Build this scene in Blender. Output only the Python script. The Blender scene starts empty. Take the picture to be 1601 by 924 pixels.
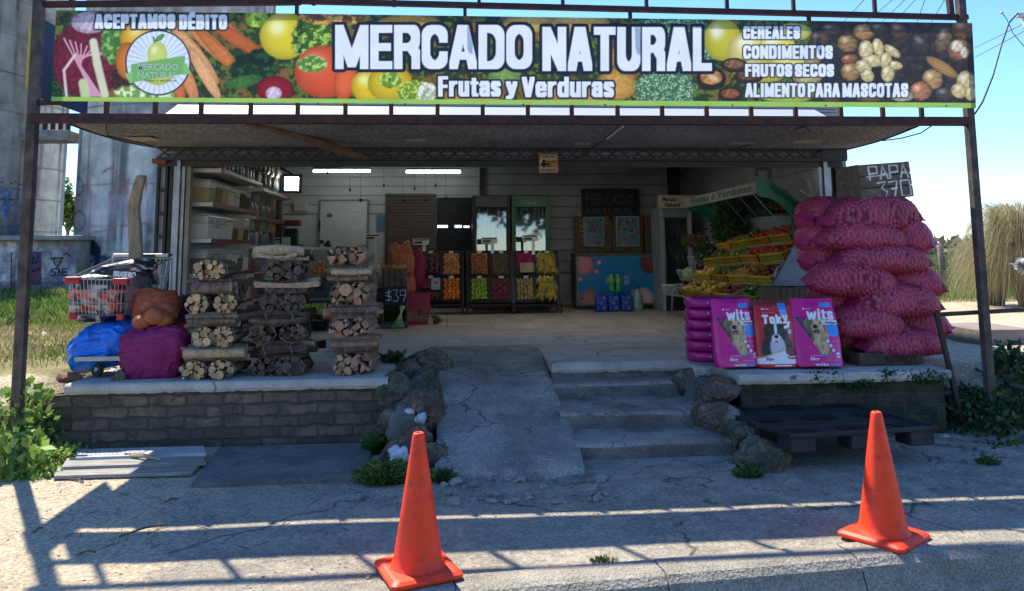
import bpy, bmesh, math, random
import numpy as np
from mathutils import Vector, Matrix, noise as mn
R_ = random.Random(7)
rad = math.radians
sc = bpy.context.scene
col = sc.collection
# ------------------------------------------------------------------ camera
F = 1200.0; CX = 800.5; CY = 253.0; W = 1601.0; H = 924.0
EYE = Vector((0, 0, 1.58))
yaw, pit, rol = math.atan(100/1200*0.995), rad(6.5), 0.0075
fw = Vector((math.sin(yaw)*math.cos(pit), math.cos(yaw)*math.cos(pit), math.sin(pit)))
rt0 = Vector((math.cos(yaw), -math.sin(yaw), 0)); up0 = rt0.cross(fw)
rt = rt0*math.cos(rol) - up0*math.sin(rol); up = up0*math.cos(rol) + rt0*math.sin(rol)
def ray(px, py): return fw + rt*((px-CX)/F) - up*((py-CY)/F)
def P(px, py, Y):
    d = ray(px, py); return EYE + d*(Y/d.y)
def G(px, py, z=0.0):
    d = ray(px, py); return EYE + d*((z-EYE.z)/d.z)
def PX(px, py, X):
    d = ray(px, py); return EYE + d*(X/d.x)
cam = bpy.data.cameras.new('camera'); co = bpy.data.objects.new('camera', cam); col.objects.link(co)
cam.sensor_width = 36; cam.lens = F/W*36; cam.shift_y = -(H/2-CY)/W; cam.clip_end = 2000; cam.clip_start = .05
m = Matrix.Identity(4)
for i, v in enumerate((rt, up, -fw)):
    m[0][i], m[1][i], m[2][i] = v
m.translation = EYE; co.matrix_world = m; sc.camera = co
PZ = 0.525     # porch level
# ------------------------------------------------------------------ materials
def nodes(name):
    mt = bpy.data.materials.new(name); mt.use_nodes = True
    nt = mt.node_tree; return mt, nt, nt.nodes['Principled BSDF']
def c4(c): return (c[0], c[1], c[2], 1)
MATS = {}
def mat(name, c, c2=None, rough=.8, scale=6, bump=.15, bscale=50, metal=0, rnd=0, detail=6, spec=.4, emit=0, fine=0, stretch=None, coat=0, dist=.01, dirt=None, crack=0):
    """procedural colour noise between c and c2, with fine bump; rnd varies hue/value per object"""
    if name in MATS: return MATS[name]
    mt, nt, b = nodes(name); N = nt.nodes; L = nt.links
    if c2 is None: c2 = tuple(x*.72 for x in c)
    tc = N.new('ShaderNodeTexCoord'); src = tc.outputs['Object']
    if stretch:
        mp = N.new('ShaderNodeMapping'); mp.inputs['Scale'].default_value = stretch; L.new(src, mp.inputs[0]); src = mp.outputs[0]
    n1 = N.new('ShaderNodeTexNoise'); n1.inputs['Scale'].default_value = scale; n1.inputs['Detail'].default_value = detail; n1.inputs['Roughness'].default_value = .62
    L.new(src, n1.inputs['Vector'])
    rp = N.new('ShaderNodeMapRange'); rp.inputs[1].default_value = .36; rp.inputs[2].default_value = .64; L.new(n1.outputs[0], rp.inputs[0])
    mx = N.new('ShaderNodeMix'); mx.data_type = 'RGBA'; mx.inputs[6].default_value = c4(c); mx.inputs[7].default_value = c4(c2)
    L.new(rp.outputs[0], mx.inputs[0]); out = mx.outputs[2]
    if fine:
        n3 = N.new('ShaderNodeTexNoise'); n3.inputs['Scale'].default_value = bscale*1.7; n3.inputs['Detail'].default_value = 3; L.new(src, n3.inputs['Vector'])
        r3 = N.new('ShaderNodeMapRange'); r3.inputs[1].default_value = .35; r3.inputs[2].default_value = .65; r3.inputs[3].default_value = 1-fine; r3.inputs[4].default_value = 1+fine; L.new(n3.outputs[0], r3.inputs[0])
        m3 = N.new('ShaderNodeMix'); m3.data_type = 'RGBA'; m3.blend_type = 'MULTIPLY'; m3.inputs[0].default_value = 1; L.new(out, m3.inputs[6]); L.new(r3.outputs[0], m3.inputs[7]); out = m3.outputs[2]
    if dirt:
        dc, da, ds = dirt; n4 = N.new('ShaderNodeTexNoise'); n4.inputs['Scale'].default_value = ds; n4.inputs['Detail'].default_value = 9; n4.inputs['Roughness'].default_value = .7; L.new(tc.outputs['Object'], n4.inputs['Vector'])
        r4 = N.new('ShaderNodeMapRange'); r4.inputs[1].default_value = .52; r4.inputs[2].default_value = .68; r4.inputs[4].default_value = da; L.new(n4.outputs[0], r4.inputs[0])
        m4 = N.new('ShaderNodeMix'); m4.data_type = 'RGBA'; m4.inputs[7].default_value = c4(dc); L.new(r4.outputs[0], m4.inputs[0]); L.new(out, m4.inputs[6]); out = m4.outputs[2]
    if crack:
        vo = N.new('ShaderNodeTexVoronoi'); vo.feature = 'DISTANCE_TO_EDGE'; vo.inputs['Scale'].default_value = crack; nw = N.new('ShaderNodeTexNoise'); nw.inputs['Scale'].default_value = 3; nw.inputs['Detail'].default_value = 8; L.new(tc.outputs['Object'], nw.inputs['Vector'])
        s5 = N.new('ShaderNodeVectorMath'); s5.operation = 'SCALE'; s5.inputs['Scale'].default_value = .4; L.new(nw.outputs['Color'], s5.inputs[0]); a5 = N.new('ShaderNodeVectorMath'); L.new(tc.outputs['Object'], a5.inputs[0]); L.new(s5.outputs[0], a5.inputs[1]); L.new(a5.outputs[0], vo.inputs['Vector'])
        r5 = N.new('ShaderNodeMapRange'); r5.inputs[2].default_value = .012; r5.inputs[3].default_value = .25; L.new(vo.outputs['Distance'], r5.inputs[0]); x5 = N.new('ShaderNodeMath'); x5.operation = 'MAXIMUM'; r6 = N.new('ShaderNodeMapRange'); r6.inputs[1].default_value = .50; r6.inputs[2].default_value = .53; L.new(n1.outputs[0], r6.inputs[0]); L.new(r5.outputs[0], x5.inputs[0]); L.new(r6.outputs[0], x5.inputs[1])
        m5 = N.new('ShaderNodeMix'); m5.data_type = 'RGBA'; m5.blend_type = 'MULTIPLY'; m5.inputs[0].default_value = 1; L.new(out, m5.inputs[6]); L.new(x5.outputs[0], m5.inputs[7]); out = m5.outputs[2]
    if rnd:
        oi = N.new('ShaderNodeObjectInfo'); hs = N.new('ShaderNodeHueSaturation')
        r1 = N.new('ShaderNodeMapRange'); r1.inputs[3].default_value = .5-rnd*.022; r1.inputs[4].default_value = .5+rnd*.022; L.new(oi.outputs['Random'], r1.inputs[0]); L.new(r1.outputs[0], hs.inputs['Hue'])
        mm = N.new('ShaderNodeMath'); mm.operation = 'MULTIPLY'; mm.inputs[1].default_value = 7.31; L.new(oi.outputs['Random'], mm.inputs[0])
        fr = N.new('ShaderNodeMath'); fr.operation = 'FRACT'; L.new(mm.outputs[0], fr.inputs[0])
        r2 = N.new('ShaderNodeMapRange'); r2.inputs[3].default_value = 1-rnd*.35; r2.inputs[4].default_value = 1+rnd*.3; L.new(fr.outputs[0], r2.inputs[0]); L.new(r2.outputs[0], hs.inputs['Value'])
        L.new(out, hs.inputs['Color']); out = hs.outputs[0]
    L.new(out, b.inputs['Base Color'])
    b.inputs['Roughness'].default_value = rough; b.inputs['Metallic'].default_value = metal
    b.inputs['Specular IOR Level'].default_value = spec
    if coat: b.inputs['Coat Weight'].default_value = coat
    if bump:
        n2 = N.new('ShaderNodeTexNoise'); n2.inputs['Scale'].default_value = bscale; n2.inputs['Detail'].default_value = 5; L.new(src, n2.inputs['Vector'])
        bp = N.new('ShaderNodeBump'); bp.inputs['Strength'].default_value = min(1, bump*2); bp.inputs['Distance'].default_value = dist; L.new(n2.outputs[0], bp.inputs['Height']); L.new(bp.outputs[0], b.inputs['Normal'])
    if emit:
        b.inputs['Emission Color'].default_value = c4(c); b.inputs['Emission Strength'].default_value = emit
    MATS[name] = mt; return mt
def vmat(name, rough=.6, var=.12, vs=30, bump=.1, bscale=60, spec=.4, transl=0, dist=.01):
    """base colour from the painted 'Col' attribute, dirtied by noise"""
    if name in MATS: return MATS[name]
    mt, nt, b = nodes(name); N = nt.nodes; L = nt.links
    at = N.new('ShaderNodeAttribute'); at.attribute_name = 'Col'
    tc = N.new('ShaderNodeTexCoord')
    n1 = N.new('ShaderNodeTexNoise'); n1.inputs['Scale'].default_value = vs; n1.inputs['Detail'].default_value = 6; L.new(tc.outputs['Object'], n1.inputs['Vector'])
    r = N.new('ShaderNodeMapRange'); r.inputs[1].default_value = .3; r.inputs[2].default_value = .7; r.inputs[3].default_value = 1-var; r.inputs[4].default_value = 1+var; L.new(n1.outputs[0], r.inputs[0])
    mx = N.new('ShaderNodeMix'); mx.data_type = 'RGBA'; mx.blend_type = 'MULTIPLY'; mx.inputs[0].default_value = 1
    L.new(at.outputs['Color'], mx.inputs[6]); L.new(r.outputs[0], mx.inputs[7]); L.new(mx.outputs[2], b.inputs['Base Color'])
    b.inputs['Roughness'].default_value = rough; b.inputs['Specular IOR Level'].default_value = spec
    if bump:
        n2 = N.new('ShaderNodeTexNoise'); n2.inputs['Scale'].default_value = bscale; n2.inputs['Detail'].default_value = 5; L.new(tc.outputs['Object'], n2.inputs['Vector'])
        bp = N.new('ShaderNodeBump'); bp.inputs['Strength'].default_value = min(1, bump*2); bp.inputs['Distance'].default_value = dist; L.new(n2.outputs[0], bp.inputs['Height']); L.new(bp.outputs[0], b.inputs['Normal'])
    if transl:
        t = N.new('ShaderNodeBsdfTranslucent'); ms = N.new('ShaderNodeMixShader'); ms.inputs[0].default_value = transl
        L.new(mx.outputs[2], t.inputs[0]); L.new(b.outputs[0], ms.inputs[1]); L.new(t.outputs[0], ms.inputs[2]); L.new(ms.outputs[0], N['Material Output'].inputs[0])
    MATS[name] = mt; return mt
# ------------------------------------------------------------------ object helpers
WL = {}
def tag(o, label=None, cat=None, group=None, kind=None):
    if label: o['label'] = label
    if cat: o['category'] = cat
    if group: o['group'] = group
    if kind: o['kind'] = kind
    return o
def thing(name, label, cat, loc=(0, 0, 0), group=None):
    o = bpy.data.objects.new(name, None); col.objects.link(o); o.location = loc; o.empty_display_size = .1
    WL[o.name] = Vector(loc); return tag(o, label, cat, group)
def children(o): return [c for c in col.objects if c.parent == o]
CH = {}
def copy_tree(o, parent=None, loc=None, rot=None, label=None, group=None):
    c = o.copy(); col.objects.link(c); c.parent = parent
    if loc is not None: c.location = loc; WL[c.name] = Vector(loc)
    if rot is not None: c.rotation_euler = rot
    if label: c['label'] = label
    if group: c['group'] = group
    for ch in CH.get(o.name, []): copy_tree(ch, c)
    return c
class MB:
    def __init__(s): s.v = []; s.f = []; s.m = []; s.c = []; s.xf = None; s.cc = None
    def add(s, vs, fs, mi=0):
        b = len(s.v)
        for p in vs:
            p = Vector(p)
            s.v.append(s.xf @ p if s.xf is not None else p)
            s.c.append(s.cc or (1, 1, 1))
        for f in fs: s.f.append([b+i for i in f]); s.m.append(mi)
        return s
    def box(s, c, d, mi=0, rot=None):
        x, y, z = d[0]/2, d[1]/2, d[2]/2
        vs = [Vector((i*x, j*y, k*z)) for i in (-1, 1) for j in (-1, 1) for k in (-1, 1)]
        if rot is not None: vs = [rot @ v for v in vs]
        c = Vector(c); return s.add([c+v for v in vs], [(0, 1, 3, 2), (4, 6, 7, 5), (0, 4, 5, 1), (2, 3, 7, 6), (0, 2, 6, 4), (1, 5, 7, 3)], mi)
    def bb(s, x0, x1, y0, y1, z0, z1, mi=0): return s.box(((x0+x1)/2, (y0+y1)/2, (z0+z1)/2), (abs(x1-x0), abs(y1-y0), abs(z1-z0)), mi)
    def bar(s, a, b, w, h=None, mi=0, upv=(0, 0, 1)):
        a = Vector(a); b = Vector(b); h = h or w; d = (b-a); L = d.length; d.normalize(); u = Vector(upv)
        if abs(d.dot(u)) > .98: u = Vector((0, 1, 0))
        sd = d.cross(u).normalized(); u = sd.cross(d)
        rot = Matrix((sd, d, u)).transposed(); return s.box((a+b)/2, (w, L, h), mi, rot)
    def tube(s, pts, r, n=8, mi=0, cap=True, capmi=None):
        pts = [Vector(p) for p in pts]; rs = r if isinstance(r, (list, tuple)) else [r]*len(pts)
        vs = []; ref = None
        for i, p in enumerate(pts):
            d = (pts[min(i+1, len(pts)-1)]-pts[max(i-1, 0)]).normalized()
            if ref is None: ref = Vector((0, 0, 1)) if abs(d.z) < .9 else Vector((1, 0, 0))
            a = d.cross(ref).normalized(); bb = a.cross(d).normalized(); ref = bb
            for k in range(n):
                t = 2*math.pi*k/n; vs.append(p + (a*math.cos(t)+bb*math.sin(t))*rs[i])
        fs = []
        for i in range(len(pts)-1):
            for k in range(n):
                fs.append((i*n+k, i*n+(k+1) % n, (i+1)*n+(k+1) % n, (i+1)*n+k))
        s.add(vs, fs, mi)
        if cap:
            b = len(s.v)-len(vs)
            for g in (list(range(n))[::-1], [len(vs)-n+k for k in range(n)]):
                s.f.append([b+i for i in g]); s.m.append(mi if capmi is None else capmi)
        return s
    def lathe(s, c, prof, n=20, mi=0, sq=None):
        c = Vector(c); vs = []
        for r, z in prof:
            for k in range(n):
                t = 2*math.pi*k/n; vs.append(c+Vector((r*math.cos(t), r*math.sin(t), z)))
        fs = [(i*n+k, i*n+(k+1) % n, (i+1)*n+(k+1) % n, (i+1)*n+k) for i in range(len(prof)-1) for k in range(n)]
        fs.append(list(range(n))[::-1]); fs.append([len(vs)-n+k for k in range(n)])
        return s.add(vs, fs, mi)
    def prism(s, poly, a, b, mi=0, ax='y'):
        """poly: 2-D (x,z) outline extruded from y=a to y=b (ax y), or (y,z) along x, or (x,y) along z"""
        def mk(p, t): return {'y': (p[0], t, p[1]), 'x': (t, p[0], p[1]), 'z': (p[0], p[1], t)}[ax]
        n = len(poly); vs = [mk(p, a) for p in poly]+[mk(p, b) for p in poly]
        fs = [list(range(n)), list(range(2*n-1, n-1, -1))]+[(i, i+n, (i+1) % n+n, (i+1) % n) for i in range(n)]
        return s.add(vs, fs, mi)
    def ell(s, c, r, mi=0, nu=12, nv=8, rot=None, nz=0, ns=3, pw=1):
        c = Vector(c); r = Vector(r) if not isinstance(r, (int, float)) else Vector((r, r, r)); vs = []
        sg = lambda x: math.copysign(abs(x)**pw, x)
        def pt(th, ph):
            v = Vector((r.x*sg(math.sin(th))*sg(math.cos(ph)), r.y*sg(math.sin(th))*sg(math.sin(ph)), r.z*sg(math.cos(th))))
            if nz: v *= 1+nz*mn.noise(Vector((v.x, v.y, v.z))*ns+c*1.7)
            if rot is not None: v = rot @ v
            return c+v
        vs.append(pt(0, 0))
        for i in range(1, nv):
            for k in range(nu): vs.append(pt(math.pi*i/nv, 2*math.pi*k/nu))
        vs.append(pt(math.pi, 0)); e = len(vs)-1
        fs = [(0, 1+k, 1+(k+1) % nu) for k in range(nu)]
        for i in range(nv-2):
            for k in range(nu):
                a = 1+i*nu; fs.append((a+k, a+nu+k, a+nu+(k+1) % nu, a+(k+1) % nu))
        a = 1+(nv-2)*nu; fs += [(a+k, e, a+(k+1) % nu) for k in range(nu)]
        return s.add(vs, fs, mi)
    def build(s, name, mats, parent=None, smooth=False, bevel=0, colattr=False, loc=None, autos=None):
        off = WL.get(parent.name, Vector((0, 0, 0))) if parent else (Vector(loc) if loc is not None else Vector((0, 0, 0)))
        me = bpy.data.meshes.new(name)
        me.from_pydata([tuple(v-off) for v in s.v], [], s.f)
        if not isinstance(mats, (list, tuple)): mats = [mats]
        for mm in mats: me.materials.append(mm)
        if len(mats) > 1: me.polygons.foreach_set('material_index', s.m)
        if smooth: me.polygons.foreach_set('use_smooth', [True]*len(me.polygons))
        if colattr:
            a = me.color_attributes.new('Col', 'FLOAT_COLOR', 'POINT'); a.data.foreach_set('color', np.array([(c[0], c[1], c[2], 1) for c in s.c], dtype=np.float32).ravel())
        me.update()
        o = bpy.data.objects.new(name, me); col.objects.link(o)
        if parent: o.parent = parent; CH.setdefault(parent.name, []).append(o); WL[o.name] = off
        else: o.location = off; WL[o.name] = off
        if bevel:
            bv = o.modifiers.new('bevel', 'BEVEL'); bv.width = bevel; bv.segments = 2; bv.limit_method = 'ANGLE'; bv.angle_limit = rad(40)
        return o
def npmesh(name, V, Fq, mats, colr=None, parent=None, smooth=True, loc=None, mi=None):
    """numpy verts (n,3), faces (m,3|4)"""
    off = np.array(WL[parent.name] if parent else (loc if loc is not None else (0, 0, 0)), dtype=np.float32)
    V = (np.asarray(V, dtype=np.float32)-off)
    me = bpy.data.meshes.new(name); n, k = Fq.shape
    me.vertices.add(len(V)); me.vertices.foreach_set('co', V.ravel())
    me.loops.add(n*k); me.loops.foreach_set('vertex_index', Fq.astype(np.int32).ravel())
    me.polygons.add(n); me.polygons.foreach_set('loop_start', np.arange(0, n*k, k, dtype=np.int32))
    me.update(calc_edges=True)
    if smooth: me.polygons.foreach_set('use_smooth', np.ones(n, dtype=bool))
    for mm in (mats if isinstance(mats, (list, tuple)) else [mats]): me.materials.append(mm)
    if mi is not None: me.polygons.foreach_set('material_index', mi.astype(np.int32))
    if colr is not None:
        a = me.color_attributes.new('Col', 'FLOAT_COLOR', 'POINT'); C = np.ones((len(V), 4), dtype=np.float32); C[:, :3] = np.clip(colr, 0, 1); a.data.foreach_set('color', C.ravel())
    me.validate(); me.update()
    o = bpy.data.objects.new(name, me); col.objects.link(o)
    if parent: o.parent = parent; CH.setdefault(parent.name, []).append(o); WL[o.name] = Vector(off)
    else: o.location = Vector([float(x) for x in off]); WL[o.name] = Vector([float(x) for x in off])
    return o
def gridfaces(nx, ny, wrap=False):
    i, j = np.meshgrid(np.arange(nx-1), np.arange(ny-1), indexing='xy'); a = (j*nx+i).ravel()
    return np.stack([a, a+1, a+nx+1, a+nx], 1)
def lin(*c):
    c = np.array(c, dtype=float)/255.; return np.where(c <= .04045, c/12.92, ((c+.055)/1.055)**2.4)
def L3(r, g, b): return tuple(float(x) for x in lin(r, g, b))
def vn(x, y, seed=0):
    xi = np.floor(x).astype(int); yi = np.floor(y).astype(int); fx = x-xi; fy = y-yi
    fx = fx*fx*(3-2*fx); fy = fy*fy*(3-2*fy)
    def h(a, b):
        q = (a*374761393+b*668265263+seed*974634777) & 0x7fffffff; q = ((q ^ (q >> 13))*1274126177) & 0x7fffffff
        return ((q ^ (q >> 16)) & 0xffff)/65535.
    return (h(xi, yi)*(1-fx)+h(xi+1, yi)*fx)*(1-fy)+(h(xi, yi+1)*(1-fx)+h(xi+1, yi+1)*fx)*fy
def fbm(x, y, seed=0, o=4):
    s = 0; a = .5; t = 0
    for k in range(o): s = s+a*vn(x*2**k, y*2**k, seed+k); t += a; a *= .55
    return s/t
# painting on numpy canvases: C (n,3) colours, x,y coordinates
def mixc(C, m, c): m = np.clip(m, 0, 1)[:, None]; C[:] = C*(1-m)+np.asarray(c)*m
def pell(C, x, y, cx, cy, rx, ry, rot, c, hi=None, edge=.55, soft=.06, tex=0, seed=1, vein=None):
    t = rad(rot); dx = x-cx; dy = y-cy; u = (dx*math.cos(t)+dy*math.sin(t))/rx; v = (-dx*math.sin(t)+dy*math.cos(t))/ry
    q = np.abs(u)+np.abs(v) < 3
    d = np.sqrt(u*u+v*v); m = np.clip((1-d)/soft, 0, 1)*q
    sh = (1-edge*np.clip(d, 0, 1)**3)[:, None]
    cc = np.asarray(c)[None, :]*sh
    if tex: cc = cc*(1+tex*(fbm(u*rx/4., v*ry/4., seed, 3)-.5)*2)[:, None]
    if vein is not None:
        vv = np.abs(np.sin(v*6+np.sin(u*5)*.6+u*1.5)); cc = cc*(1-.5*(vv < .25))[:, None]
    if hi is not None:
        hh = np.exp(-(((u+.3)/.3)**2+((v+.35)/.28)**2))[:, None]; cc = cc*(1-hh)+np.asarray(hi)[None, :]*hh
    mixc(C, m, 0*cc) if False else None
    C[:] = C*(1-m[:, None])+cc*m[:, None]
def pline(C, x, y, pts, w, c, soft=1.0):
    for (a, b), (p, q) in zip(pts[:-1], pts[1:]):
        dx, dy = p-a, q-b; L = dx*dx+dy*dy+1e-9; t = np.clip(((x-a)*dx+(y-b)*dy)/L, 0, 1)
        d = np.hypot(x-a-t*dx, y-b-t*dy); mixc(C, (w-d)/soft+.5, c)
def prect(C, x, y, x0, y0, x1, y1, c, soft=.5):
    mixc(C, np.minimum(np.minimum(x-x0, x1-x), np.minimum(y-y0, y1-y))/soft+.5, c)
def panel(name, o, ux, uy, nx, ny, fn, mt, parent=None, lx=1., ly=1., disp=None, th=0):
    """painted sheet: origin o (top-left), vectors ux (right), uy (down); fn(C,x,y) with x in 0..lx, y 0..ly"""
    s, t = np.meshgrid(np.linspace(0, 1, nx), np.linspace(0, 1, ny), indexing='xy'); s = s.ravel(); t = t.ravel()
    V = np.array(o)[None, :]+s[:, None]*np.array(ux)+t[:, None]*np.array(uy)
    C = np.zeros((len(s), 3)); fn(C, s*lx, t*ly)
    if disp is not None: V = V+disp(s, t)
    FF = gridfaces(nx, ny)[:, ::-1]
    if th:
        nrm = np.cross(np.array(ux, dtype=float), np.array(uy, dtype=float)); nrm /= np.linalg.norm(nrm)
        n = len(V); V2 = V+nrm*th; V = np.vstack([V, V2]); C = np.vstack([C, C*.6]); B = FF[:, ::-1]+n
        bd = list(range(nx))+[j*nx+nx-1 for j in range(1, ny)]+[(ny-1)*nx+i for i in range(nx-2, -1, -1)]+[j*nx for j in range(ny-2, 0, -1)]
        sd = np.array([(bd[i], bd[(i+1) % len(bd)], bd[(i+1) % len(bd)]+n, bd[i]+n) for i in range(len(bd))])
        FF = np.vstack([FF, B, sd])
    return npmesh(name, V, FF, mt, C, parent, smooth=True)
# ------------------------------------------------------------------ text
TC = {}
def text_geo(s, off=0.0, res=3):
    k = (s, off)
    if k in TC: return TC[k]
    cu = bpy.data.curves.new('t', 'FONT'); cu.body = s; cu.resolution_u = res; cu.offset = off
    ob = bpy.data.objects.new('t', cu); col.objects.link(ob)
    dg = bpy.context.evaluated_depsgraph_get(); me = bpy.data.meshes.new_from_object(ob.evaluated_get(dg))
    V = [(v.co.x, v.co.y) for v in me.vertices]; Fs = [tuple(p.vertices) for p in me.polygons]
    bpy.data.objects.remove(ob); bpy.data.curves.remove(cu); bpy.data.meshes.remove(me)
    TC[k] = (V, Fs); return TC[k]
def text_on(mb, s, o, ux, uz, w, h, nrm, mi=0, off=0., shifts=(0,), lift=0., shear=0., fn=None):
    """fits text s in the box (o lower-left, w along ux, h along uz); shifts widen vertical strokes"""
    V0, _ = text_geo(s, 0.0); V, Fs = text_geo(s, off)
    x0 = min(v[0] for v in V0); x1 = max(v[0] for v in V0); y0 = min(v[1] for v in V0); y1 = max(v[1] for v in V0)
    o = Vector(o); ux = Vector(ux).normalized(); uz = Vector(uz).normalized(); nrm = Vector(nrm).normalized()
    for i, sh in enumerate(shifts):
        pts = []
        for a, b in V:
            u = (a-x0)/(x1-x0)*w+sh*w; v = (b-y0)/(y1-y0)*h; u += shear*v
            p = o+ux*u+uz*v+nrm*(lift+.00035*i)
            pts.append(fn(p, u, v) if fn else p)
        mb.add(pts, Fs, mi)
    return mb

# heavy condensed lettering rasterised with a square pen (glyph centre lines, y down, unit box)
def arc(cx, cy, rx, ry, a0, a1, n=10): return [(cx+rx*math.cos(rad(a0+(a1-a0)*i/n)), cy+ry*math.sin(rad(a0+(a1-a0)*i/n))) for i in range(n+1)]
Oo = arc(.5, .26, .5, .26, 180, 360)+arc(.5, .74, .5, .26, 0, 180)+[(0, .26)]
GLY = {'M': (1.42, [[(0, 1), (0, 0), (.5, .95), (1, 0), (1, 1)]]), 'E': (.78, [[(1, 0), (0, 0), (0, 1), (1, 1)], [(0, .5), (.9, .5)]]), 'F': (.74, [[(1, 0), (0, 0), (0, 1)], [(0, .5), (.9, .5)]]),
 'R': (1, [[(0, 1), (0, 0), (.7, 0)]+arc(.7, .25, .3, .25, -90, 90)+[(0, .5)], [(.75, .5), (1, .68), (1, 1)]]), 'P': (.95, [[(0, 1), (0, 0), (.7, 0)]+arc(.7, .27, .3, .27, -90, 90)+[(0, .54)]]),
 'C': (1, [[(1, .27)]+arc(.5, .25, .5, .25, 0, -180)+arc(.5, .75, .5, .25, 180, 0)+[(1, .73)]]), 'A': (1.08, [[(0, 1), (.42, 0), (.58, 0), (1, 1)], [(.2, .74), (.8, .74)]]),
 'D': (1, [[(0, 0), (.55, 0)]+arc(.55, .28, .45, .28, -90, 0)+arc(.55, .72, .45, .28, 0, 90)+[(0, 1), (0, 0)]]), 'O': (1, [Oo]), 'N': (1.05, [[(0, 1), (0, 0), (1, 1), (1, 0)]]), 'T': (.9, [[(0, 0), (1, 0)], [(.5, 0), (.5, 1)]]),
 'U': (1, [[(0, 0), (0, .74)]+arc(.5, .74, .5, .26, 180, 0)+[(1, 0)]]), 'L': (.72, [[(0, 0), (0, 1), (1, 1)]]), 'I': (.16, [[(.5, 0), (.5, 1)]]), 'B': (1, [[(0, 0), (.6, 0)]+arc(.6, .24, .36, .24, -90, 90)+[(0, .48)], [(.6, .48)]+arc(.6, .74, .4, .26, -90, 90)+[(0, 1), (0, 0)]]),
 'S': (.95, [[(1, .3)]+arc(.5, .24, .5, .24, 0, -180)+[(.02, .32), (.98, .68)]+arc(.5, .76, .5, .24, 0, 180)+[(0, .7)]]), 'G': (1, [[(1, .36)]+arc(.5, .26, .5, .26, 0, -180)+arc(.5, .74, .5, .26, 180, 0)+[(1, .52), (.6, .52)]]),
 'V': (1.05, [[(0, 0), (.45, 1), (.55, 1), (1, 0)]]), ' ': (.28, []),
 'r': (.55, [[(0, 1), (0, .28)], [(0, .45), (.5, .28), (1, .28)]]), 'u': (.85, [[(0, .28), (0, .9), (.3, 1), (.7, 1), (1, .85)], [(1, .28), (1, 1)]]), 't': (.5, [[(.4, .1), (.4, .9), (.6, 1), (1, 1)], [(0, .3), (1, .3)]]),
 'a': (.82, [[(0, .42), (.2, .28), (.8, .28), (1, .42), (1, 1)], [(1, .6), (.3, .6), (0, .72), (0, .9), (.3, 1), (.7, 1), (1, .9)]]), 's': (.75, [[(1, .40), (.8, .28), (.2, .28), (0, .42), (.1, .55), (.9, .72), (1, .86), (.8, 1), (.2, 1), (0, .88)]]),
 'y': (.9, [[(0, 0), (.5, .72)], [(1, 0), (.45, .9), (.2, 1), (0, 1)]]), 'e': (.85, [[(0, .64), (1, .64), (1, .45), (.75, .28), (.25, .28), (0, .45), (0, .85), (.25, 1), (.8, 1), (1, .88)]]), 'd': (.88, [[(1, 0), (1, 1)], [(1, .36), (.7, .28), (.25, .28), (0, .45), (0, .85), (.25, 1), (.7, 1), (1, .92)]]),
 'w': (1.3, [[(0, .3), (.25, 1), (.5, .4), (.75, 1), (1, .3)]]), 'i': (.16, [[(.5, .3), (.5, 1)], [(.5, 0), (.5, .04)]]), 'o': (.85, [[(.5, .28), (.15, .36), (0, .5), (0, .8), (.15, .94), (.5, 1), (.85, .94), (1, .8), (1, .5), (.85, .36), (.5, .28)]]), 'k': (.85, [[(0, 0), (0, 1)], [(1, .28), (.1, .66), (1, 1)]]),
 'q': (.85, [[(1, .28), (1, 1.2)], [(1, .36), (.25, .28), (0, .5), (0, .8), (.25, 1), (1, .92)]])}
def heavy(C, x, y, s, x0, y0, x1, y1, wx, wy, out, cout, cin, slant=0, gf=.42):
    acc = 'É' in s; s2 = s.replace('É', 'E'); ty = y0+(y1-y0)*.2 if acc else y0
    tot = sum(GLY[c][0] for c in s2); gap = .10*(x1-x0)/max(8, len(s2))*0+wx*gf; avail = (x1-x0)-gap*(len(s2)-1)-2*wx*sum(1 for c in s2 if c != ' ')
    k = avail/tot; cx = x0; pens = []
    for c, orig in zip(s2, s):
        wd, st = GLY[c]; w_ = wd*k+(2*wx if c != ' ' else 0)
        for poly in st:
            pts = []
            for (a, b), (p, q) in zip(poly[:-1], poly[1:]):
                A_ = (cx+wx+a*wd*k, ty+wy+b*(y1-ty-2*wy)); B_ = (cx+wx+p*wd*k, ty+wy+q*(y1-ty-2*wy)); n = max(2, int(math.hypot((B_[0]-A_[0])/wx, (B_[1]-A_[1])/wy)*3))
                pts += [(A_[0]+(B_[0]-A_[0])*i/n, A_[1]+(B_[1]-A_[1])*i/n) for i in range(n+1)]
            pens += pts
        if orig == 'É': pens += [(cx+w_*.45+i*.5, y0+wy+(1-i/6)*0-i*.3+wy) for i in range(7)]
        cx += w_+gap
    if slant: pens = [(a+slant*(y1-b), b) for a, b in pens]
    pn = np.array(pens); bx = (x > pn[:, 0].min()-wx-out-3) & (x < pn[:, 0].max()+wx+out+3) & (y > y0-out-6) & (y < y1+out+4)
    ix = np.nonzero(bx)[0]; xx = x[ix]; yy = y[ix]; D1 = np.full(len(ix), 99.); D2 = np.full(len(ix), 99.); o = np.argsort(xx); xs_ = xx[o]
    for (a, b) in pens:
        i0, i1 = np.searchsorted(xs_, [a-wx-out-3, a+wx+out+3]); j = o[i0:i1]
        u = np.abs(xx[j]-a); v = np.abs(yy[j]-b)
        D1[j] = np.minimum(D1[j], np.maximum(u-wx, v-wy)); 
        if out: D2[j] = np.minimum(D2[j], np.hypot(np.maximum(u-wx, 0), np.maximum(v-wy, 0))-out)
    sub = C[ix]
    if out: mixc(sub, .5-D2/1.0, cout)
    mixc(sub, .5-D1/1.0, cin); C[ix] = sub
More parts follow.
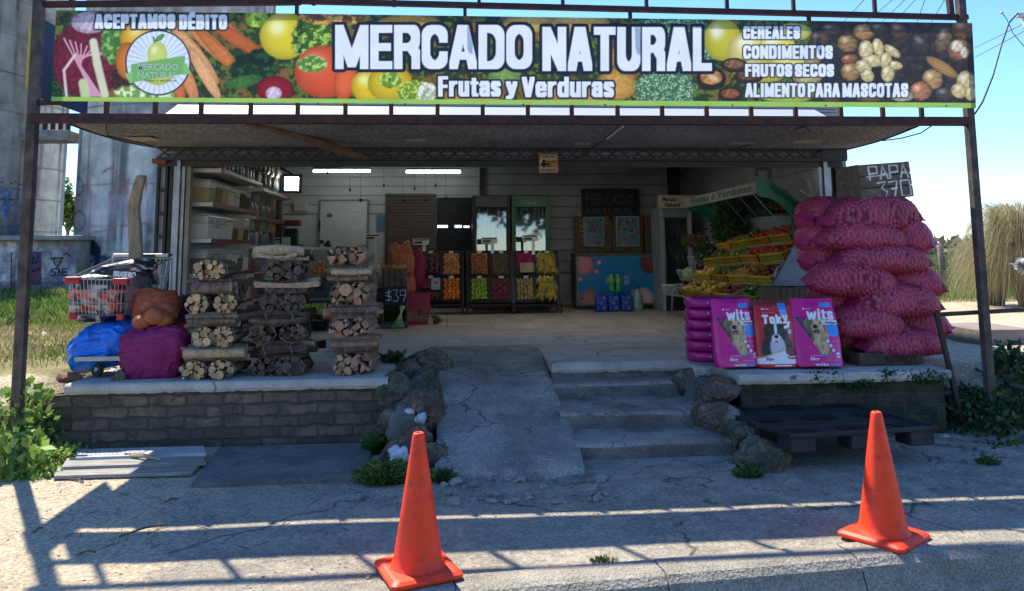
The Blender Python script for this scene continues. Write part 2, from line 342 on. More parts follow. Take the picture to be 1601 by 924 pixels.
# ------------------------------------------------------------------ world, sun
SH = Vector((.367, -.60, -1.0))      # how a shadow travels per metre of height
sd = (-SH).normalized()
w = bpy.data.worlds.new('World'); sc.world = w; w.use_nodes = True
wn = w.node_tree; bg = wn.nodes['Background']
sky = wn.nodes.new('ShaderNodeTexSky'); sky.sky_type = 'NISHITA'; sky.sun_disc = False
sky.sun_elevation = math.asin(sd.z); sky.sun_rotation = math.atan2(sd.x, sd.y); sky.air_density = 1.0; sky.dust_density = .0; sky.ozone_density = 6.0
sm = wn.nodes.new('ShaderNodeMix'); sm.data_type = 'RGBA'; sm.blend_type = 'MULTIPLY'; sm.inputs[0].default_value = 1; sm.inputs[7].default_value = (.80, .84, .92, 1); hs_ = wn.nodes.new('ShaderNodeHueSaturation'); hs_.inputs['Saturation'].default_value = 1.10; wn.links.new(sky.outputs[0], hs_.inputs['Color']); wn.links.new(hs_.outputs[0], sm.inputs[6])
wn.links.new(sm.outputs[2], bg.inputs[0]); bg.inputs[1].default_value = .14
sl = bpy.data.lights.new('sun', 'SUN'); sl.energy = 4.3; sl.angle = rad(.53); sl.color = (1, .92, .77)
so = bpy.data.objects.new('sun', sl); col.objects.link(so); so.rotation_euler = (-sd).to_track_quat('-Z', 'Y').to_euler(); so.location = (0, 0, 20)
sc.view_settings.view_transform = 'Standard'; sc.view_settings.look = 'None'; sc.view_settings.exposure = 1.24; sc.view_settings.gamma = 1
sc.render.engine = 'CYCLES'; sc.cycles.max_bounces = 6; sc.cycles.diffuse_bounces = 5; sc.cycles.transmission_bounces = 4; sc.cycles.transparent_max_bounces = 6
# ------------------------------------------------------------------ common materials
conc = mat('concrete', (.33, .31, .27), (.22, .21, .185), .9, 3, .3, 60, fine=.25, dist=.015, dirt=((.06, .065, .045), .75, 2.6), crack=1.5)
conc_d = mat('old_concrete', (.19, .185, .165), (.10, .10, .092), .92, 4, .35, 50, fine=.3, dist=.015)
slabm = mat('slab_concrete', (.50, .48, .43), (.38, .365, .33), .85, 2.2, .25, 60, fine=.16, dist=.012, dirt=((.12, .115, .10), .55, 1.6), crack=.7)
rust = mat('rusty_steel', (.085, .030, .022), (.035, .020, .018), .75, 9, .15, 60, metal=.1, fine=.2)
rustp = mat('weathered_post', (.13, .10, .085), (.045, .035, .03), .85, 6, .3, 70, fine=.3)
blackst = mat('dark_steel', (.022, .022, .026), (.012, .012, .014), .5, 8, .05, 60)
silver = mat('galvanised_steel', (.42, .44, .47), (.25, .27, .30), .45, 4, .1, 30, metal=.55, fine=.15)
white = mat('white_paint', (.72, .72, .70), (.58, .58, .56), .5, 3, .04, 60)
offw = mat('offwhite_panel', (.44, .44, .43), (.34, .34, .335), .55, 1.5, .03, 30)
blackp = mat('black_plastic', (.014, .015, .018), (.022, .022, .025), .45, 6, .05, 60)
woodg = mat('grey_wood', (.17, .135, .10), (.07, .052, .04), .85, 5, .4, 60, fine=.3, stretch=(1, 1, 6))
chrome = mat('chromed_wire', (.6, .6, .62), (.42, .42, .44), .3, 30, 0, metal=.8)
chalk = mat('chalk_white', (.62, .62, .6), (.42, .42, .4), .95, 40, .1, 90)
txtw = mat('white_print', (.80, .82, .86), (.72, .74, .78), .5, 3, 0)
txtn = mat('navy_print', (.012, .018, .04), (.014, .02, .04), .5, 3, 0)
vcol = vmat('painted_surface'); vprint = vmat('printed_vinyl', .42, .05, 4, .03, 8, transl=.30)
leafv = vmat('leaf', .6, .15, 20, 0, transl=.3)
# ------------------------------------------------------------------ terrain
kA = G(900, 909); kB = G(1601, 851)
kd = (kB-kA).normalized(); kn = Vector((-kd.y, kd.x, 0))
def kside(x, y): return (x-kA.x)*kn.x+(y-kA.y)*kn.y      # >0 on the pavement side
XL = G(97, 603, PZ).x; XR = G(1484, 578, PZ).x; YF = 6.60; YR = 6.38; SW = .98; 
def ss(a, b, x): t = np.clip((x-a)/(b-a), 0, 1); return t*t*(3-2*t)
def hgt(x, y):
    n = (fbm(x*1.3+50, y*1.3+50, 3)-.5)
    e = y+.5*(fbm(x*2+9, y*2+5, 5)-.5)
    side = ss(XL-.05, XL-.55, x)+ss(XR+.0, XR+.5, x)
    z = (.50+n*.05)*ss(6.1, 7.1, e)*np.clip(side, 0, 1)
    z = np.where((x > XL-.3) & (x < XR+.3) & (y > 7.6), .42, z)
    z = z+n*.03*np.clip((4.2-x*0+.0), 0, 1)*(y < 6.4)*.6
    z = z+np.where(y > 14, n*.25*ss(14, 24, y), 0)
    z = z-.45*ss(.02, -.14, kside(x, y))
    z = z-ss(40, 120, y)*.5
    return z
xs = np.concatenate([np.linspace(-150, -16, 20), np.linspace(-15, -5.1, 40), np.linspace(-5, 7, 300), np.linspace(7.1, 20, 50), np.linspace(22, 200, 24)])
ys = np.concatenate([np.linspace(-12, 2.4, 12), np.linspace(2.5, 9, 220), np.linspace(9.1, 30, 90), np.linspace(32, 500, 30)])
gx, gy = np.meshgrid(xs, ys, indexing='xy'); gx = gx.ravel(); gy = gy.ravel(); gz = hgt(gx, gy)
# zone masks: R sand/dirt, G grass, B trodden dark
sand = np.clip(ss(-.9, -2.2, gx+.8*(fbm(gx, gy, 8)-.5))*ss(7.4, 6.6, gy)+ss(XR-.2, XR+.3, gx)*ss(6.2, 7.4, gy)*ss(15.5, 13.5, gy+1.5*(fbm(gx*.7, gy*.7, 9)-.5))
    + ss(XL+.3, XL-.3, gx)*ss(6.0, 6.5, gy)*ss(8.0, 7.1, gy+.8*(fbm(gx*1.5, gy*1.5, 4)-.5)), 0, 1)
grs = np.clip(ss(XL+.1, XL-.6, gx)*ss(6.9, 7.9, gy+.9*(fbm(gx*1.5, gy*1.5, 4)-.5))+ss(XR-.4, XR+.2, gx)*ss(13.6, 15.2, gy+1.5*(fbm(gx*.7, gy*.7, 9)-.5)), 0, 1)*ss(-99, -98, gx*0)
grs = np.maximum(grs, (gy > 22)*1.)
zc = np.stack([sand, grs, ss(0, .5, kside(gx, gy))], 1)
mt, nt, b = nodes('pavement_and_soil'); N = nt.nodes; L = nt.links
at = N.new('ShaderNodeAttribute'); at.attribute_name = 'Col'; sp = N.new('ShaderNodeSeparateColor'); L.new(at.outputs['Color'], sp.inputs[0])
tc = N.new('ShaderNodeTexCoord')
def nz(s, d=8, r=.6, src=None):
    n = N.new('ShaderNodeTexNoise'); n.inputs['Scale'].default_value = s; n.inputs['Detail'].default_value = d; n.inputs['Roughness'].default_value = r; L.new(tc.outputs['Object'], n.inputs['Vector']); return n.outputs[0]
def mr(src, a, b_, c=0, d=1):
    n = N.new('ShaderNodeMapRange'); n.inputs[1].default_value = a; n.inputs[2].default_value = b_; n.inputs[3].default_value = c; n.inputs[4].default_value = d; L.new(src, n.inputs[0]); return n.outputs[0]
def mxc(f, a, b_, bt='MIX'):
    n = N.new('ShaderNodeMix'); n.data_type = 'RGBA'; n.blend_type = bt
    for i, v in ((0, f), (6, a), (7, b_)):
        if isinstance(v, tuple): n.inputs[i].default_value = c4(v)
        elif isinstance(v, (int, float)): n.inputs[i].default_value = v
        else: L.new(v, n.inputs[i])
    return n.outputs[2]
big = nz(.9); mid = nz(5, 10, .7); fin = nz(34, 8, .75); vf = nz(160, 4, .7)
cc = mxc(mr(big, .35, .65), (.36, .325, .27), (.235, .215, .18)); cc = mxc(mr(mid, .45, .62), cc, (.42, .37, .29)); 
ss_ = mxc(mr(mid, .35, .65), (.56, .46, .33), (.42, .33, .23)); ss_ = mxc(mr(fin, .50, .68), ss_, (.60, .52, .40))
gg = mxc(mr(mid, .35, .65), (.30, .25, .13), (.13, .14, .045))
bm_ = N.new('ShaderNodeMath'); bm_.operation = 'ADD'; L.new(sp.outputs[0], bm_.inputs[0]); L.new(mr(mid, .2, .8, -.45, .45), bm_.inputs[1])
gm_ = N.new('ShaderNodeMath'); gm_.operation = 'ADD'; L.new(sp.outputs[1], gm_.inputs[0]); L.new(mr(mid, .2, .8, -.3, .3), gm_.inputs[1])
fcol = mxc(mr(bm_.outputs[0], .35, .65), cc, ss_); fcol = mxc(mr(gm_.outputs[0], .35, .65), fcol, gg)
fcol = mxc(1.0, fcol, mr(vf, .33, .67, .62, 1.36), 'MULTIPLY'); fcol = mxc(1.0, fcol, mr(fin, .40, .60, .70, 1.22), 'MULTIPLY')
# cracks and a dark patch of old tar
vo = N.new('ShaderNodeTexVoronoi'); vo.feature = 'DISTANCE_TO_EDGE'; vo.inputs['Scale'].default_value = .55
wp = N.new('ShaderNodeVectorMath'); wp.operation = 'ADD'; nn = N.new('ShaderNodeTexNoise'); nn.inputs['Scale'].default_value = 2.5; nn.inputs['Detail'].default_value = 8; L.new(tc.outputs['Object'], nn.inputs['Vector'])
sc_ = N.new('ShaderNodeVectorMath'); sc_.operation = 'SCALE'; sc_.inputs['Scale'].default_value = .55; L.new(nn.outputs['Color'], sc_.inputs[0]); L.new(tc.outputs['Object'], wp.inputs[0]); L.new(sc_.outputs[0], wp.inputs[1]); L.new(wp.outputs[0], vo.inputs['Vector'])
crk0 = mr(vo.outputs['Distance'], .0, .010, .30, 1); cmx = N.new('ShaderNodeMath'); cmx.operation = 'MAXIMUM'; L.new(crk0, cmx.inputs[0]); L.new(mr(big, .50, .53), cmx.inputs[1]); crk = cmx.outputs[0]
ck = N.new('ShaderNodeMath'); ck.operation = 'MAXIMUM'; L.new(crk, ck.inputs[0]); L.new(mr(bm_.outputs[0], .3, .5), ck.inputs[1])
fcol = mxc(1.0, fcol, ck.outputs[0], 'MULTIPLY')
L.new(fcol, b.inputs['Base Color']); b.inputs['Roughness'].default_value = .95; b.inputs['Specular IOR Level'].default_value = .2
ad = N.new('ShaderNodeMath'); ad.operation = 'MULTIPLY_ADD'; L.new(mid, ad.inputs[0]); ad.inputs[1].default_value = 1.6; L.new(fin, ad.inputs[2])
ad2 = N.new('ShaderNodeMath'); ad2.operation = 'ADD'; L.new(ad.outputs[0], ad2.inputs[0]); L.new(ck.outputs[0], ad2.inputs[1])
bp = N.new('ShaderNodeBump'); bp.inputs['Strength'].default_value = .7; bp.inputs['Distance'].default_value = .03; L.new(ad2.outputs[0], bp.inputs['Height']); L.new(bp.outputs[0], b.inputs['Normal'])
ground = npmesh('ground', np.stack([gx, gy, gz], 1), gridfaces(len(xs), len(ys)), mt, zc); ground['kind'] = 'structure'
# road + kerb
asph = mat('asphalt', (.085, .08, .075), (.05, .048, .046), .9, 12, .5, 90, fine=.35)
r_ = MB(); a = kA-kd*30-kn*.1; b2 = kB+kd*60-kn*.1
r_.add([a-kn*14+Vector((0, 0, -.17)), b2-kn*14+Vector((0, 0, -.17)), b2+Vector((0, 0, -.17)), a+Vector((0, 0, -.17))], [(0, 1, 2, 3)])
r_.build('road', asph).__setitem__('kind', 'structure')
kerbm = mat('kerb_concrete', (.31, .285, .235), (.21, .195, .16), .92, 4, .45, 55, fine=.35, dist=.015, dirt=((.12, .11, .09), .6, 3.5))
k_ = MB(); prof = [(.16, -.2), (.16, .012), (.02, .014), (-.02, .005), (-.055, -.025), (-.075, -.07), (-.10, -.125), (-.125, -.155), (-.13, -.2)]
for i in range(-12, 24):
    o = kA+kd*(i*1.02+.45); jit = R_.uniform(-.004, .004)
    vs = [];
    for t in (0, 1.012):
        for (u, z) in prof: vs.append(o+kd*t+kn*u+Vector((0, 0, z+jit)))
    n = len(prof); k_.add(vs, [(j, j+1, j+1+n, j+n) for j in range(n-1)]+[tuple(range(n)), tuple(range(2*n-1, n-1, -1))])
ko = k_.build('kerb', kerbm); ko['kind'] = 'structure'
# gravel specks on road edge and pavement
g_ = MB()
for i in range(1500):
    if i < 120: p = kA+kd*R_.uniform(-1, 5)-kn*R_.uniform(.32, .9); z = -.168
    elif i < 800: p = Vector((R_.uniform(-4, 0), R_.uniform(3.7, 6.2), 0)); z = float(hgt(np.array([p.x]), np.array([p.y]))[0])
    else: p = Vector((R_.uniform(-.3, 4.3), R_.uniform(4.4, 6.1), 0)); z = float(hgt(np.array([p.x]), np.array([p.y]))[0])
    if i >= 120 and kside(p.x, p.y) < .2: continue
    s = R_.uniform(.002, .0075)*(1.6 if R_.random() < .1 else 1)
    g_.ell((p.x, p.y, z+s*.3), (s*R_.uniform(.7, 1.5), s, s*.6), 0, 6, 4, nz=.3, ns=300)
go = g_.build('gravel', mat('gravel_bits', (.50, .45, .37), (.13, .115, .10), .9, 6, .2, 90)); go['kind'] = 'stuff'; tag(go, 'small stones and grit scattered over the pavement', 'gravel')
# ------------------------------------------------------------------ porch, steps, ramp
porch = thing('porch_platform', 'raised concrete porch slab on low old brick walls in front of the shop', 'platform', ((XL+XR)/2, 8, 0))
RL = -.10; RR = .96; SR = 2.14
brick, nt, b = nodes('old_brick'); N = nt.nodes; L = nt.links
def brickmat(name, c1, c2, cm, moss):
    mt, nt, b = nodes(name); N = nt.nodes; L = nt.links
    tc = N.new('ShaderNodeTexCoord'); mp = N.new('ShaderNodeMapping'); mp.inputs['Rotation'].default_value = (rad(90), 0, 0); 
    nn = N.new('ShaderNodeTexNoise'); nn.inputs['Scale'].default_value = 6; nn.inputs['Detail'].default_value = 5; L.new(tc.outputs['Object'], nn.inputs['Vector'])
    sc_ = N.new('ShaderNodeVectorMath'); sc_.operation = 'SCALE'; sc_.inputs['Scale'].default_value = .07; L.new(nn.outputs['Color'], sc_.inputs[0])
    wp = N.new('ShaderNodeVectorMath'); L.new(tc.outputs['Object'], wp.inputs[0]); L.new(sc_.outputs[0], wp.inputs[1]); L.new(wp.outputs[0], mp.inputs[0])
    br = N.new('ShaderNodeTexBrick'); br.inputs['Scale'].default_value = 1; br.inputs['Brick Width'].default_value = .30; br.inputs['Row Height'].default_value = .092; br.inputs['Mortar Size'].default_value = .011; br.inputs['Mortar Smooth'].default_value = .4; br.inputs['Bias'].default_value = -.1
    br.inputs['Color1'].default_value = c4(c1); br.inputs['Color2'].default_value = c4(c2); br.inputs['Mortar'].default_value = c4(cm); L.new(mp.outputs[0], br.inputs['Vector'])
    n1 = N.new('ShaderNodeTexNoise'); n1.inputs['Scale'].default_value = 7; n1.inputs['Detail'].default_value = 9; n1.inputs['Roughness'].default_value = .75; L.new(tc.outputs['Object'], n1.inputs['Vector'])
    mr = N.new('ShaderNodeMapRange'); mr.inputs[1].default_value = .42; mr.inputs[2].default_value = .62; L.new(n1.outputs[0], mr.inputs[0])
    mx = N.new('ShaderNodeMix'); mx.data_type = 'RGBA'; mx.inputs[7].default_value = c4(moss); L.new(mr.outputs[0], mx.inputs[0]); L.new(br.outputs['Color'], mx.inputs[6])
    L.new(mx.outputs[2], b.inputs['Base Color']); b.inputs['Roughness'].default_value = .95
    sb = N.new('ShaderNodeMath'); sb.operation = 'SUBTRACT'; L.new(n1.outputs[0], sb.inputs[0]); L.new(br.outputs['Fac'], sb.inputs[1])
    bp = N.new('ShaderNodeBump'); bp.inputs['Strength'].default_value = 1; bp.inputs['Distance'].default_value = .02; L.new(sb.outputs[0], bp.inputs['Height']); L.new(bp.outputs[0], b.inputs['Normal'])
    return mt
bm1 = brickmat('weathered_brick', (.235, .165, .115), (.105, .076, .056), (.085, .072, .058), (.075, .062, .045))
bm2 = brickmat('mossy_brick', (.065, .060, .042), (.038, .040, .026), (.09, .085, .06), (.014, .022, .009))
def slab(name, x0, x1, yf, yb, mt, z0=PZ-.085, z1=PZ, amp=.03, seed=1):
    n = max(12, int((x1-x0)/.035)); V = []; 
    for i in range(n):
        x = x0+(x1-x0)*i/(n-1); e = amp*(mn.noise(Vector((x*2.3, seed, 0)))+.6*mn.noise(Vector((x*9, seed, 3)))); e2 = .022*abs(mn.noise(Vector((x*12, seed, 9))))
        V += [(x, yf+e+.012, z0+e2), (x, yf+e-.002, z0+.03), (x, yf+e, z1-.014), (x, yf+e+.018, z1+.001*mn.noise(Vector((x*3, 0, 0)))), (x, yb, z1), (x, yb, z0)]
    m_ = MB(); fs = [(i*6+j, (i+1)*6+j, (i+1)*6+(j+1) % 6, i*6+(j+1) % 6) for i in range(n-1) for j in range(6)]
    m_.add(V, fs); m_.add(V[:6], [tuple(range(6))]); m_.add(V[-6:], [tuple(range(5, -1, -1))]); return m_.build(name, mt, porch)
TS = G(700, 519, PZ).y
slab('porch_slab', XL, -.50, YF, 8.32, slabm, seed=1); slab('porch_slab', 2.42, XR, YR, 8.32, slabm, seed=5)
slab('porch_slab', RR-.0, 2.20, 7.27, 8.32, slabm, z0=PZ-.10, seed=8, amp=.02); slab('porch_slab', -.499, RL-.021, 7.75, 8.32, slabm, z0=PZ-.10, seed=18, amp=.04); slab('porch_slab', 2.201, 2.419, 6.85, 8.32, slabm, z0=PZ-.10, seed=28, amp=.05)
m_ = MB(); n = 40
m_.bb(XL+.05, -.45, YF+.045, YF+.25, -.1, PZ-.07); o = m_.build('retaining_wall', bm1, porch); o['label'] = 'weathered brown brick retaining wall'
wl_ = P(50, 640, YF+.1).x; wb_ = MB(); wb_.prism([(wl_, -.1), (XL+.045, -.1), (XL+.045, .44), (XL-.10, .43), (XL-.14, .37), (XL-.24, .36), (wl_+.10, .24), (wl_+.05, .14), (wl_, .10)], YF+.06, YF+.28, ax='y'); o = wb_.build('retaining_wall', bm1, porch); o['label'] = 'broken end of the brick wall'
m_ = MB(); m_.bb(XL+.02, XL+.2, YF+.3, 8.3, -.1, PZ-.09); m_.build('side_wall', bm1, porch)
m_ = MB(); m_.bb(2.44, XR-.05, YR+.05, YR+.25, -.1, PZ-.07); MB().bb(RR+.0, 2.2, 7.31, 7.5, .3, .424).build('top_riser', conc_d, porch); o = m_.build('retaining_wall', bm2, porch); o['label'] = 'dark mossy brick retaining wall'
m_ = MB(); m_.bb(SR-.02, 2.41, 6.75, 7.6, -.1, PZ-.09); m_.build('side_wall', conc_d, porch); MB().bb(-.75, RL-.06, 7.0, 8.2, -.1, PZ-.11).build('side_wall', conc_d, porch)
# crumbled plaster edge on right
steps = thing('concrete_steps', 'worn concrete steps with mossy risers leading up to the porch', 'steps', (1.5, 6, 0))
ST = [(5.87, .13), (6.34, .256), (7.00, .375), (7.30, .40)]
for i, (y, z) in enumerate(ST[:3]):
    yb = ST[i+1][0]+.05; x1 = SR-.0 if i else SR+.03
    nx, nt_ = 60, 14; V = []; x0 = RR-.06-(.05 if i == 0 else .0)
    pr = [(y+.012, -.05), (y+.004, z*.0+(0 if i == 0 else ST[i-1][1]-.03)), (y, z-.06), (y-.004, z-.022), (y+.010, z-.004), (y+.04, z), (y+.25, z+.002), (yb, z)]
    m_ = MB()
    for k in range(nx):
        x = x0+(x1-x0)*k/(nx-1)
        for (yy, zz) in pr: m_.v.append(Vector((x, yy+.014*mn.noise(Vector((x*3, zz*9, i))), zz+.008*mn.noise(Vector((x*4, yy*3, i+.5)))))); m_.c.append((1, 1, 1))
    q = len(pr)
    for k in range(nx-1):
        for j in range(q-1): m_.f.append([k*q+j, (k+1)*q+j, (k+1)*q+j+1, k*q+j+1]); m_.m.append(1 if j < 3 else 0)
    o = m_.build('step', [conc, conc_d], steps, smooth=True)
# ramp, heightfield slab
ramp = thing('concrete_ramp', 'rough worn concrete ramp beside the steps up to the porch', 'ramp', (.4, 6.7, 0))
nx, ny = 70, 160; s, t = np.meshgrid(np.linspace(0, 1, nx), np.linspace(0, 1, ny), indexing='xy'); s = s.ravel(); t = t.ravel()
y = 5.50+t*(8.6-5.50); zr = np.interp(y, [5.5, 5.56, 6.1, 6.75, 6.82, 7.5, 7.95, 8.3, 8.6], [.03, .065, .17, .31, .335, .46, .512, PZ+.004, PZ+.006])
xl = RL-.02+.05*(t < 2)*np.sin(t*3+1)-.02; xr = RR-.0+.02*np.sin(t*9)-.10*np.clip((.2-t)/.2, 0, 1)*0
y = y+(.09*(fbm(s*5, s*0, 31)-.5)+.05*np.sin(s*7))*ss(.12, 0, t); x = xl+s*(xr-xl)
z = zr+(fbm(x*3, y*3, 11)-.5)*.035*ss(8.5, 8.1, y)+(fbm(x*14, y*14, 12)-.5)*.01*ss(8.5, 8.1, y)
z = z-.03*ss(.04, 0, s)-.02*ss(.96, 1, s)
z[(t < .001)] -= .02
V = np.stack([x, y, z], 1); V = np.vstack([V, np.stack([x, y, z*0-.08], 1)]); n = nx*ny; FF = gridfaces(nx, ny)
bd = list(range(nx))+[j*nx+nx-1 for j in range(1, ny)]+[(ny-1)*nx+i for i in range(nx-2, -1, -1)]+[j*nx for j in range(ny-2, 0, -1)]
sdf = np.array([(bd[i], bd[i]+n, bd[(i+1) % len(bd)]+n, bd[(i+1) % len(bd)]) for i in range(len(bd))])
rampm = mat('ramp_concrete', (.36, .345, .305), (.22, .21, .19), .93, 3, .6, 45, fine=.35, dist=.025, dirt=((.09, .095, .07), .7, 1.8), crack=.9)
npmesh('ramp_slab', V, np.vstack([FF, sdf]), rampm, None, ramp)
# flat concrete skirt at ramp foot and the darker slab patch left
def patch(name, pts, mt, th=.03, lab=None, cat=None, z=0):
    m_ = MB(); q = []
    for i in range(len(pts)):
        a = Vector(pts[i]); b_ = Vector(pts[(i+1) % len(pts)])
        for k in range(8):
            p = a.lerp(b_, k/8); j = .012*mn.noise(Vector((p.x*6, p.y*6, 2))); q.append((p.x+j, p.y+j))
    m_.prism(q, z-.05, z+th, ax='z'); return m_.build(name, mt)
pp = [G(x, y).xy for x, y in ((300, 762), (566, 752), (585, 700), (345, 704))]
o = patch('path_slab', pp, conc_d, .028); o['kind'] = 'structure'
pp = [G(x, y).xy for x, y in ((880, 758), (1150, 735), (1160, 712), (1120, 700), (900, 706), (845, 738))]
o = patch('path_slab', pp, conc, .016); o['kind'] = 'structure'
def rock(loc, r, mt, label, name='rock', seed=0, group=None, flat=.8, cat='rock'):
    bm = bmesh.new(); bmesh.ops.create_icosphere(bm, subdivisions=5, radius=1)
    rk_ = random.Random(seed*7+1); KP = [(Vector((rk_.uniform(-1, 1), rk_.uniform(-1, 1), rk_.uniform(-.6, 1))).normalized(), rk_.uniform(.60, .82)) for _ in range(11)]
    for v in bm.verts:
        p = v.co.copy(); 
        q = 1+.30*mn.noise(p*1.1+Vector((seed*3.1, 0, 0)))+.12*mn.noise(p*3+Vector((seed, 5, 0)))+.05*mn.noise(p*8+Vector((seed, 1, 0)))
        # facet
        k = Vector((mn.noise(Vector((seed, 1.3, 0))), mn.noise(Vector((seed, 2.7, 0))), .7)).normalized()
        v.co = p*q
        dd = v.co.dot(k)
        for kk, lim in KP:
            dd = v.co.dot(kk)
            if dd > lim: v.co -= kk*(dd-lim)*.92
        v.co *= 1+.06*mn.noise(p*4+Vector((seed, 2, 0)))+.05*mn.noise(p*9)+.02*mn.noise(p*20)
        v.co = Vector((v.co.x*r[0], v.co.y*r[1], v.co.z*r[2]))
    me = bpy.data.meshes.new(name); bm.to_mesh(me); bm.free(); me.materials.append(mt)
    me.polygons.foreach_set('use_smooth', [True]*len(me.polygons))
    o = bpy.data.objects.new(name, me); col.objects.link(o); o.location = loc; o.rotation_euler = (0, 0, seed*1.3); WL[o.name] = Vector(loc); return tag(o, label, cat, group)
rk = mat('mossy_rock', (.17, .14, .10), (.055, .06, .035), .95, 5, .5, 22, fine=.45, dist=.05, dirt=((.035, .05, .02), .7, 4))
rk2 = mat('red_brown_rock', (.19, .12, .09), (.085, .065, .05), .95, 5, .5, 22, fine=.45, dist=.05, dirt=((.05, .055, .03), .6, 4))
def gr(px, py, Y): return P(px, py, Y)
for i, (px, py, Y, r, m_, lb) in enumerate([
    (668, 572, 7.55, (.15, .26, .20), rk, 'tall brown boulder topping the row left of the ramp'),
    (634, 590, 7.15, (.15, .18, .15), rk, 'mossy lump of rock set in the porch edge beside a small weed'),
    (662, 604, 6.95, (.17, .22, .19), rk, 'dark rounded boulder below the tall one left of the ramp'),
    (618, 618, 6.66, (.14, .20, .22), rk, 'slanting grey boulder against the brick wall end'),
    (655, 640, 6.50, (.20, .2, .19), rk2, 'squarish brown boulder above the crumpled white plastic'),
    (612, 658, 6.42, (.17, .16, .14), rk, 'wide flat grey boulder over the grass tuft'),
    (645, 684, 6.15, (.16, .16, .13), rk2, 'reddish boulder just behind the tip of the nearer cone'),
    (622, 705, 5.95, (.16, .14, .12), rk2, 'low purple brown rock with a white plastic scrap in the grass'),
    (678, 712, 5.85, (.12, .14, .11), rk, 'small low rock at the foot of the ramp'),
    (1077, 598, 7.0, (.13, .20, .18), rk, 'pale broken rock at the top right end of the steps'),
    (1122, 612, 6.52, (.22, .2, .16), rk2, 'big purplish boulder under the porch edge right of the steps'),
    (1124, 650, 6.28, (.21, .18, .15), rk2, 'rounded boulder in the middle of the stack right of the steps'),
    (1160, 686, 5.98, (.24, .2, .15), rk, 'mossy boulder low down right of the bottom step'),
    (1192, 722, 5.62, (.25, .20, .17), rk, 'pointed boulder at the corner of the black pallet')]):
    rock(P(px, py, Y), r, m_, lb, 'boulder', i+1, cat='boulder')
sb = MB(); sb.ell((-.33, 6.9, .10), (.26, .75, .32), 0, 30, 16, nz=.25, ns=4); sb.ell((2.24, 6.6, .05), (.16, .6, .32), 0, 24, 14, nz=.25, ns=4)
sbo = sb.build('soil_bank', conc_d, smooth=True); sbo['kind'] = 'structure'
# plastic scraps
pls = mat('white_plastic_film', (.55, .60, .66), (.40, .45, .5), .4, 20, .3, 40)
for px, py, Y, s, lb in ((649, 652, 6.30, .085, 'crumpled white plastic bag wedged between boulders'), (627, 716, 5.80, .085, 'torn white plastic scrap on the low purple rock'), (572, 690, 6.4, .04, 'small white plastic scrap beside the brick wall')):
    m_ = MB(); c = P(px, py, Y)
    for k in range(9): m_.ell(c+Vector((R_.uniform(-s, s)*.8, R_.uniform(-s, s)*.4, R_.uniform(-s, s)*.5)), (s*.55, s*.35, s*.4), 0, 14, 9, nz=.9, ns=30, rot=Matrix.Rotation(R_.uniform(0, 3), 3, 'Y'))
    tag(m_.build('plastic_scrap', pls, loc=c, smooth=True), lb, 'litter')
# ------------------------------------------------------------------ shop building
YO = 8.6; YB = 14.3
BL = P(441, 330, YB).x; BLf = P(272, 330, YO).x; BRf = P(1303, 300, YO).x; BR = BRf+.0
shop = thing('shop_building', 'low open-fronted greengrocer shop with grey ribbed metal walls', 'shop', (.6, 11, PZ))
tile, nt, b = nodes('floor_tiles'); N = nt.nodes; L = nt.links
tc = N.new('ShaderNodeTexCoord'); br = N.new('ShaderNodeTexBrick'); br.offset = 0; br.inputs['Scale'].default_value = 1; br.inputs['Brick Width'].default_value = .62; br.inputs['Row Height'].default_value = .62; br.inputs['Mortar Size'].default_value = .004; br.inputs['Mortar Smooth'].default_value = .2
br.inputs['Color1'].default_value = (.52, .46, .36, 1); br.inputs['Color2'].default_value = (.45, .40, .32, 1); br.inputs['Mortar'].default_value = (.06, .055, .05, 1); L.new(tc.outputs['Object'], br.inputs['Vector'])
n1 = N.new('ShaderNodeTexNoise'); n1.inputs['Scale'].default_value = 2.5; n1.inputs['Detail'].default_value = 8; L.new(tc.outputs['Object'], n1.inputs['Vector'])
r1 = N.new('ShaderNodeMapRange'); r1.inputs[1].default_value = .3; r1.inputs[2].default_value = .7; r1.inputs[3].default_value = .7; r1.inputs[4].default_value = 1.2; L.new(n1.outputs[0], r1.inputs[0])
mx = N.new('ShaderNodeMix'); mx.data_type = 'RGBA'; mx.blend_type = 'MULTIPLY'; mx.inputs[0].default_value = 1; L.new(br.outputs['Color'], mx.inputs[6]); L.new(r1.outputs[0], mx.inputs[7]); L.new(mx.outputs[2], b.inputs['Base Color'])
r2 = N.new('ShaderNodeMapRange'); r2.inputs[1].default_value = .3; r2.inputs[2].default_value = .7; r2.inputs[3].default_value = .35; r2.inputs[4].default_value = .6; L.new(n1.outputs[0], r2.inputs[0]); L.new(r2.outputs[0], b.inputs['Roughness'])
MB().bb(BLf, BRf, 8.32, TS-.01, .40, PZ+.000).build('threshold', slabm, shop)
MB().bb(BLf, BRf, TS, YB+.3, .40, PZ-.004).build('floor', tile, shop)
def ribbed(name, p0, p1, z0, z1, pitch, depth, mt, nrm, round_=False):
    """horizontal board wall from p0 to p1 (xy) with grooves"""
    m_ = MB(); z = z0; pr = []
    while z < z1-.001:
        zt = min(z+pitch, z1); pr += [(z+.002, -depth), (z+.012, 0), (zt-.012, 0), (zt-.002, -depth)]; z = zt
    n = Vector(nrm); vs = []
    for q in (p0, p1):
        for (zz, d) in pr: vs.append(Vector((q[0], q[1], zz))+n*d)
    k = len(pr); m_.add(vs, [(i, i+1, k+i+1, k+i) for i in range(k-1)])
    m_.add([Vector((p0[0], p0[1], z0))-n*.06, Vector((p1[0], p1[1], z0))-n*.06, Vector((p1[0], p1[1], z1))-n*.06, Vector((p0[0], p0[1], z1))-n*.06], [(0, 1, 2, 3)])
    return m_.build(name, mt, shop)
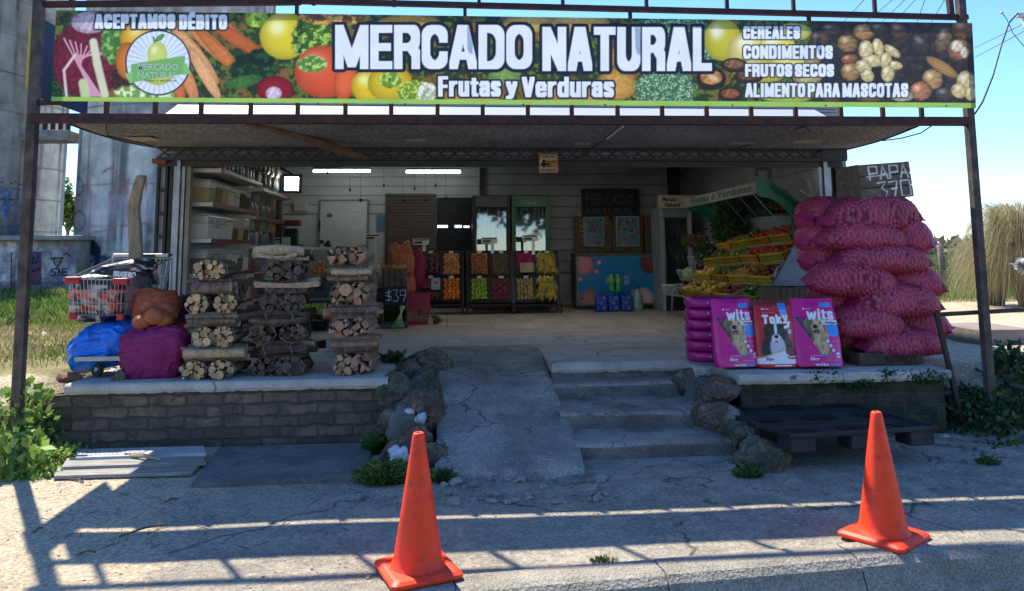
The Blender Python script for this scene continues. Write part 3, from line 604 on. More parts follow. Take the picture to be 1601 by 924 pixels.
greyw = mat('grey_metal_wall', (.34, .345, .355), (.24, .245, .255), .55, 2, .05, 30, fine=.1)
CZ = 3.3; xm = P(752, 300, YB).x
ribbed('back_wall', (BL-.1, YB), (xm, YB), PZ, 2.24, .9, .012, offw, (0, -1, 0))
ribbed('back_wall', (BL-.1, YB+.001), (xm, YB+.001), 2.245, CZ, .17, .022, offw, (0, -1, 0))
ribbed('back_wall', (xm+.01, YB), (BR+.2, YB), PZ, CZ, .205, .03, greyw, (0, -1, 0))
ribbed('left_wall', (BLf, YO), (BL, YB), PZ, CZ, .17, .012, offw, (1, 0, 0))
ribbed('right_wall', (BRf, YO), (BR+.02, YB), PZ, CZ, .5, .02, greyw, (-1, 0, 0))
HX0, HX1, HY0, HY1 = .9, 2.7, 10.0, 11.6
def holed(z0, z1, nm, mt_, x0, x1, y0, y1):
    m_ = MB(); m_.bb(x0, HX0, y0, y1, z0, z1); m_.bb(HX1, x1, y0, y1, z0, z1); m_.bb(HX0+.001, HX1-.001, y0, HY0, z0, z1); m_.bb(HX0+.001, HX1-.001, HY1, y1, z0, z1); m_.build(nm, mt_, shop)
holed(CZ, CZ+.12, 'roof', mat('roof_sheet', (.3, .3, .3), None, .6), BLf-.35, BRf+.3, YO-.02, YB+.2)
mt, nt, b = nodes('added_skylight'); t_ = nt.nodes.new('ShaderNodeBsdfTranslucent'); t_.inputs[0].default_value = (.90, .86, .78, 1); nt.links.new(t_.outputs[0], nt.nodes['Material Output'].inputs[0])
MB().add([(HX0-.02, HY0-.02, CZ+.125), (HX1+.02, HY0-.02, CZ+.125), (HX1+.02, HY1+.02, CZ+.125), (HX0-.02, HY1+.02, CZ+.125)], [(0, 1, 2, 3)]).build('added_roof_light', mt, shop)  # milky panel out of view, added to brighten the shop floor below
MB().bb(BLf-.1, BRf+.1, YB+.07, YB+.15, .3, CZ).build('rear_light_stop', greyw, shop)  # backing boxes added behind the walls to block sunlight through their gaps
MB().bb(BLf-.2, BLf-.09, YO, YB+.1, .3, CZ).build('side_light_stop', greyw, shop)
MB().bb(BRf+.09, BRf+.2, YO+.05, YB+.1, .3, CZ).build('side_light_stop', greyw, shop)
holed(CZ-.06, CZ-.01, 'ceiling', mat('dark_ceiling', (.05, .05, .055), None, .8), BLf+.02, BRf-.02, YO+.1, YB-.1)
m_ = MB()
for k in (.6, 3.2, 4.4): m_.bb(BLf+.05, BRf-.05, YO+k*1.15, YO+k*1.15+.06, CZ-.16, CZ-.062)
m_.build('roof_beam', blackst, shop)
MB().bb(P(1045, 300, YB-.1).x, P(1060, 300, YB-.1).x, YB-.25, YB-.05, PZ, CZ-.07).build('pillar', blackst, shop)
MB().bb(P(750, 300, YB-.05).x, P(757, 300, YB-.05).x, YB-.10, YB-.035, 2.05, CZ-.07).build('pillar', blackst, shop)
# outer side walls' fronts
cL = P(268, 300, YO-.1); m_ = MB()
def colum(x0, x1, yy, z0, z1, n=3):
    mm_ = MB(); w_ = (x1-x0)/n
    for i in range(n): mm_.bb(x0+i*w_+.004, x0+(i+1)*w_-.004, yy+(.0 if i % 2 else .03), yy+.1, z0, z1)
    mm_.bb(x0, x1, yy+.09, yy+.16, z0, z1); return mm_
zT = P(300, 246, YO-.1).z
colum(P(264, 400, YO-.1).x, P(283, 400, YO-.1).x, YO-.1, PZ, zT+.02, 3).build('column', silver, shop)
MB().bb(P(284.5, 400, YO-.1).x, P(291, 400, YO-.1).x, YO-.06, YO+.02, PZ, zT).build('door_jamb', mat('tan_paint', (.28, .25, .19), None, .7), shop)
colum(P(1283, 300, YO-.1).x, P(1303, 300, YO-.1).x, YO-.1, PZ, zT+.02, 3).build('column', silver, shop)
m_ = MB()
for a in (246, 259): m_.bb(P(a-2, 350, YO).x, P(a+2, 350, YO).x, YO-.04, YO+.02, PZ, zT)
for k in range(7): m_.bb(P(246, 350, YO).x, P(259, 350, YO).x, YO-.03, YO+.01, PZ+.25*k+.2, PZ+.25*k+.235)
m_.bb(P(247, 350, YO).x, P(258, 350, YO).x, YO+.012, YO+.03, PZ, zT); m_.build('lattice_side_frame', blackst, shop)
MB().box(P(250, 252, YO-.12), (.14, .08, .05)).build('frame_bracket', mat('red_oxide', (.25, .06, .035), None, .7), shop)
m_ = MB()   # right side: dark frame and slatted timber beyond the column
m_.bb(P(1306, 300, YO).x, P(1313, 300, YO).x, YO-.04, YO+.02, PZ, zT)
for a in (1309, 1317): m_.bb(P(a, 300, YO).x, P(a+5, 300, YO).x, YO+.03, YO+.08, PZ, zT-.03)
m_.build('side_frame', woodg, shop)
# truss over the opening
m_ = MB(); yT = YO-.16; xa = P(246, 240, yT).x; xb = P(1322, 240, yT).x; z1 = P(780, 232, yT).z; z0 = P(780, 249, yT).z
m_.bar((xa, yT, z1), (xb, yT, z1), .05, .035); m_.bar((xa, yT, z0), (xb, yT, z0), .05, .03); m_.bar((xa, yT+.1, z0-.03), (xb, yT+.1, z0-.03), .03, .09)
n = 26; st = (xb-xa)/n
for i in range(n):
    m_.bar((xa+i*st, yT-.012, z0), (xa+(i+.5)*st, yT-.012, z1), .014, .016); m_.bar((xa+(i+.5)*st, yT-.012, z1), (xa+(i+1)*st, yT-.012, z0), .014, .016)
    m_.bar((xa+i*st, yT+.03, z1), (xa+(i+.5)*st, yT+.03, z0), .014, .016); m_.bar((xa+(i+.5)*st, yT+.03, z0), (xa+(i+1)*st, yT+.03, z1), .014, .016)
m_.bb(P(1283, 240, yT).x, P(1322, 240, yT).x, yT-.04, yT-.025, z0, z1)
m_.build('lattice_beam', mat('painted_beam', (.055, .055, .058), (.03, .03, .032), .6), shop)
m_ = MB(); zz = z0-.02
while zz < CZ+.1: m_.bb(BLf-.1, BRf+.1, YO-.01, YO+.02+.015*(int(zz*100) % 2), zz, zz+.035); zz += .043
m_.build('fascia', greyw, shop)
# shutter, dark doorway, white door
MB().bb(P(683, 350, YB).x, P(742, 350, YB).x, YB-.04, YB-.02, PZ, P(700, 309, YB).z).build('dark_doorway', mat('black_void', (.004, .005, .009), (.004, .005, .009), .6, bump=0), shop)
m_ = MB(); zt = P(640, 309, YB).z; z = PZ; x0 = P(606, 350, YB).x; x1 = P(682, 350, YB).x
while z < zt: m_.bb(x0, x1, YB-.05, YB-.02+.0, z, z+.052); z += .058
m_.bb(x0-.04, x0-.005, YB-.06, YB-.015, PZ, zt); m_.bb(x0-.04, x1, YB-.07, YB-.02, zt+.02, zt+.07)
m_.build('roller_shutter', mat('brown_shutter', (.075, .05, .048), (.055, .038, .036), .5), shop, bevel=.006)
m_ = MB(); q = [(684, 352, 700, 356), (711, 352, 722, 356), (725, 353, 734, 356)]
for a, b_, c, d in q: m_.add([P(a, b_, YB-.045), P(c, b_, YB-.045), P(c, d, YB-.045), P(a, d, YB-.045)], [(0, 3, 2, 1)])
m_.build('daylight_gap', mat('daylight', (.75, .85, 1), (.6, .7, .8), emit=1.1, bump=0), shop)
x0 = P(501, 350, YB).x; x1 = P(574, 350, YB).x; zt = P(540, 315, YB).z
dr = MB().bb(x0, x1, YB-.05, YB-.014, PZ+.02, zt).build('door', mat('white_door', (.46, .46, .44), (.38, .38, .37), .5, 1), shop, bevel=.006)
m_ = MB(); m_.bb(x0-.03, x0-.004, YB-.06, YB-.02, PZ, zt+.03); m_.bb(x1+.004, x1+.03, YB-.06, YB-.02, PZ, zt+.03); m_.bb(x0-.03, x1+.03, YB-.061, YB-.02, zt+.005, zt+.033); m_.build('frame', mat('grey_trim', (.2, .2, .2)), dr)
MB().bb(x0-.02, x0+.01, YB-.10, YB-.06, P(500, 362, YB).z, P(500, 345, YB).z).build('handle', blackp, dr)
def paper(fn, name, px0, py0, px1, py1, Y, lab=None, nx=24, ny=30, parent=shop):
    a = P(px0, py0, Y); b_ = P(px1, py0, Y); c = P(px0, py1, Y)
    z0, z1 = c.z, a.z
    return panel(name, (a.x, Y, z1), (b_.x-a.x, 0, 0), (0, 0, z0-z1), nx, ny, fn, vcol, parent, 1, 1)
def fl(C, x, y):
    C[:] = (.50, .50, .48)
    for k in range(9): prect(C, x, y, .1, .08+k*.09, .9-.3*(k % 3 == 2), .1+k*.09, (.25, .25, .26), .04)
paper(fl, 'wall_notice', 547, 327, 570, 358, YB-.055)
def blu(C, x, y): C[:] = (.05, .13, .20); C += (.06*(fbm(x*6, y*7, 2)-.4))[:, None]
paper(blu, 'wall_poster', 589, 336, 604, 362, YB-.03)
def bd_(C, x, y): C[:] = (.45, .45, .43); pell(C, x, y, .5, .5, .45, .42, 0, (.02, .10, .2), edge=0)
paper(bd_, 'door_sticker', 510, 333, 521, 341, YB-.055)
# ------------------------------------------------------------------ signboard frame with posts
YS = 6.45
fr = thing('sign_scaffold', 'tall rusty steel frame with two posts carrying the long banner', 'frame', (0.5, YS, 0))
pl0 = P(56, -40, YS+.05); pl1 = P(17, 655, YS+.05)
m_ = MB(); m_.bar((P(55, 0, YS).x, YS+.05, 4.7), (P(18, 700, YS).x, YS+.05, .05), .07, .07); m_.build('post', rustp, fr)
m_ = MB(); m_.bar((P(1507, 0, YS).x, YS+.05, 4.7), (P(1556, 640, YS).x, YS+.05, .0), .065, .065); m_.build('post', rustp, fr)
def rail(y0, y1, hgt_, nm, Yy=YS+.05, xa=50, xb=1515, w=.05):
    a = P(xa, y0, Yy); b_ = P(xb, y1, Yy); return MB().bar(a, b_, w, hgt_).build(nm, rust, fr)
rail(185, 190, .075, 'bottom_rail', YS+.02, 48, 1515, .07)
rail(1, 27.5, .045, 'upper_rail', YS+.06, 440, 1512)
MB().bar(P(58, 7, YS+.06), P(470, 3.5, YS+.06), .05, .045).build('upper_rail', rust, fr)
a = P(50, 0, YS+.06); b_ = P(1508, 0, YS+.06)
zt2 = P(800, 14, YS+.06).z+.50
MB().bar((a.x-.05, YS+.06, zt2), (b_.x, YS+.06, zt2), .05, .045).build('top_rail', rust, fr)
def stub(px, zb, ztp, w_=.03, Y=YS+.06): x = P(px, 20, Y).x; MB().bar((x, Y, zb), (x, Y, ztp), w_, w_).build('upright', rust, fr)
zr_ = P(800, 14, YS+.06).z
for px in (110, 232, 362, 490, 616, 749, 880, 1011, 1137, 1241, 1368): stub(px, zr_+.0, zt2)
MB().bar((P(1493, 10, YS).x, YS+.06, P(1493, 26, YS+.06).z), (P(1490, 10, YS).x, YS+.06, zt2), .045).build('upright', rust, fr)
for px in (464, 727, 985, 1264): stub(px, P(px, 60, YS).z, zr_)
for px in (163, 240, 312, 390, 464, 539, 611, 684, 755, 826, 895, 967, 1037, 1107, 1177, 1247, 1318, 1384, 1445):
    x = P(px, 175, YS).x; zz0 = P(px, 185, YS).z; MB().bar((x, YS+.04, zz0), (x, YS+.04, zz0+.16), .035, .03).build('hanger', rust, fr)
MB().bar(P(52, 160, YS+.05), P(96, 160, YS+.05), .04).build('bracket', rust, fr)
# ------------------------------------------------------------------ canopy of reed sheeting
can = thing('porch_canopy', 'flat canopy of dark speckled shade sheeting hung between sign and shop', 'canopy', (.6, 7.4, 2.7))
mt, nt, b = nodes('shade_sheeting'); N = nt.nodes; L = nt.links; tc = N.new('ShaderNodeTexCoord')
mp = N.new('ShaderNodeMapping'); mp.inputs['Scale'].default_value = (30, 110, 30); L.new(tc.outputs['Object'], mp.inputs[0])
n1 = N.new('ShaderNodeTexNoise'); n1.inputs['Scale'].default_value = 1; n1.inputs['Detail'].default_value = 3; L.new(mp.outputs[0], n1.inputs['Vector'])
n2 = N.new('ShaderNodeTexNoise'); n2.inputs['Scale'].default_value = .9; n2.inputs['Detail'].default_value = 4; L.new(tc.outputs['Object'], n2.inputs['Vector'])
r1 = N.new('ShaderNodeMapRange'); r1.inputs[1].default_value = .56; r1.inputs[2].default_value = .68; L.new(n1.outputs[0], r1.inputs[0])
mx = N.new('ShaderNodeMix'); mx.data_type = 'RGBA'; mx.inputs[6].default_value = (.13, .13, .14, 1); mx.inputs[7].default_value = (.70, .68, .64, 1); L.new(r1.outputs[0], mx.inputs[0])
r2 = N.new('ShaderNodeMapRange'); r2.inputs[1].default_value = .35; r2.inputs[2].default_value = .65; r2.inputs[3].default_value = .75; r2.inputs[4].default_value = 1.3; L.new(n2.outputs[0], r2.inputs[0])
m2 = N.new('ShaderNodeMix'); m2.data_type = 'RGBA'; m2.blend_type = 'MULTIPLY'; m2.inputs[0].default_value = 1; L.new(mx.outputs[2], m2.inputs[6]); L.new(r2.outputs[0], m2.inputs[7]); L.new(m2.outputs[2], b.inputs['Base Color']); b.inputs['Roughness'].default_value = .9
shade = mt
A = [P(92, 187, YS+.03), P(1452, 189, YS+.03), P(1322, 234, YO-.03), P(243, 230, YO-.03)]
nx, ny = 120, 20; s, t = np.meshgrid(np.linspace(0, 1, nx), np.linspace(0, 1, ny), indexing='xy'); s = s.ravel(); t = t.ravel()
q = [np.array(a) for a in A]; V = (1-t)[:, None]*((1-s)[:, None]*q[0]+s[:, None]*q[1])+t[:, None]*((1-s)[:, None]*q[3]+s[:, None]*q[2])
V[:, 2] += -.035*np.sin(t*math.pi)*(.6+.6*fbm(s*9, t, 4))-.012*np.abs(np.sin(s*math.pi*9))*np.sin(t*math.pi)+.0
cs = npmesh('shade_sheet', np.vstack([V, V+np.array([0, 0, .012])]), np.vstack([gridfaces(nx, ny)[:, ::-1], gridfaces(nx, ny)+nx*ny]), shade, None, can)
m_ = MB(); e = [Vector(V[j*nx]) for j in range(ny)]; m_.tube(e, .012, 6); e = [Vector(V[j*nx+nx-1]) for j in range(ny)]; m_.tube(e, .012, 6); m_.build('edge_tube', blackst, can)
# paper labels left on the sheeting
lb = mat('pale_label', (.42, .38, .32), (.33, .28, .22), .8, 12)
def cat_(px, py):
    nn_ = (A[1]-A[0]).cross(A[3]-A[0]); d = ray(px, py); return EYE+d*((A[0]-EYE).dot(nn_)/d.dot(nn_))+Vector((0, -.03, -.06))
for i, (px, py, w_) in enumerate(((652, 211, 33), (910, 216, 25), (1160, 215, 40), (1260, 213, 44), (225, 208, 40))):
    c = cat_(px, py); ww = w_/1200*c.y; MB().box(c, (ww, .16, .003), 0, Matrix.Rotation(rad(-12), 3, 'Z') @ Matrix.Rotation(rad(-3), 3, 'X')).build('paper_label', lb, can)
# translucent corrugated sheet above the canopy
mt, nt, b = nodes('translucent_sheet'); N = nt.nodes; L = nt.links; t_ = N.new('ShaderNodeBsdfTranslucent'); t_.inputs[0].default_value = (.62, .72, .92, 1); ms = N.new('ShaderNodeMixShader'); ms.inputs[0].default_value = .32
b.inputs['Base Color'].default_value = (.75, .80, .88, 1); b.inputs['Roughness'].default_value = .4; L.new(b.outputs[0], ms.inputs[1]); L.new(t_.outputs[0], ms.inputs[2]); L.new(ms.outputs[0], N['Material Output'].inputs[0])
m_ = MB(); xa = P(255, 178, YS+.5).x; xb = P(1302, 178, YS+.5).x; vs = []; k = 26
for i in range(k):
    tt = i/(k-1); zq = P(700, 184, YS+.5).z+tt*.16; vs += [(xa, YS+.5+tt*.35, zq+.006*(i % 2)), (xb, YS+.5+tt*.35, zq+.006*(i % 2))]
m_.add(vs, [(2*i, 2*i+1, 2*i+3, 2*i+2) for i in range(k-1)]); m_.build('corrugated_sheet', mt, can)
# timber pole under canopy
m_ = MB(); a = P(385, 188, YS+.12)+Vector((0, 0, -.02)); b_ = P(576, 246, YO-.45)
m_.tube([a, a.lerp(b_, .3)+Vector((0, 0, .02)), a.lerp(b_, .6)+Vector((0, 0, .0)), a.lerp(b_, .85)+Vector((0, 0, -.01)), b_], [.03, .038, .045, .05, .04], 10)
tag(m_.build('timber_pole', mat('brown_pole', (.20, .13, .085), (.11, .07, .05), .8, 4, .3, 40, fine=.2, stretch=(1, 4, 4)), smooth=True), 'rough round timber pole slung diagonally under the canopy', 'pole')
# dark side box at left of banner and yellow strip
x = P(57, 90, YS+.1).x; m_ = MB(); m_.bb(x-.0, x+.02, YS+.1, YS+1.0, P(57, 150, YS+.1).z, P(57, 28, YS+.1).z); tag(m_.build('side_banner', mat('navy_fabric', (.012, .022, .05), (.016, .026, .055), .7)), 'dark navy side cloth running back from the left post', 'banner')
m_ = MB(); p = P(46, 90, YS+.09); m_.bb(p.x-.02, p.x+.02, YS+.09, YS+.1, P(46, 135, YS).z, P(46, 30, YS).z); tag(m_.build('trim_strip', mat('yellow_trim', (.55, .5, .08))), 'faded yellow strip hanging outside the left post', 'trim')
# ------------------------------------------------------------------ banner
YBn = YS-.01
ban = thing('advertising_banner', 'long printed fruit and vegetable banner with the shop name over the porch', 'banner', (.5, YBn, 3.2))
TL, TR, BR_, BL_ = P(88, 16, YBn), P(1520, 36, YBn), P(1526, 169, YBn), P(80, 158, YBn)
nx, ny = 1750, 175
s, t = np.meshgrid(np.linspace(0, 1, nx), np.linspace(0, 1, ny), indexing='xy'); s = s.ravel(); t = t.ravel()
q = [np.array(v) for v in (TL, TR, BR_, BL_)]
V = (1-t)[:, None]*((1-s)[:, None]*q[0]+s[:, None]*q[1])+t[:, None]*((1-s)[:, None]*q[3]+s[:, None]*q[2])
V[:, 1] += .006*np.sin(s*60)*np.sin(t*math.pi)
DD = V-np.array(EYE); zf = DD@np.array(fw); x = CX+F*(DD@np.array(rt))/zf; y = CY-F*(DD@np.array(up))/zf
C = np.zeros((len(s), 3))
n1 = fbm(x/22, y/22, 1); n2 = fbm(x/6, y/6, 2)
C[:] = lin(34, 52, 30)[None, :]*(.5+1.2*n1)[:, None]; mixc(C, (n2-.52)*8, lin(90, 110, 40)); mixc(C, ((fbm(x/14, y/14, 5)-.56)*9), lin(120, 90, 40))
l = lambda a, b, c: lin(a, b, c)
def fuzz(x0, y0, rx, ry, base, hi, sc=3, seed=1):
    d = np.hypot((x-x0)/rx, (y-y0)/ry)+.35*(fbm(x/8, y/8, seed+9)-.5); m = np.clip((1-d)*6, 0, 1); n = fbm(x/sc, y/sc, seed, 3)
    c = np.asarray(base)[None, :]*(.4+1.2*n)[:, None]; c = c+(np.asarray(hi)-np.asarray(base))[None, :]*np.clip((n-.52)*7, 0, 1)[:, None]
    C[:] = C*(1-m[:, None])+c*m[:, None]
def pe(cx, cy, rx, ry, rot, c, **k): pell(C, x, y, cx, cy, rx, ry, rot, lin(*c), **k)
# radicchio
fuzz(95, 150, 40, 60, l(20, 60, 25), l(60, 110, 50)); pe(135, 95, 58, 62, -12, (110, 22, 48), tex=.8, seed=3, edge=.5); pe(140, 35, 30, 18, 0, (190, 170, 185), tex=.5)
for k in range(9): pline(C, x, y, [(142+k*2, 150), (132-k*2, 120-k*4), (100+k*9, 60+k*3)], 1.1, l(205, 150, 170), 1.5)
pline(C, x, y, [(146, 66), (152, 100), (164, 148)], 6, l(205, 205, 175), 3); pline(C, x, y, [(104, 150), (100, 110), (118, 85)], 2, l(215, 190, 195), 2); pline(C, x, y, [(134, 152), (130, 130)], 7, l(190, 200, 150), 3)
fuzz(178, 70, 22, 34, l(70, 120, 50), l(130, 170, 90), 5); fuzz(190, 120, 18, 30, l(50, 25, 25), l(90, 50, 40)); pe(220, 62, 34, 26, 10, (225, 170, 40), hi=l(240, 210, 120)); pe(200, 95, 20, 30, 0, (205, 120, 45)); fuzz(232, 145, 55, 16, l(120, 160, 90), l(210, 220, 180), 5)
fuzz(282, 45, 26, 22, l(70, 110, 50), l(150, 180, 110), 4)
# carrots
for (cx, cy, ln, w_, r, c) in ((345, 40, 62, 12, 38, (205, 120, 60)), (372, 62, 60, 11, 32, (185, 95, 45)), (330, 70, 64, 12, 42, (210, 135, 75)), (305, 85, 60, 12, 52, (225, 160, 105)), (350, 88, 66, 10, 45, (200, 115, 55)), (320, 115, 50, 10, 60, (228, 172, 120)), (296, 130, 34, 10, 70, (215, 140, 90)), (280, 140, 30, 9, 80, (200, 110, 60))):
    pe(cx, cy, ln, w_, r, c, tex=.25, edge=.5)
fuzz(395, 110, 42, 30, l(18, 48, 28), l(40, 85, 45), 9, 4); pe(380, 128, 32, 10, -12, (60, 110, 50), tex=.5); fuzz(410, 90, 24, 16, l(14, 40, 26), l(30, 70, 40), 8, 6)
pe(445, 56, 40, 38, 0, (215, 195, 45), hi=l(245, 240, 170), edge=.45); fuzz(400, 28, 20, 16, l(110, 150, 40), l(170, 190, 70), 6); pe(430, 140, 30, 22, 0, (140, 22, 40), hi=None, edge=.6); pe(428, 146, 13, 11, 0, (215, 190, 205), tex=.6)
fuzz(488, 60, 34, 42, l(60, 100, 35), l(160, 190, 80), 6, 7); pe(505, 112, 46, 42, 0, (215, 85, 45), hi=l(245, 170, 130), edge=.45); fuzz(488, 100, 26, 14, l(90, 140, 60), l(170, 200, 110), 5); pe(540, 125, 18, 34, 10, (220, 100, 55), edge=.6)
fuzz(520, 28, 60, 12, l(120, 80, 45), l(200, 160, 80), 7)
pe(578, 135, 30, 28, 0, (225, 190, 30), hi=l(245, 235, 140)); pe(610, 130, 36, 30, 0, (215, 185, 35), edge=.5); fuzz(610, 125, 20, 14, l(110, 150, 50), l(180, 200, 100), 5); fuzz(648, 142, 30, 18, l(120, 150, 50), l(190, 205, 90), 3); fuzz(668, 145, 16, 18, l(180, 190, 150), l(225, 230, 210), 4)
for k in range(60):
    a = R_.uniform(560, 1130); b_ = R_.uniform(25, 160); a2 = a+R_.uniform(-20, 20); pline(C, x, y, [(a, b_), (a2, b_+R_.uniform(-14, 14))], .7, lin(110, 145, 70)*(.6+.8*R_.random()), 1.2) if k < 40 else None
for (cx, cy, rx, ry, c) in ((740, 150, 50, 14, (190, 150, 70)), (830, 36, 45, 16, (195, 160, 85)), (640, 34, 50, 12, (180, 140, 70)), (905, 36, 50, 16, (200, 165, 95)), (965, 132, 32, 26, (200, 150, 70)), (900, 150, 60, 14, (185, 150, 75)), (975, 90, 24, 20, (190, 140, 60)), (870, 60, 30, 14, (205, 175, 120)), (790, 120, 28, 14, (120, 150, 80))): pe(cx, cy, rx, ry, 0, c, tex=.35, edge=.6)
for (cx, cy, rx, ry) in ((1040, 140, 52, 34), (1050, 45, 60, 22), (1100, 75, 24, 26)): fuzz(cx, cy, rx, ry, l(70, 110, 75), l(160, 190, 150), 2.2, int(cx))
for (cx, cy, rx, ry, c) in ((1130, 62, 30, 34, (195, 185, 50)), (1180, 80, 44, 34, (215, 200, 110)), (1215, 75, 30, 26, (225, 215, 90)), (1190, 110, 46, 20, (200, 190, 60)), (1235, 95, 30, 22, (225, 215, 110)), (1230, 145, 50, 16, (170, 190, 70)), (1290, 95, 30, 30, (185, 165, 110)), (1240, 50, 30, 14, (190, 190, 110)), (1280, 130, 34, 16, (190, 175, 110))): pe(cx, cy, rx, ry, 0, c, hi=l(245, 240, 200), edge=.45)
for (cx, cy, rx, ry, c1, c2) in ((1112, 123, 24, 19, (45, 35, 28), (190, 125, 70)), (1148, 102, 22, 12, (50, 38, 25), (130, 90, 60)), (1170, 120, 24, 12, (48, 38, 26), (110, 80, 50)), (1142, 148, 20, 12, (50, 35, 25), (140, 85, 55))):
    pe(cx, cy, rx, ry, 0, c1, edge=.3); pe(cx, cy-2, rx*.75, ry*.6, 0, c2, tex=1.0, edge=.3)
pe(1115, 122, 11, 6, 30, (215, 180, 130)); 
# nuts
m = np.clip((x-1262+12*(fbm(x/9, y/9, 3)-.5))/14, 0, 1); mixc(C, m, l(38, 34, 34)); CB = l(60, 52, 50); mixc(C, m*np.clip((fbm(x/7, y/7, 33)-.5)*6, 0, 1), CB)
rn = random.Random(3)
nuts = [(1282, 60, 16, 13, 0, (95, 70, 55)), (1325, 68, 17, 14, 10, (150, 115, 75)), (1350, 50, 17, 13, 5, (165, 125, 80)), (1300, 45, 18, 9, 0, (80, 70, 60)), (1405, 48, 17, 12, 20, (95, 70, 55)), (1438, 70, 22, 14, 40, (60, 52, 48)), (1475, 62, 13, 22, 20, (110, 90, 65)), (1508, 45, 22, 16, 0, (125, 85, 50)), (1330, 112, 16, 15, 0, (165, 130, 85)), (1328, 92, 14, 8, -10, (150, 95, 65)), (1458, 124, 17, 17, 0, (175, 140, 90)), (1440, 142, 18, 16, -10, (170, 115, 80)), (1478, 147, 18, 12, 0, (70, 66, 64)), (1492, 122, 20, 10, 10, (60, 56, 55)), (1300, 150, 18, 10, 0, (100, 75, 55)), (1360, 152, 24, 8, 0, (120, 90, 60)), (1270, 90, 14, 18, 0, (175, 150, 100)), (1262, 120, 24, 14, 0, (190, 170, 115)), (1400, 115, 20, 16, 10, (55, 50, 48)), (1410, 150, 20, 9, 0, (190, 185, 150)), (1500, 90, 22, 10, 0, (70, 60, 52)), (1375, 30+14, 16, 8, 0, (85, 75, 62))]
for (cx, cy, rx, ry, r, c) in nuts: pe(cx, cy, rx, ry, r, c, tex=.5, edge=.75, hi=lin(*[min(255, v+60) for v in c]), vein=1)
pe(1473, 105, 30, 9, 32, (175, 130, 80), vein=1, edge=.6); pe(1500, 77, 19, 17, 0, (150, 100, 70), tex=.6); pe(1496, 72, 10, 9, 0, (220, 205, 180), tex=.8); pe(1508, 82, 7, 9, 0, (215, 200, 170), tex=.8)
for (cx, cy, rx, ry, r) in ((1354, 78, 12, 16, 0), (1373, 74, 9, 15, -15), (1366, 95, 20, 10, 0), (1350, 104, 14, 10, 20), (1385, 95, 10, 14, 0), (1395, 80, 16, 7, 35), (1356, 118, 12, 10, 40), (1388, 115, 11, 14, 0), (1400, 102, 12, 7, 10), (1510, 128, 15, 18, 0), (1500, 142, 14, 12, 20), (1518, 146, 10, 12, 0)): pe(cx, cy, rx, ry, r, (205, 185, 130), tex=.7, edge=.65, hi=l(235, 225, 190))
# emblem disc
d = np.hypot(x-247, y-98); mixc(C, (52-d)/1.2, l(28, 40, 55)); mixc(C, (49.5-d)/1.2, l(215, 225, 238))
an = np.arctan2(y-98, x-247); mixc(C, ((49-d)/1.2).clip(0, 1)*(np.sin(an*34) > .2)*(d > 18), l(185, 200, 222))
pe(247, 112, 26, 22, 0, (190, 200, 95), edge=.25); pe(246, 86, 16, 22, 0, (195, 205, 105), edge=.2, hi=l(225, 230, 170)); pline(C, x, y, [(242, 66), (240, 58)], 1.2, l(60, 80, 40)); pe(250, 59, 9, 4, -35, (90, 150, 60))
mixc(C, ((15-np.abs((y-108)+.16*(x-247)))/1.2).clip(0, 1)*(np.abs(x-247) < 42), l(110, 170, 95)); mixc(C, ((9-np.abs((y-115)+.16*(x-247)))/1.2).clip(0, 1)*(np.abs(x-247) >= 40)*(np.abs(x-247) < 52-np.abs(y-115)*.5), l(125, 185, 110))
# lettering
for args in (('MERCADO', 524, 39, 832, 108, 6.6, 6.2, 5.2), ('NATURAL', 848, 42, 1113, 111, 6.6, 6.2, 5.2), ('Frutas', 685, 119, 783, 151, 3.6, 2.6, 3), ('y', 791, 127, 809, 155, 3.6, 2.6, 3), ('Verduras', 816, 120, 960, 152, 3.6, 2.6, 3),
             ('ACEPTAMOS', 148, 22, 274, 45, 2.9, 2.3, 2.6), ('DÉBITO', 280, 17, 355, 46, 2.9, 2.3, 2.6), ('CEREALES', 1162, 41, 1251, 61, 2.4, 2.0, 2), ('CONDIMENTOS', 1162, 71, 1302, 92, 2.4, 2.0, 2), ('FRUTOS SECOS', 1165, 100, 1304, 120, 2.4, 2.0, 2), ('ALIMENTO PARA MASCOTAS', 1165, 130, 1420, 152, 2.3, 2.0, 2)):
    heavy(C, x, y, *args, lin(18, 26, 42), lin(222, 226, 240))
# border strip
yb0 = 151+(x-80)/1445*9.5; mixc(C, (y-yb0)/.8, l(150, 192, 88))
C = np.clip(C*1.12+.01, 0, .88)
npmesh('printed_sheet', V, gridfaces(nx, ny)[:, ::-1], vprint, C, ban)
yl = mat('rain_stain', (.62, .58, .38), (.75, .72, .6), .5, 3, 0)
def pw(px, py, dy=0): return P(px, py, YBn-.012)
def btext(s, x0, y0, x1, y1, bold, shifts, out, parts='lettering', mw=txtw, shear=0, outs=None, res=3, mo=txtn):
    """x0..y1 photo box of the caps"""
    a = pw(x0, (y0+y1)/2); b_ = pw(x1, (y0+y1)/2); ux = (b_-a); w_ = ux.length; hh = pw((x0+x1)/2, y0).z-pw((x0+x1)/2, y1).z
    o = pw(x0, y1); o = a-Vector((0, 0, hh/2)); m_ = MB()
    if out: text_on(m_, s, o, ux, (0, 0, 1), w_, hh, (0, -1, 0), 1, bold+out, outs or shifts, 0, shear)
    text_on(m_, s, o, ux, (0, 0, 1), w_, hh, (0, -1, 0), 0, bold, shifts, .008, shear)
    return m_.build(parts, [mw, mo], ban)
sh = lambda n, d: tuple(-d+2*d*i/(n-1) for i in range(n))
gtx = mat('pale_green_print', (.85, .92, .75), (.8, .88, .7), .5, bump=0); dgr = mat('dark_green_print', (.03, .09, .03), None, .5, bump=0)
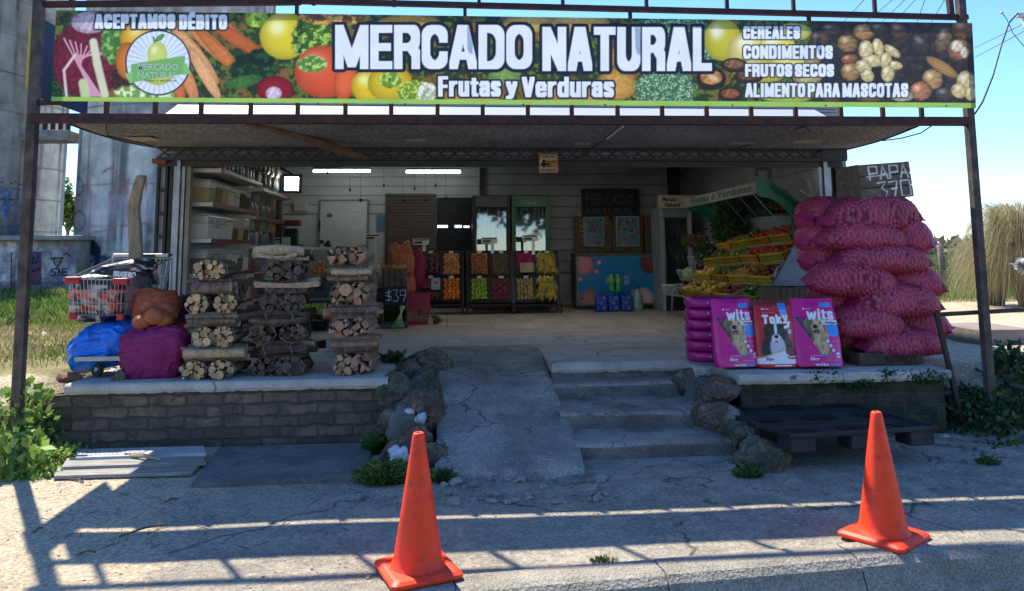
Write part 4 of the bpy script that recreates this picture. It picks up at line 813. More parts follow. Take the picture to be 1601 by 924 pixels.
btext('MERCADO', 216, 100, 279, 110, .015, (0,), 0, 'emblem_lettering', gtx); btext('NATURAL', 216, 113, 278, 123, .015, (0,), 0, 'emblem_lettering', gtx); btext('frutas y verduras', 226, 124, 276, 129, .01, (0,), 0, 'emblem_lettering', dgr)
m_ = MB()
for px in (170, 355, 497, 633, 818, 946, 1145, 1291, 1480): m_.lathe((0, 0, 0), [(.001, 0), (.001, 0)], 6) if False else m_.ell(P(px, 161+(px-80)/1445*4.5, YBn-.012), (.008, .004, .008), 0, 8, 6)
m_.build('grommet', blackst, ban)
# ------------------------------------------------------------------ security sign on beam
ssn = thing('security_sign', 'small square cream and orange alarm notice hanging from the lattice beam', 'sign', P(857, 256, YO-.3))
YY = YO-.3
def fs_(C, x, y):
    C[:] = l(205, 110, 50); prect(C, x, y, .06, .06, .94, .94, l(228, 215, 180), .02); prect(C, x, y, .3, .34, .94, .70, l(215, 160, 70), .02)
    pell(C, x, y, .24, .56, .15, .14, 0, l(20, 20, 22), edge=0); pell(C, x, y, .26, .38, .09, .08, 0, l(20, 20, 22), edge=0); pell(C, x, y, .52, .62, .09, .09, 0, l(25, 25, 25), edge=0); pell(C, x, y, .52, .62, .05, .05, 0, l(215, 160, 70), edge=0); pline(C, x, y, [(.3, .5), (.55, .56)], .04, l(20, 20, 22), .02)
a = P(842, 240, YY); b_ = P(873, 271, YY)
panel('sign_plate', (a.x, YY, a.z), (b_.x-a.x, 0, 0), (0, 0, b_.z-a.z), 60, 60, fs_, vcol, ssn, th=-.006)
m_ = MB()
for s_, y0, y1 in (('CONECTADA', .10, .22), ('PROSEGUR', .78, .90), ('24 HORAS', .36, .46)):
    x0 = a.x+(b_.x-a.x)*(.12 if y0 != .36 else .42); text_on(m_, s_, (x0, YY-.01, a.z+(b_.z-a.z)*y1), (1, 0, 0), (0, 0, 1), (b_.x-a.x)*(.76 if y0 != .36 else .45), (a.z-b_.z)*(y1-y0), (0, -1, 0), 0, .02)
m_.build('lettering', txtn, ssn)
# ------------------------------------------------------------------ traffic cones
conem = mat('orange_pvc', (1.0, .058, .012), (.92, .045, .010), .5, 3, .08, 14, spec=.4, fine=.06, dirt=((.28, .04, .025), .75, 8))
mt = conem; nt = mt.node_tree   # scuffs
def cone(px, py, yawd, lab):
    g0 = G(px, py); r = thing('traffic_cone', lab, 'traffic cone', (g0.x, g0.y, .016))
    R2 = Matrix.Rotation(rad(yawd), 3, 'Z') @ Matrix.Scale(.94, 3)
    def sq(hw, z, k=8, cr=.03):
        pts = []
        for cx, cy, a0 in ((1, 1, 0), (-1, 1, 90), (-1, -1, 180), (1, -1, 270)):
            for i in range(k): a = rad(a0+90*i/(k-1)); pts.append(R2 @ Vector((cx*(hw-cr)+cr*math.cos(a), cy*(hw-cr)+cr*math.sin(a), z)))
        return pts
    m_ = MB(); rows = [sq(.185, .0), sq(.19, .012), sq(.188, .022), sq(.17, .034), sq(.155, .038)]; base = Vector((g0.x, g0.y, .016)); vs = [base+p for q in rows for p in q]; n = 32
    m_.add(vs, [(i*n+k, i*n+(k+1) % n, (i+1)*n+(k+1) % n, (i+1)*n+k) for i in range(4) for k in range(n)]+[tuple(range(n))[::-1], tuple(range(4*n, 5*n))])
    m_.build('base', conem, r, smooth=False)
    m_ = MB(); pr = [(.156, .037), (.148, .046), (.139, .062), (.134, .08)]+[(.134-(.134-.033)*i/14, .08+(.69-.08)*i/14) for i in range(1, 15)]+[(.030, .698), (.024, .702), (.016, .700), (.015, .66)]; pr = [(a_*.94, b__*.94) for a_, b__ in pr]
    nn = 40; vs = []
    for rr, z in pr:
        for k in range(nn):
            a = 2*math.pi*k/nn; w_ = 1+.02*mn.noise(Vector((math.cos(a)*1.3, math.sin(a)*1.3, z*3+yawd))); p = R2 @ Vector((rr*w_*math.cos(a), rr*w_*math.sin(a), z/.94)); vs.append(base+p)
    m_.add(vs, [(i*nn+k, i*nn+(k+1) % nn, (i+1)*nn+(k+1) % nn, (i+1)*nn+k) for i in range(len(pr)-1) for k in range(nn)]+[tuple(range((len(pr)-1)*nn, len(pr)*nn))])
    m_.build('cone_body', conem, r, smooth=True); return r
g = G(653, 899)
cone(653, 899, 20, 'orange traffic cone nearest the camera, left of centre on the kerb edge, scuffed')
cone(1382, 844, 35, 'orange traffic cone on the kerb in front of the black pallet, farther right')
# ------------------------------------------------------------------ black plastic pallet
o0 = G(1236, 712, .12); ex = (G(1470, 693, .14)-o0); ex.z = 0; Lx = ex.length; ex.normalize(); ey = Vector((-ex.y, ex.x, 0)); ey = (ey*.97+ex*-.12).normalized()
pal = thing('plastic_pallet', 'black plastic pallet lying flat on the pavement against the mossy wall', 'pallet', (o0.x, o0.y, 0))
rot = Matrix((ex, Vector((-ex.y, ex.x, 0)), Vector((0, 0, 1)))).transposed(); Ly = 1.0
palm = mat('dusty_black_plastic', (.015, .016, .019), (.032, .033, .036), .6, 5, .15, 60)
c0 = o0+ex*Lx/2+ey*Ly/2; rot = Matrix((ex, ey, Vector((0, 0, 1)))).transposed()
def pb(u, v, z, du, dv, dz, m_): m_.box(c0+ex*u+ey*v+Vector((0, 0, z)), (du, dv, dz), 0, rot)
for u in (-Lx/2+.12, 0, Lx/2-.12):
    for v in (-Ly/2+.10, 0, Ly/2-.10):
        m_ = MB(); pb(u, v, .055, .2, .16, .105, m_); m_.build('foot', palm, pal, bevel=.012)
m_ = MB(); pb(0, 0, .117, Lx, Ly, .014, m_); m_.build('deck', palm, pal, bevel=.004)
m_ = MB()
for v in (-Ly/2+.01, Ly/2-.01): pb(0, v, .128, Lx, .02, .035, m_)
for u in (-Lx/2+.01, Lx/2-.01): pb(u, 0, .128, .02, Ly-.045, .035, m_)
m_.build('rim', palm, pal)
for u in (-Lx/2+.14, 0, Lx/2-.14):
    for v in (-Ly/2+.11, 0, Ly/2-.11):
        m_ = MB()
        for k in range(12): pb(u-.11+k*.02, v+R_.uniform(-.004, .004), .134, .006, .12, .022, m_)
        m_.build('foot_grid', palm, pal)
m_ = MB()
for k in range(5): pb(0, -Ly/2+.2+k*.15, .1265, Lx-.06, .012, .006, m_)
m_.build('deck_rib', palm, pal)
# ------------------------------------------------------------------ planks and sheet at left wall foot
pk = mat('weathered_board', (.34, .33, .30), (.20, .19, .17), .85, 4, .35, 50, fine=.2, stretch=(1, 5, 5))
def board(pts, z0, z1, mt, name, lab, cat, z=.03, th=.025):
    q = [G(*p, z).xy for p in pts]; m_ = MB(); m_.prism([tuple(v) for v in q], z-th, z, ax='z'); return tag(m_.build(name, mt, bevel=.003), lab, cat)
board([(122, 702), (318, 697), (322, 708), (118, 715)], 0, 0, mat('pale_metal', (.45, .46, .46), (.33, .34, .34), .5, 4, .15, 30), 'metal_strip', 'long pale metal strip lying at the foot of the brick wall', 'strip', .075, .03)
board([(105, 716), (316, 709), (322, 722), (96, 730)], 0, 0, pk, 'old_board', 'upper grey weathered board lying under the pale strip', 'board', .055)
board([(92, 728), (315, 722), (300, 738), (84, 744)], 0, 0, pk, 'old_board', 'lowest grey board nearest the camera in the pile by the wall', 'board', .035)
m_ = MB(); a = G(200, 712, .07); b_ = G(250, 718, .07); m_.tube([a, a.lerp(b_, .5)+Vector((0, 0, .012)), b_], [.012, .016, .008], 6); tag(m_.build('wood_splinter', mat('pale_split_wood', (.50, .38, .24), (.38, .28, .18), .8)), 'pale broken stick lying on the grey boards', 'stick')
m_ = MB(); p = G(531, 686); m_.ell(p+Vector((0, 0, .04)), (.035, .02, .075), 0, 10, 7, nz=.5, ns=20); tag(m_.build('splintered_stump', mat('pale_split_wood', (.5, .38, .24))), 'small pale chip of stone standing against the brick wall', 'stone')
# ------------------------------------------------------------------ firewood
barks = {'round': mat('grey_brown_bark', (.22, .155, .105), (.09, .065, .045), .9, 14, .5, 60, fine=.35, rnd=.8, dist=.006),
         'dark': mat('dark_bark', (.13, .085, .06), (.045, .032, .025), .92, 12, .6, 50, fine=.4, rnd=1, dist=.008),
         'split': mat('pink_split_wood', (.38, .23, .145), (.22, .13, .085), .85, 12, .3, 60, fine=.25, rnd=.8, dist=.004)}
cuts = {'round': mat('cut_log_end', (.60, .42, .23), (.38, .25, .13), .85, 30, .2, 90, rnd=.6), 'dark': mat('dark_log_end', (.17, .12, .09), (.06, .045, .035), .9, 25, .3, 90, rnd=1), 'split': mat('split_log_end', (.47, .275, .165), (.28, .155, .095), .85, 26, .25, 90, rnd=.8)}
palew = mat('pale_stripped_log', (.52, .38, .23), (.32, .22, .13), .8, 8, .25, 60, fine=.2, rnd=.5, stretch=(4, 4, 4))
twine = mat('white_twine', (.32, .32, .31), None, .7)
def bundle(c, axis, length, rw, rh, style, lab, nlog=9, yawd=0, pale=0, seed=0, grp=None):
    """axis 'y': ends face the camera; axis 'x': lengthwise. c = centre"""
    rr = random.Random(seed); R3 = Matrix.Rotation(rad(yawd), 3, 'Z'); c = Vector(c)
    root = thing('firewood_bundle', lab, 'firewood', (c.x, c.y, c.z-rh), grp)
    pts = []; tries = 0
    r0 = math.sqrt(rw*rh*1.02/nlog)
    while tries < 2500 and len(pts) < nlog+12:
        tries += 1; r = r0*rr.uniform(.8, 1.3)*(1-.62*min(1, tries/1500)); a = rr.uniform(0, 6.28); q = math.sqrt(rr.random()); u = q*math.cos(a)*(rw-r*.7); v = q*math.sin(a)*(rh-r*.7)
        if (u/(rw-r*.55))**2+(v/(rh-r*.55))**2 > 1: continue
        if all((u-x)**2+(v-y)**2 > ((r+s)*.90)**2 for x, y, s in pts): pts.append((u, v, r))
    ax = Vector((0, 1, 0)) if axis == 'y' else Vector((1, 0, 0)); sd_ = Vector((1, 0, 0)) if axis == 'y' else Vector((0, 1, 0))
    for i, (u, v, r) in enumerate(pts):
        L_ = length*rr.uniform(.80, 1.10)*(rr.uniform(.85, 1.15) if style == 'dark' else 1); sh = rr.uniform(-.03, .03)*(2 if style == 'dark' else 1)*(1 if axis == 'x' else 1); n = 9 if style == 'round' else (rr.choice((4, 5, 5, 6)) if style == 'split' else 6)
        if style == 'split' and rr.random() < .25: n = 3
        an = [2*math.pi*(k+rr.uniform(-.28, .28)*(style != 'round'))/n for k in range(n)]; rad_ = [r*(1.0 if style == 'round' else rr.uniform(.9, 1.25))*rr.uniform(.93, 1.07) for k in range(n)]
        segs = 4; vs = []; b1 = rr.uniform(-1, 1)*(.030 if style == 'dark' else .008); b2 = rr.uniform(-1, 1)*(.022 if style == 'dark' else .006); tp = rr.uniform(.85, 1.12)
        for s_ in range(segs+1):
            t_ = s_/segs; k1 = math.sin(t_*math.pi); rs_ = 1+(tp-1)*t_
            if style == 'dark': rs_ *= rr.uniform(.72, 1.18)
            for k in range(n):
                p = ax*((t_-.5)*L_+sh)+sd_*(u+b1*k1+math.cos(an[k])*rad_[k]*rs_)+Vector((0, 0, 1))*(v+b2*k1+math.sin(an[k])*rad_[k]*rs_)
                vs.append(c+R3 @ p)
        m_ = MB(); m_.add(vs, [(q*n+k, q*n+(k+1) % n, (q+1)*n+(k+1) % n, (q+1)*n+k) for q in range(segs) for k in range(n)], 0); m_.add(vs[:n], [tuple(range(n))[::-1]], 1); m_.add(vs[-n:], [tuple(range(n))], 1)
        bk = barks[style]; ce = cuts[style]
        if pale and (v > rh*.15 or axis == 'x' and u < -rw*.3) and rr.random() < pale: bk = palew; ce = cuts['round']
        if style == 'split' and axis == 'x' and rr.random() < .35: bk = barks['round']
        m_.build('log', [bk, ce], root, smooth=(style == 'round'))
    for e in ((-.26, .24) if axis == 'x' else (-.44,)):
        for q in range(2):
            m_ = MB(); N_ = 22; P_ = [c+R3 @ (ax*(e*length+q*.008+.012*math.sin(k+seed))+sd_*(math.cos(2*math.pi*k/N_)*(rw+.003)*(1+.05*math.sin(k*1.9+seed)))+Vector((0, 0, math.sin(2*math.pi*k/N_)*(rh+.003)*(1+.05*math.sin(k*2.3+seed))))) for k in range(N_+1)]
            m_.tube(P_, .0016, 5); m_.build('twine', twine, root)
    return root
def stack(px, layers, style, g, names, Y0):
    z = PZ
    for i, (kind, x0, x1, h, pale, lab) in enumerate(layers):
        a = P(x0, 500, Y0).x; b_ = P(x1, 500, Y0).x
        if kind == 'e2':
            w_ = (b_-a)/2
            for q in range(2): bundle((a+w_*(q+.5), Y0+.24, z+h/2+.004*q), 'y', .46, w_*.51*R_.uniform(.92, 1.04), h*.53, style, lab+(', left one' if q == 0 else ', right one'), 9 if style == 'round' else (5 if style == 'split' else 7), R_.uniform(-8, 8), pale, seed=int(px*10+i*7+q), grp=g)
        elif kind == 'e1':
            bundle(((a+b_)/2, Y0+.24, z+h/2), 'y', .46, (b_-a)/2, h*.5, style, lab, 13, 0, pale, seed=int(px*10+i*7), grp=g)
        else:
            bundle(((a+b_)/2, Y0+.13, z+h/2), 'x', b_-a, .12, h*.5, style, lab, 5, R_.uniform(-7, 7), pale, seed=int(px*10+i*7), grp=g)
            bundle(((a+b_)/2+.03, Y0+.38, z+h/2), 'x', (b_-a)*.96, .11, h*.48, style, lab.replace('front', 'rear', 1), 5, R_.uniform(-7, 7), pale, seed=int(px*10+i*7+3), grp=g)
        z += h*.985
O = ['bottom', 'second', 'third', 'fourth', 'fifth', 'sixth', 'seventh', 'eighth', 'ninth']
def lay(seq, what, where):
    return [(k, x0, x1, h, p, ('%s end-on, %s layer of %s' if k[0] == 'e' else 'front %s sideways, %s layer of %s') % (what, O[i], where)) for i, (k, x0, x1, h, p) in enumerate(seq)]
stack(330, lay([('e2', 284, 372, .145, 0), ('x', 286, 378, .125, .5), ('e2', 294, 366, .155, 0), ('x', 284, 364, .125, .2), ('e2', 291, 362, .155, 0), ('x', 284, 358, .13, .2), ('e1', 297, 350, .16, 0)], 'round grey logs', 'the left firewood pile'), 'round', 'firewood bundles in the left pile', None, 6.68)
stack(445, lay([('e2', 390, 476, .15, 0), ('x', 392, 478, .13, .5), ('e2', 390, 478, .15, 0), ('x', 392, 476, .12, 0), ('e2', 402, 470, .15, 0), ('x', 396, 484, .13, .15), ('e2', 404, 470, .16, 0), ('x', 404, 470, .11, .6)], 'gnarled dark wood', 'the middle firewood pile'), 'dark', 'firewood bundles in the middle pile', None, 6.78)
stack(548, lay([('e2', 520, 586, .17, 0), ('x', 520, 586, .145, .0), ('e2', 517, 582, .165, 0), ('x', 508, 590, .12, .8), ('e2', 514, 580, .18, 0), ('x', 508, 580, .17, .8), ('e2', 513, 574, .16, 0)], 'split pinkish wood', 'the right firewood pile'), 'split', 'firewood bundles in the right pile', None, 6.76)
# ------------------------------------------------------------------ potato sacks
def sackmat(name):
    mt, nt, b = nodes(name); N = nt.nodes; L = nt.links
    at = N.new('ShaderNodeAttribute'); at.attribute_name = 'Col'; tc = N.new('ShaderNodeTexCoord')
    w1 = N.new('ShaderNodeTexNoise'); w1.inputs['Scale'].default_value = 260; w1.inputs['Detail'].default_value = 2; L.new(tc.outputs['Object'], w1.inputs['Vector'])
    r = N.new('ShaderNodeMapRange'); r.inputs[1].default_value = .35; r.inputs[2].default_value = .65; r.inputs[3].default_value = .75; r.inputs[4].default_value = 1.25; L.new(w1.outputs[0], r.inputs[0])
    mx = N.new('ShaderNodeMix'); mx.data_type = 'RGBA'; mx.blend_type = 'MULTIPLY'; mx.inputs[0].default_value = 1; L.new(at.outputs['Color'], mx.inputs[6]); L.new(r.outputs[0], mx.inputs[7]); L.new(mx.outputs[2], b.inputs['Base Color']); b.inputs['Roughness'].default_value = .6
    bp = N.new('ShaderNodeBump'); bp.inputs['Strength'].default_value = .5; bp.inputs['Distance'].default_value = .004; L.new(w1.outputs[0], bp.inputs['Height']); L.new(bp.outputs[0], b.inputs['Normal']); return mt
sackm = sackmat('magenta_net')
def potato_sack(c, L_, W_, H_, yawd, pitch, lab, seed, grp='magenta potato sacks piled on the porch', droop=.04):
    rr = random.Random(seed); nu, nv = 110, 72
    u, v = np.meshgrid(np.linspace(-1, 1, nu), np.linspace(0, 2*math.pi, nv, endpoint=False), indexing='xy'); u = u.ravel(); v = v.ravel()
    body = (1-np.abs(u)**2.5)**.55*(np.abs(u) < .995)+.035; ear = np.clip((np.abs(u)-.9)/.1, 0, 1)
    cv, sv = np.cos(v), np.sin(v); sgp = lambda a, p: np.sign(a)*np.abs(a)**p
    X = u*L_/2; Yv = sgp(cv, .85)*W_/2*np.maximum(body, .50*np.clip((np.abs(u)-.75)/.1, 0, 1)); Z = sgp(sv, .68)*H_/2*body
    Z = np.where(Z < 0, Z*.82, Z)
    Z = Z*(1-.9*ear)-droop*np.abs(u)**2.5+.018*(fbm(u*3+seed, u*0, seed)-.5)*2+ear*.03*rr.uniform(-1, 1.2)+.025*ear*np.cos(v)
    X = X+.035*ear*np.sign(u)*np.abs(np.cos(v))
    rs = np.random.RandomState(seed); n = 560; pu = rs.uniform(-.97, .97, n); pv = rs.uniform(0, 2*math.pi, n)
    # relax
    per = (W_+H_)*1.0/ (2*math.pi)*1.2
    q = np.stack([pu*L_/2, pv*per], 1)
    for it in range(6):
        d = q[:, None]-q[None]; d[..., 1] = (d[..., 1]+math.pi*per) % (2*math.pi*per)-math.pi*per; dd = np.hypot(d[..., 0], d[..., 1])+1e-6; f = np.clip(.048-dd, 0, 1)/dd; q += (d*f[..., None]).sum(1)*.22; q[:, 0] = np.clip(q[:, 0], -L_/2*.97, L_/2*.97)
    d = (X[:, None]-q[None, :, 0]); e = (v*per)[:, None]-q[None, :, 1]; e = (e+math.pi*per) % (2*math.pi*per)-math.pi*per
    dd = np.sqrt(d*d+e*e); D = np.sort(dd, axis=1)[:, :2]; h = np.clip(1-(D[:, 0]/.0235)**2, 0, 1)**.7; idx = dd.argmin(1); tint = rs.uniform(.75, 1.25, n)[idx]
    h *= (1-ear)
    nrm = np.stack([0*u, cv, sv], 1); V = np.stack([X, Yv, Z], 1)+nrm*(h*.016)[:, None]
    base = np.array([.12, .002, .028]); pot = np.array([.58, .075, .15]); hh = (np.clip(h*1.1, 0, 1)**2.0)[:, None]*np.clip(tint, 0, 1.3)[:, None]*.75
    C = base*(1-hh)+pot*hh; C = C*(.85+.3*fbm(u*4, v*2, seed+5))[:, None]; C = np.where(ear[:, None] > .3, np.array([.36, .012, .11]), C)
    R = (Matrix.Rotation(rad(yawd), 3, 'Z') @ Matrix.Rotation(rad(pitch), 3, 'Y')); V = V @ np.array(R).T + np.array(c)
    i, j = np.meshgrid(np.arange(nu-1), np.arange(nv), indexing='xy'); a = (j*nu+i).ravel(); b_ = (((j+1) % nv)*nu+i).ravel(); FF = np.stack([a, a+1, b_+1, b_], 1)
    o = npmesh('potato_sack', V, FF, sackm, C, None, loc=tuple(c)); tag(o, lab, 'sack', grp)
    # loose tie thread
    for k in range(2):
        m_ = MB(); s_ = 1 if rr.random() < .5 else -1; p = Vector(c)+R @ Vector((s_*L_*rr.uniform(.2, .46), -W_*.46, H_*rr.uniform(-.1, .2))); m_.tube([p+Vector((0, -.012, 0)), p+Vector((rr.uniform(-.02, .02), -.03, -.03)), p+Vector((rr.uniform(-.04, .04), -.028, -.065))], .0022, 4); m_.build('tie_thread', twine, o)
    return o
def ps(x0, x1, yt, yb, Y, yawd, lab, seed, depth=.42, pitch=0):
    a = P(x0, (yt+yb)/2, Y); b_ = P(x1, (yt+yb)/2, Y); H_ = (P(x0, yt, Y).z-P(x0, yb, Y).z)*1.20; c = (a+b_)/2
    L_ = (b_-a).length*1.0/max(.4, math.cos(rad(yawd))) if abs(yawd) < 50 else .78
    W_ = depth if abs(yawd) < 50 else (b_-a).length*1.05
    return potato_sack((c.x, c.y, c.z), L_, W_, H_, yawd, pitch, lab, seed)
S = 'magenta net sack of potatoes '
ps(1345, 1472, 517, 553, 6.85, 4, S+'bottom one at the front, resting on the timber crates', 1, pitch=2)
ps(1288, 1360, 505, 552, 7.25, 30, S+'low at the back left behind the dog food', 2, .4)
ps(1296, 1408, 482, 526, 6.88, -5, S+'second row from the bottom, left front one', 3, pitch=3)
ps(1398, 1468, 486, 526, 7.0, -38, S+'second row from the bottom, end at the right', 4, .38)
ps(1330, 1466, 448, 494, 6.88, 3, S+'third row from the bottom, wide one in front', 5, pitch=2)
ps(1262, 1345, 442, 490, 7.2, 25, S+'third row from the bottom, end showing at the left', 6, .4)
ps(1264, 1396, 414, 464, 6.92, -7, S+'fourth row from the bottom, left front one sagging right', 7, pitch=5)
ps(1382, 1462, 420, 462, 7.02, -30, S+'fourth row from the bottom, end at the right', 8, .38)
ps(1302, 1450, 385, 424, 6.92, 2, S+'fifth row from the bottom, wide one in front', 9, pitch=2)
ps(1252, 1330, 382, 424, 7.25, 22, S+'fifth row from the bottom, end showing at the left', 10, .4)
ps(1278, 1412, 352, 391, 6.95, -2, S+'just under the top row, long one in front', 11, pitch=1)
ps(1376, 1442, 345, 391, 7.05, -42, S+'just under the top row, end at the right', 12, .36, 12)
ps(1246, 1312, 352, 390, 7.25, 20, S+'just under the top row, end at the left', 13, .36)
ps(1284, 1436, 310, 362, 6.98, 6, S+'topmost in front, long with a pointed right corner', 14, pitch=-3)
ps(1247, 1330, 314, 364, 7.3, 25, S+'topmost at the back left', 15, .44)
# ------------------------------------------------------------------ slatted timber crates
cratew = mat('dark_crate_wood', (.11, .075, .05), (.05, .036, .028), .85, 5, .4, 50, fine=.3, stretch=(1, 6, 6))
cratew2 = mat('brown_crate_wood', (.20, .135, .085), (.11, .075, .05), .85, 5, .4, 50, fine=.25, stretch=(6, 6, 1))
def wcrate(name, c, d, yawd, lab, mt, R3=None, vertical=False, slats=3, group=None):
    """crate with open top, centre c, size d; board rows round the sides"""
    c = Vector(c); R3 = R3 or Matrix.Rotation(rad(yawd), 3, 'Z'); root = thing(name, lab, 'crate', c-Vector((0, 0, d[2]/2)), group); x, y, z = d
    def b(cc, dd): mm = MB(); mm.box(c+R3 @ Vector(cc), dd, 0, R3); mm.build('board', mt, root, bevel=.003)
    if not vertical:
        h = z/slats
        for i in range(slats):
            zz = -z/2+h*(i+.5); b((0, -y/2+.006, zz), (x, .012, h-.008)); b((0, y/2-.006, zz), (x, .012, h-.008)); b((-x/2+.006, 0, zz), (.012, y-.03, h-.008)); b((x/2-.006, 0, zz), (.012, y-.03, h-.008))
    else:
        n = slats
        for i in range(n):
            w_ = x/n; b((-x/2+w_*(i+.5), -y/2+.006, 0), (w_-.008, .012, z)); 
        for i in range(4): w_ = y/4; b((-x/2+.006, -y/2+w_*(i+.5), 0), (.012, w_-.008, z)); b((x/2-.006, -y/2+w_*(i+.5), 0), (.012, w_-.008, z))
        b((0, y/2-.006, 0), (x, .012, z))
    b((0, 0, -z/2+.008), (x-.03, y-.03, .012))
    for sx in (-1, 1):
        for sy in (-1, 1): b((sx*(x/2-.03), sy*(y/2-.03), 0), (.03, .03, z-.02))
    return root
a = G(1345, 573, PZ); b_ = G(1454, 573, PZ)
wcrate('timber_crate', ((a.x+b_.x)/2, a.y+.24, PZ+.062), (b_.x-a.x, .46, .115), 0, 'low dark timber crate with stencilled letters under the front of the sack pile', cratew, slats=1)
m_ = MB(); text_on(m_, 'FONTES', (a.x+.24, a.y+.006, PZ+.035), (1, 0, 0), (0, 0, 1), .28, .05, (0, -1, 0), 0, .01, (0,), 0); 
for v in m_.v: v.x = 2*(a.x+.38)-v.x      # the stencil reads mirrored
mm = m_.build('stencil_lettering', mat('black_stencil', (.012, .01, .01), None, .8, bump=0), CRT := [o for o in col.objects if o.name.startswith('timber_crate')][-1])
wcrate('timber_crate', (a.x-.16, a.y+.50, PZ+.062), (.5, .42, .115), 8, 'low dark timber crate half hidden behind the dog food bags', cratew, slats=1)
# sign crate on top
YC = 7.0; c = P(1367, 285, YC); Rm = Matrix.Rotation(rad(6.5), 3, 'Y').inverted() @ Matrix.Rotation(rad(-8), 3, 'Z')
Rm = Matrix.Rotation(rad(-5.0), 3, 'Y') @ Matrix.Rotation(rad(14), 3, 'Z')
dW = (P(1418, 285, YC)-P(1322, 285, YC)).length; dH = P(1367, 258, YC).z-P(1367, 313, YC).z
cratew = mat('sign_crate_wood', (.20, .15, .11), (.10, .075, .058), .85, 5, .4, 50, fine=.3, stretch=(1, 6, 6)); sg = thing('sign_crate', 'old dark wooden crate tilted on top of the potato sacks, chalked PAPA 370', 'crate', c-Vector((0, 0, dH/2)))
for i in range(3):
    for s_ in (-1, 1):
        m_ = MB(); m_.box(c+Rm @ Vector((0, s_*.14, -dH/2+dH/3*(i+.5))), (dW, .014, dH/3-.008), 0, Rm); m_.build('board', cratew, sg, bevel=.003)
for s_ in (-1, 1):
    m_ = MB(); m_.box(c+Rm @ Vector((s_*(dW/2-.008), 0, 0)), (.018, .265, dH), 0, Rm); m_.build('end_board', cratew, sg, bevel=.003)
m_ = MB(); m_.box(c+Rm @ Vector((0, 0, -dH/2+.006)), (dW-.04, .26, .01), 0, Rm); m_.build('board', cratew, sg)
ST_ = {'P': [[(0, 1), (0, 0), (1, .03), (1, .5), (0, .55)]], 'A': [[(0, 1), (.45, 0), (1, 1)], [(.2, .6), (.85, .6)]], '3': [[(0, .05), (.9, 0), (.45, .42), (1, .65), (.8, 1), (0, .95)]], '7': [[(0, .05), (.9, 0), (.5, 1)], [(.2, .5), (.9, .45)]], '0': [[(0, 0), (1, 0), (1, 1), (0, 1), (0, 0)]],
       '$': [[(1, .15), (0, .25), (0, .5), (1, .6), (1, .85), (0, .9)], [(.5, 0), (.5, 1)]], '9': [[(1, .45), (.1, .5), (0, .1), (.9, 0), (1, .45), (.6, 1)]]}
def chalkw(m_, s, x0, z1, w_, h, fr_, r=.006, gap=.25):
    n = len(s); cw = w_/(n+gap*(n-1))
    for i, ch in enumerate(s):
        for poly in ST_[ch]:
            pts = [fr_(x0+(i*(1+gap)+u)*cw+R_.uniform(-.002, .002), z1-v*h) for u, v in poly]
            m_.tube(pts, r, 5)
fr_ = lambda u, v: c+Rm @ Vector((u, -.150, v))
m_ = MB(); chalk = mat('bright_chalk', (.85, .85, .83), (.65, .65, .63), .95, 40); chalkw(m_, 'PAPA', -dW*.32, dH*.42, dW*.76, dH*.38, fr_, .0105); chalkw(m_, '370', -dW*.20, -dH*.03, dW*.64, dH*.42, fr_, .0105)
m_.tube([fr_(-dW*.38, dH*.14), fr_(dW*.1, dH*.17)], .006, 5); m_.build('chalk_lettering', chalk, sg)
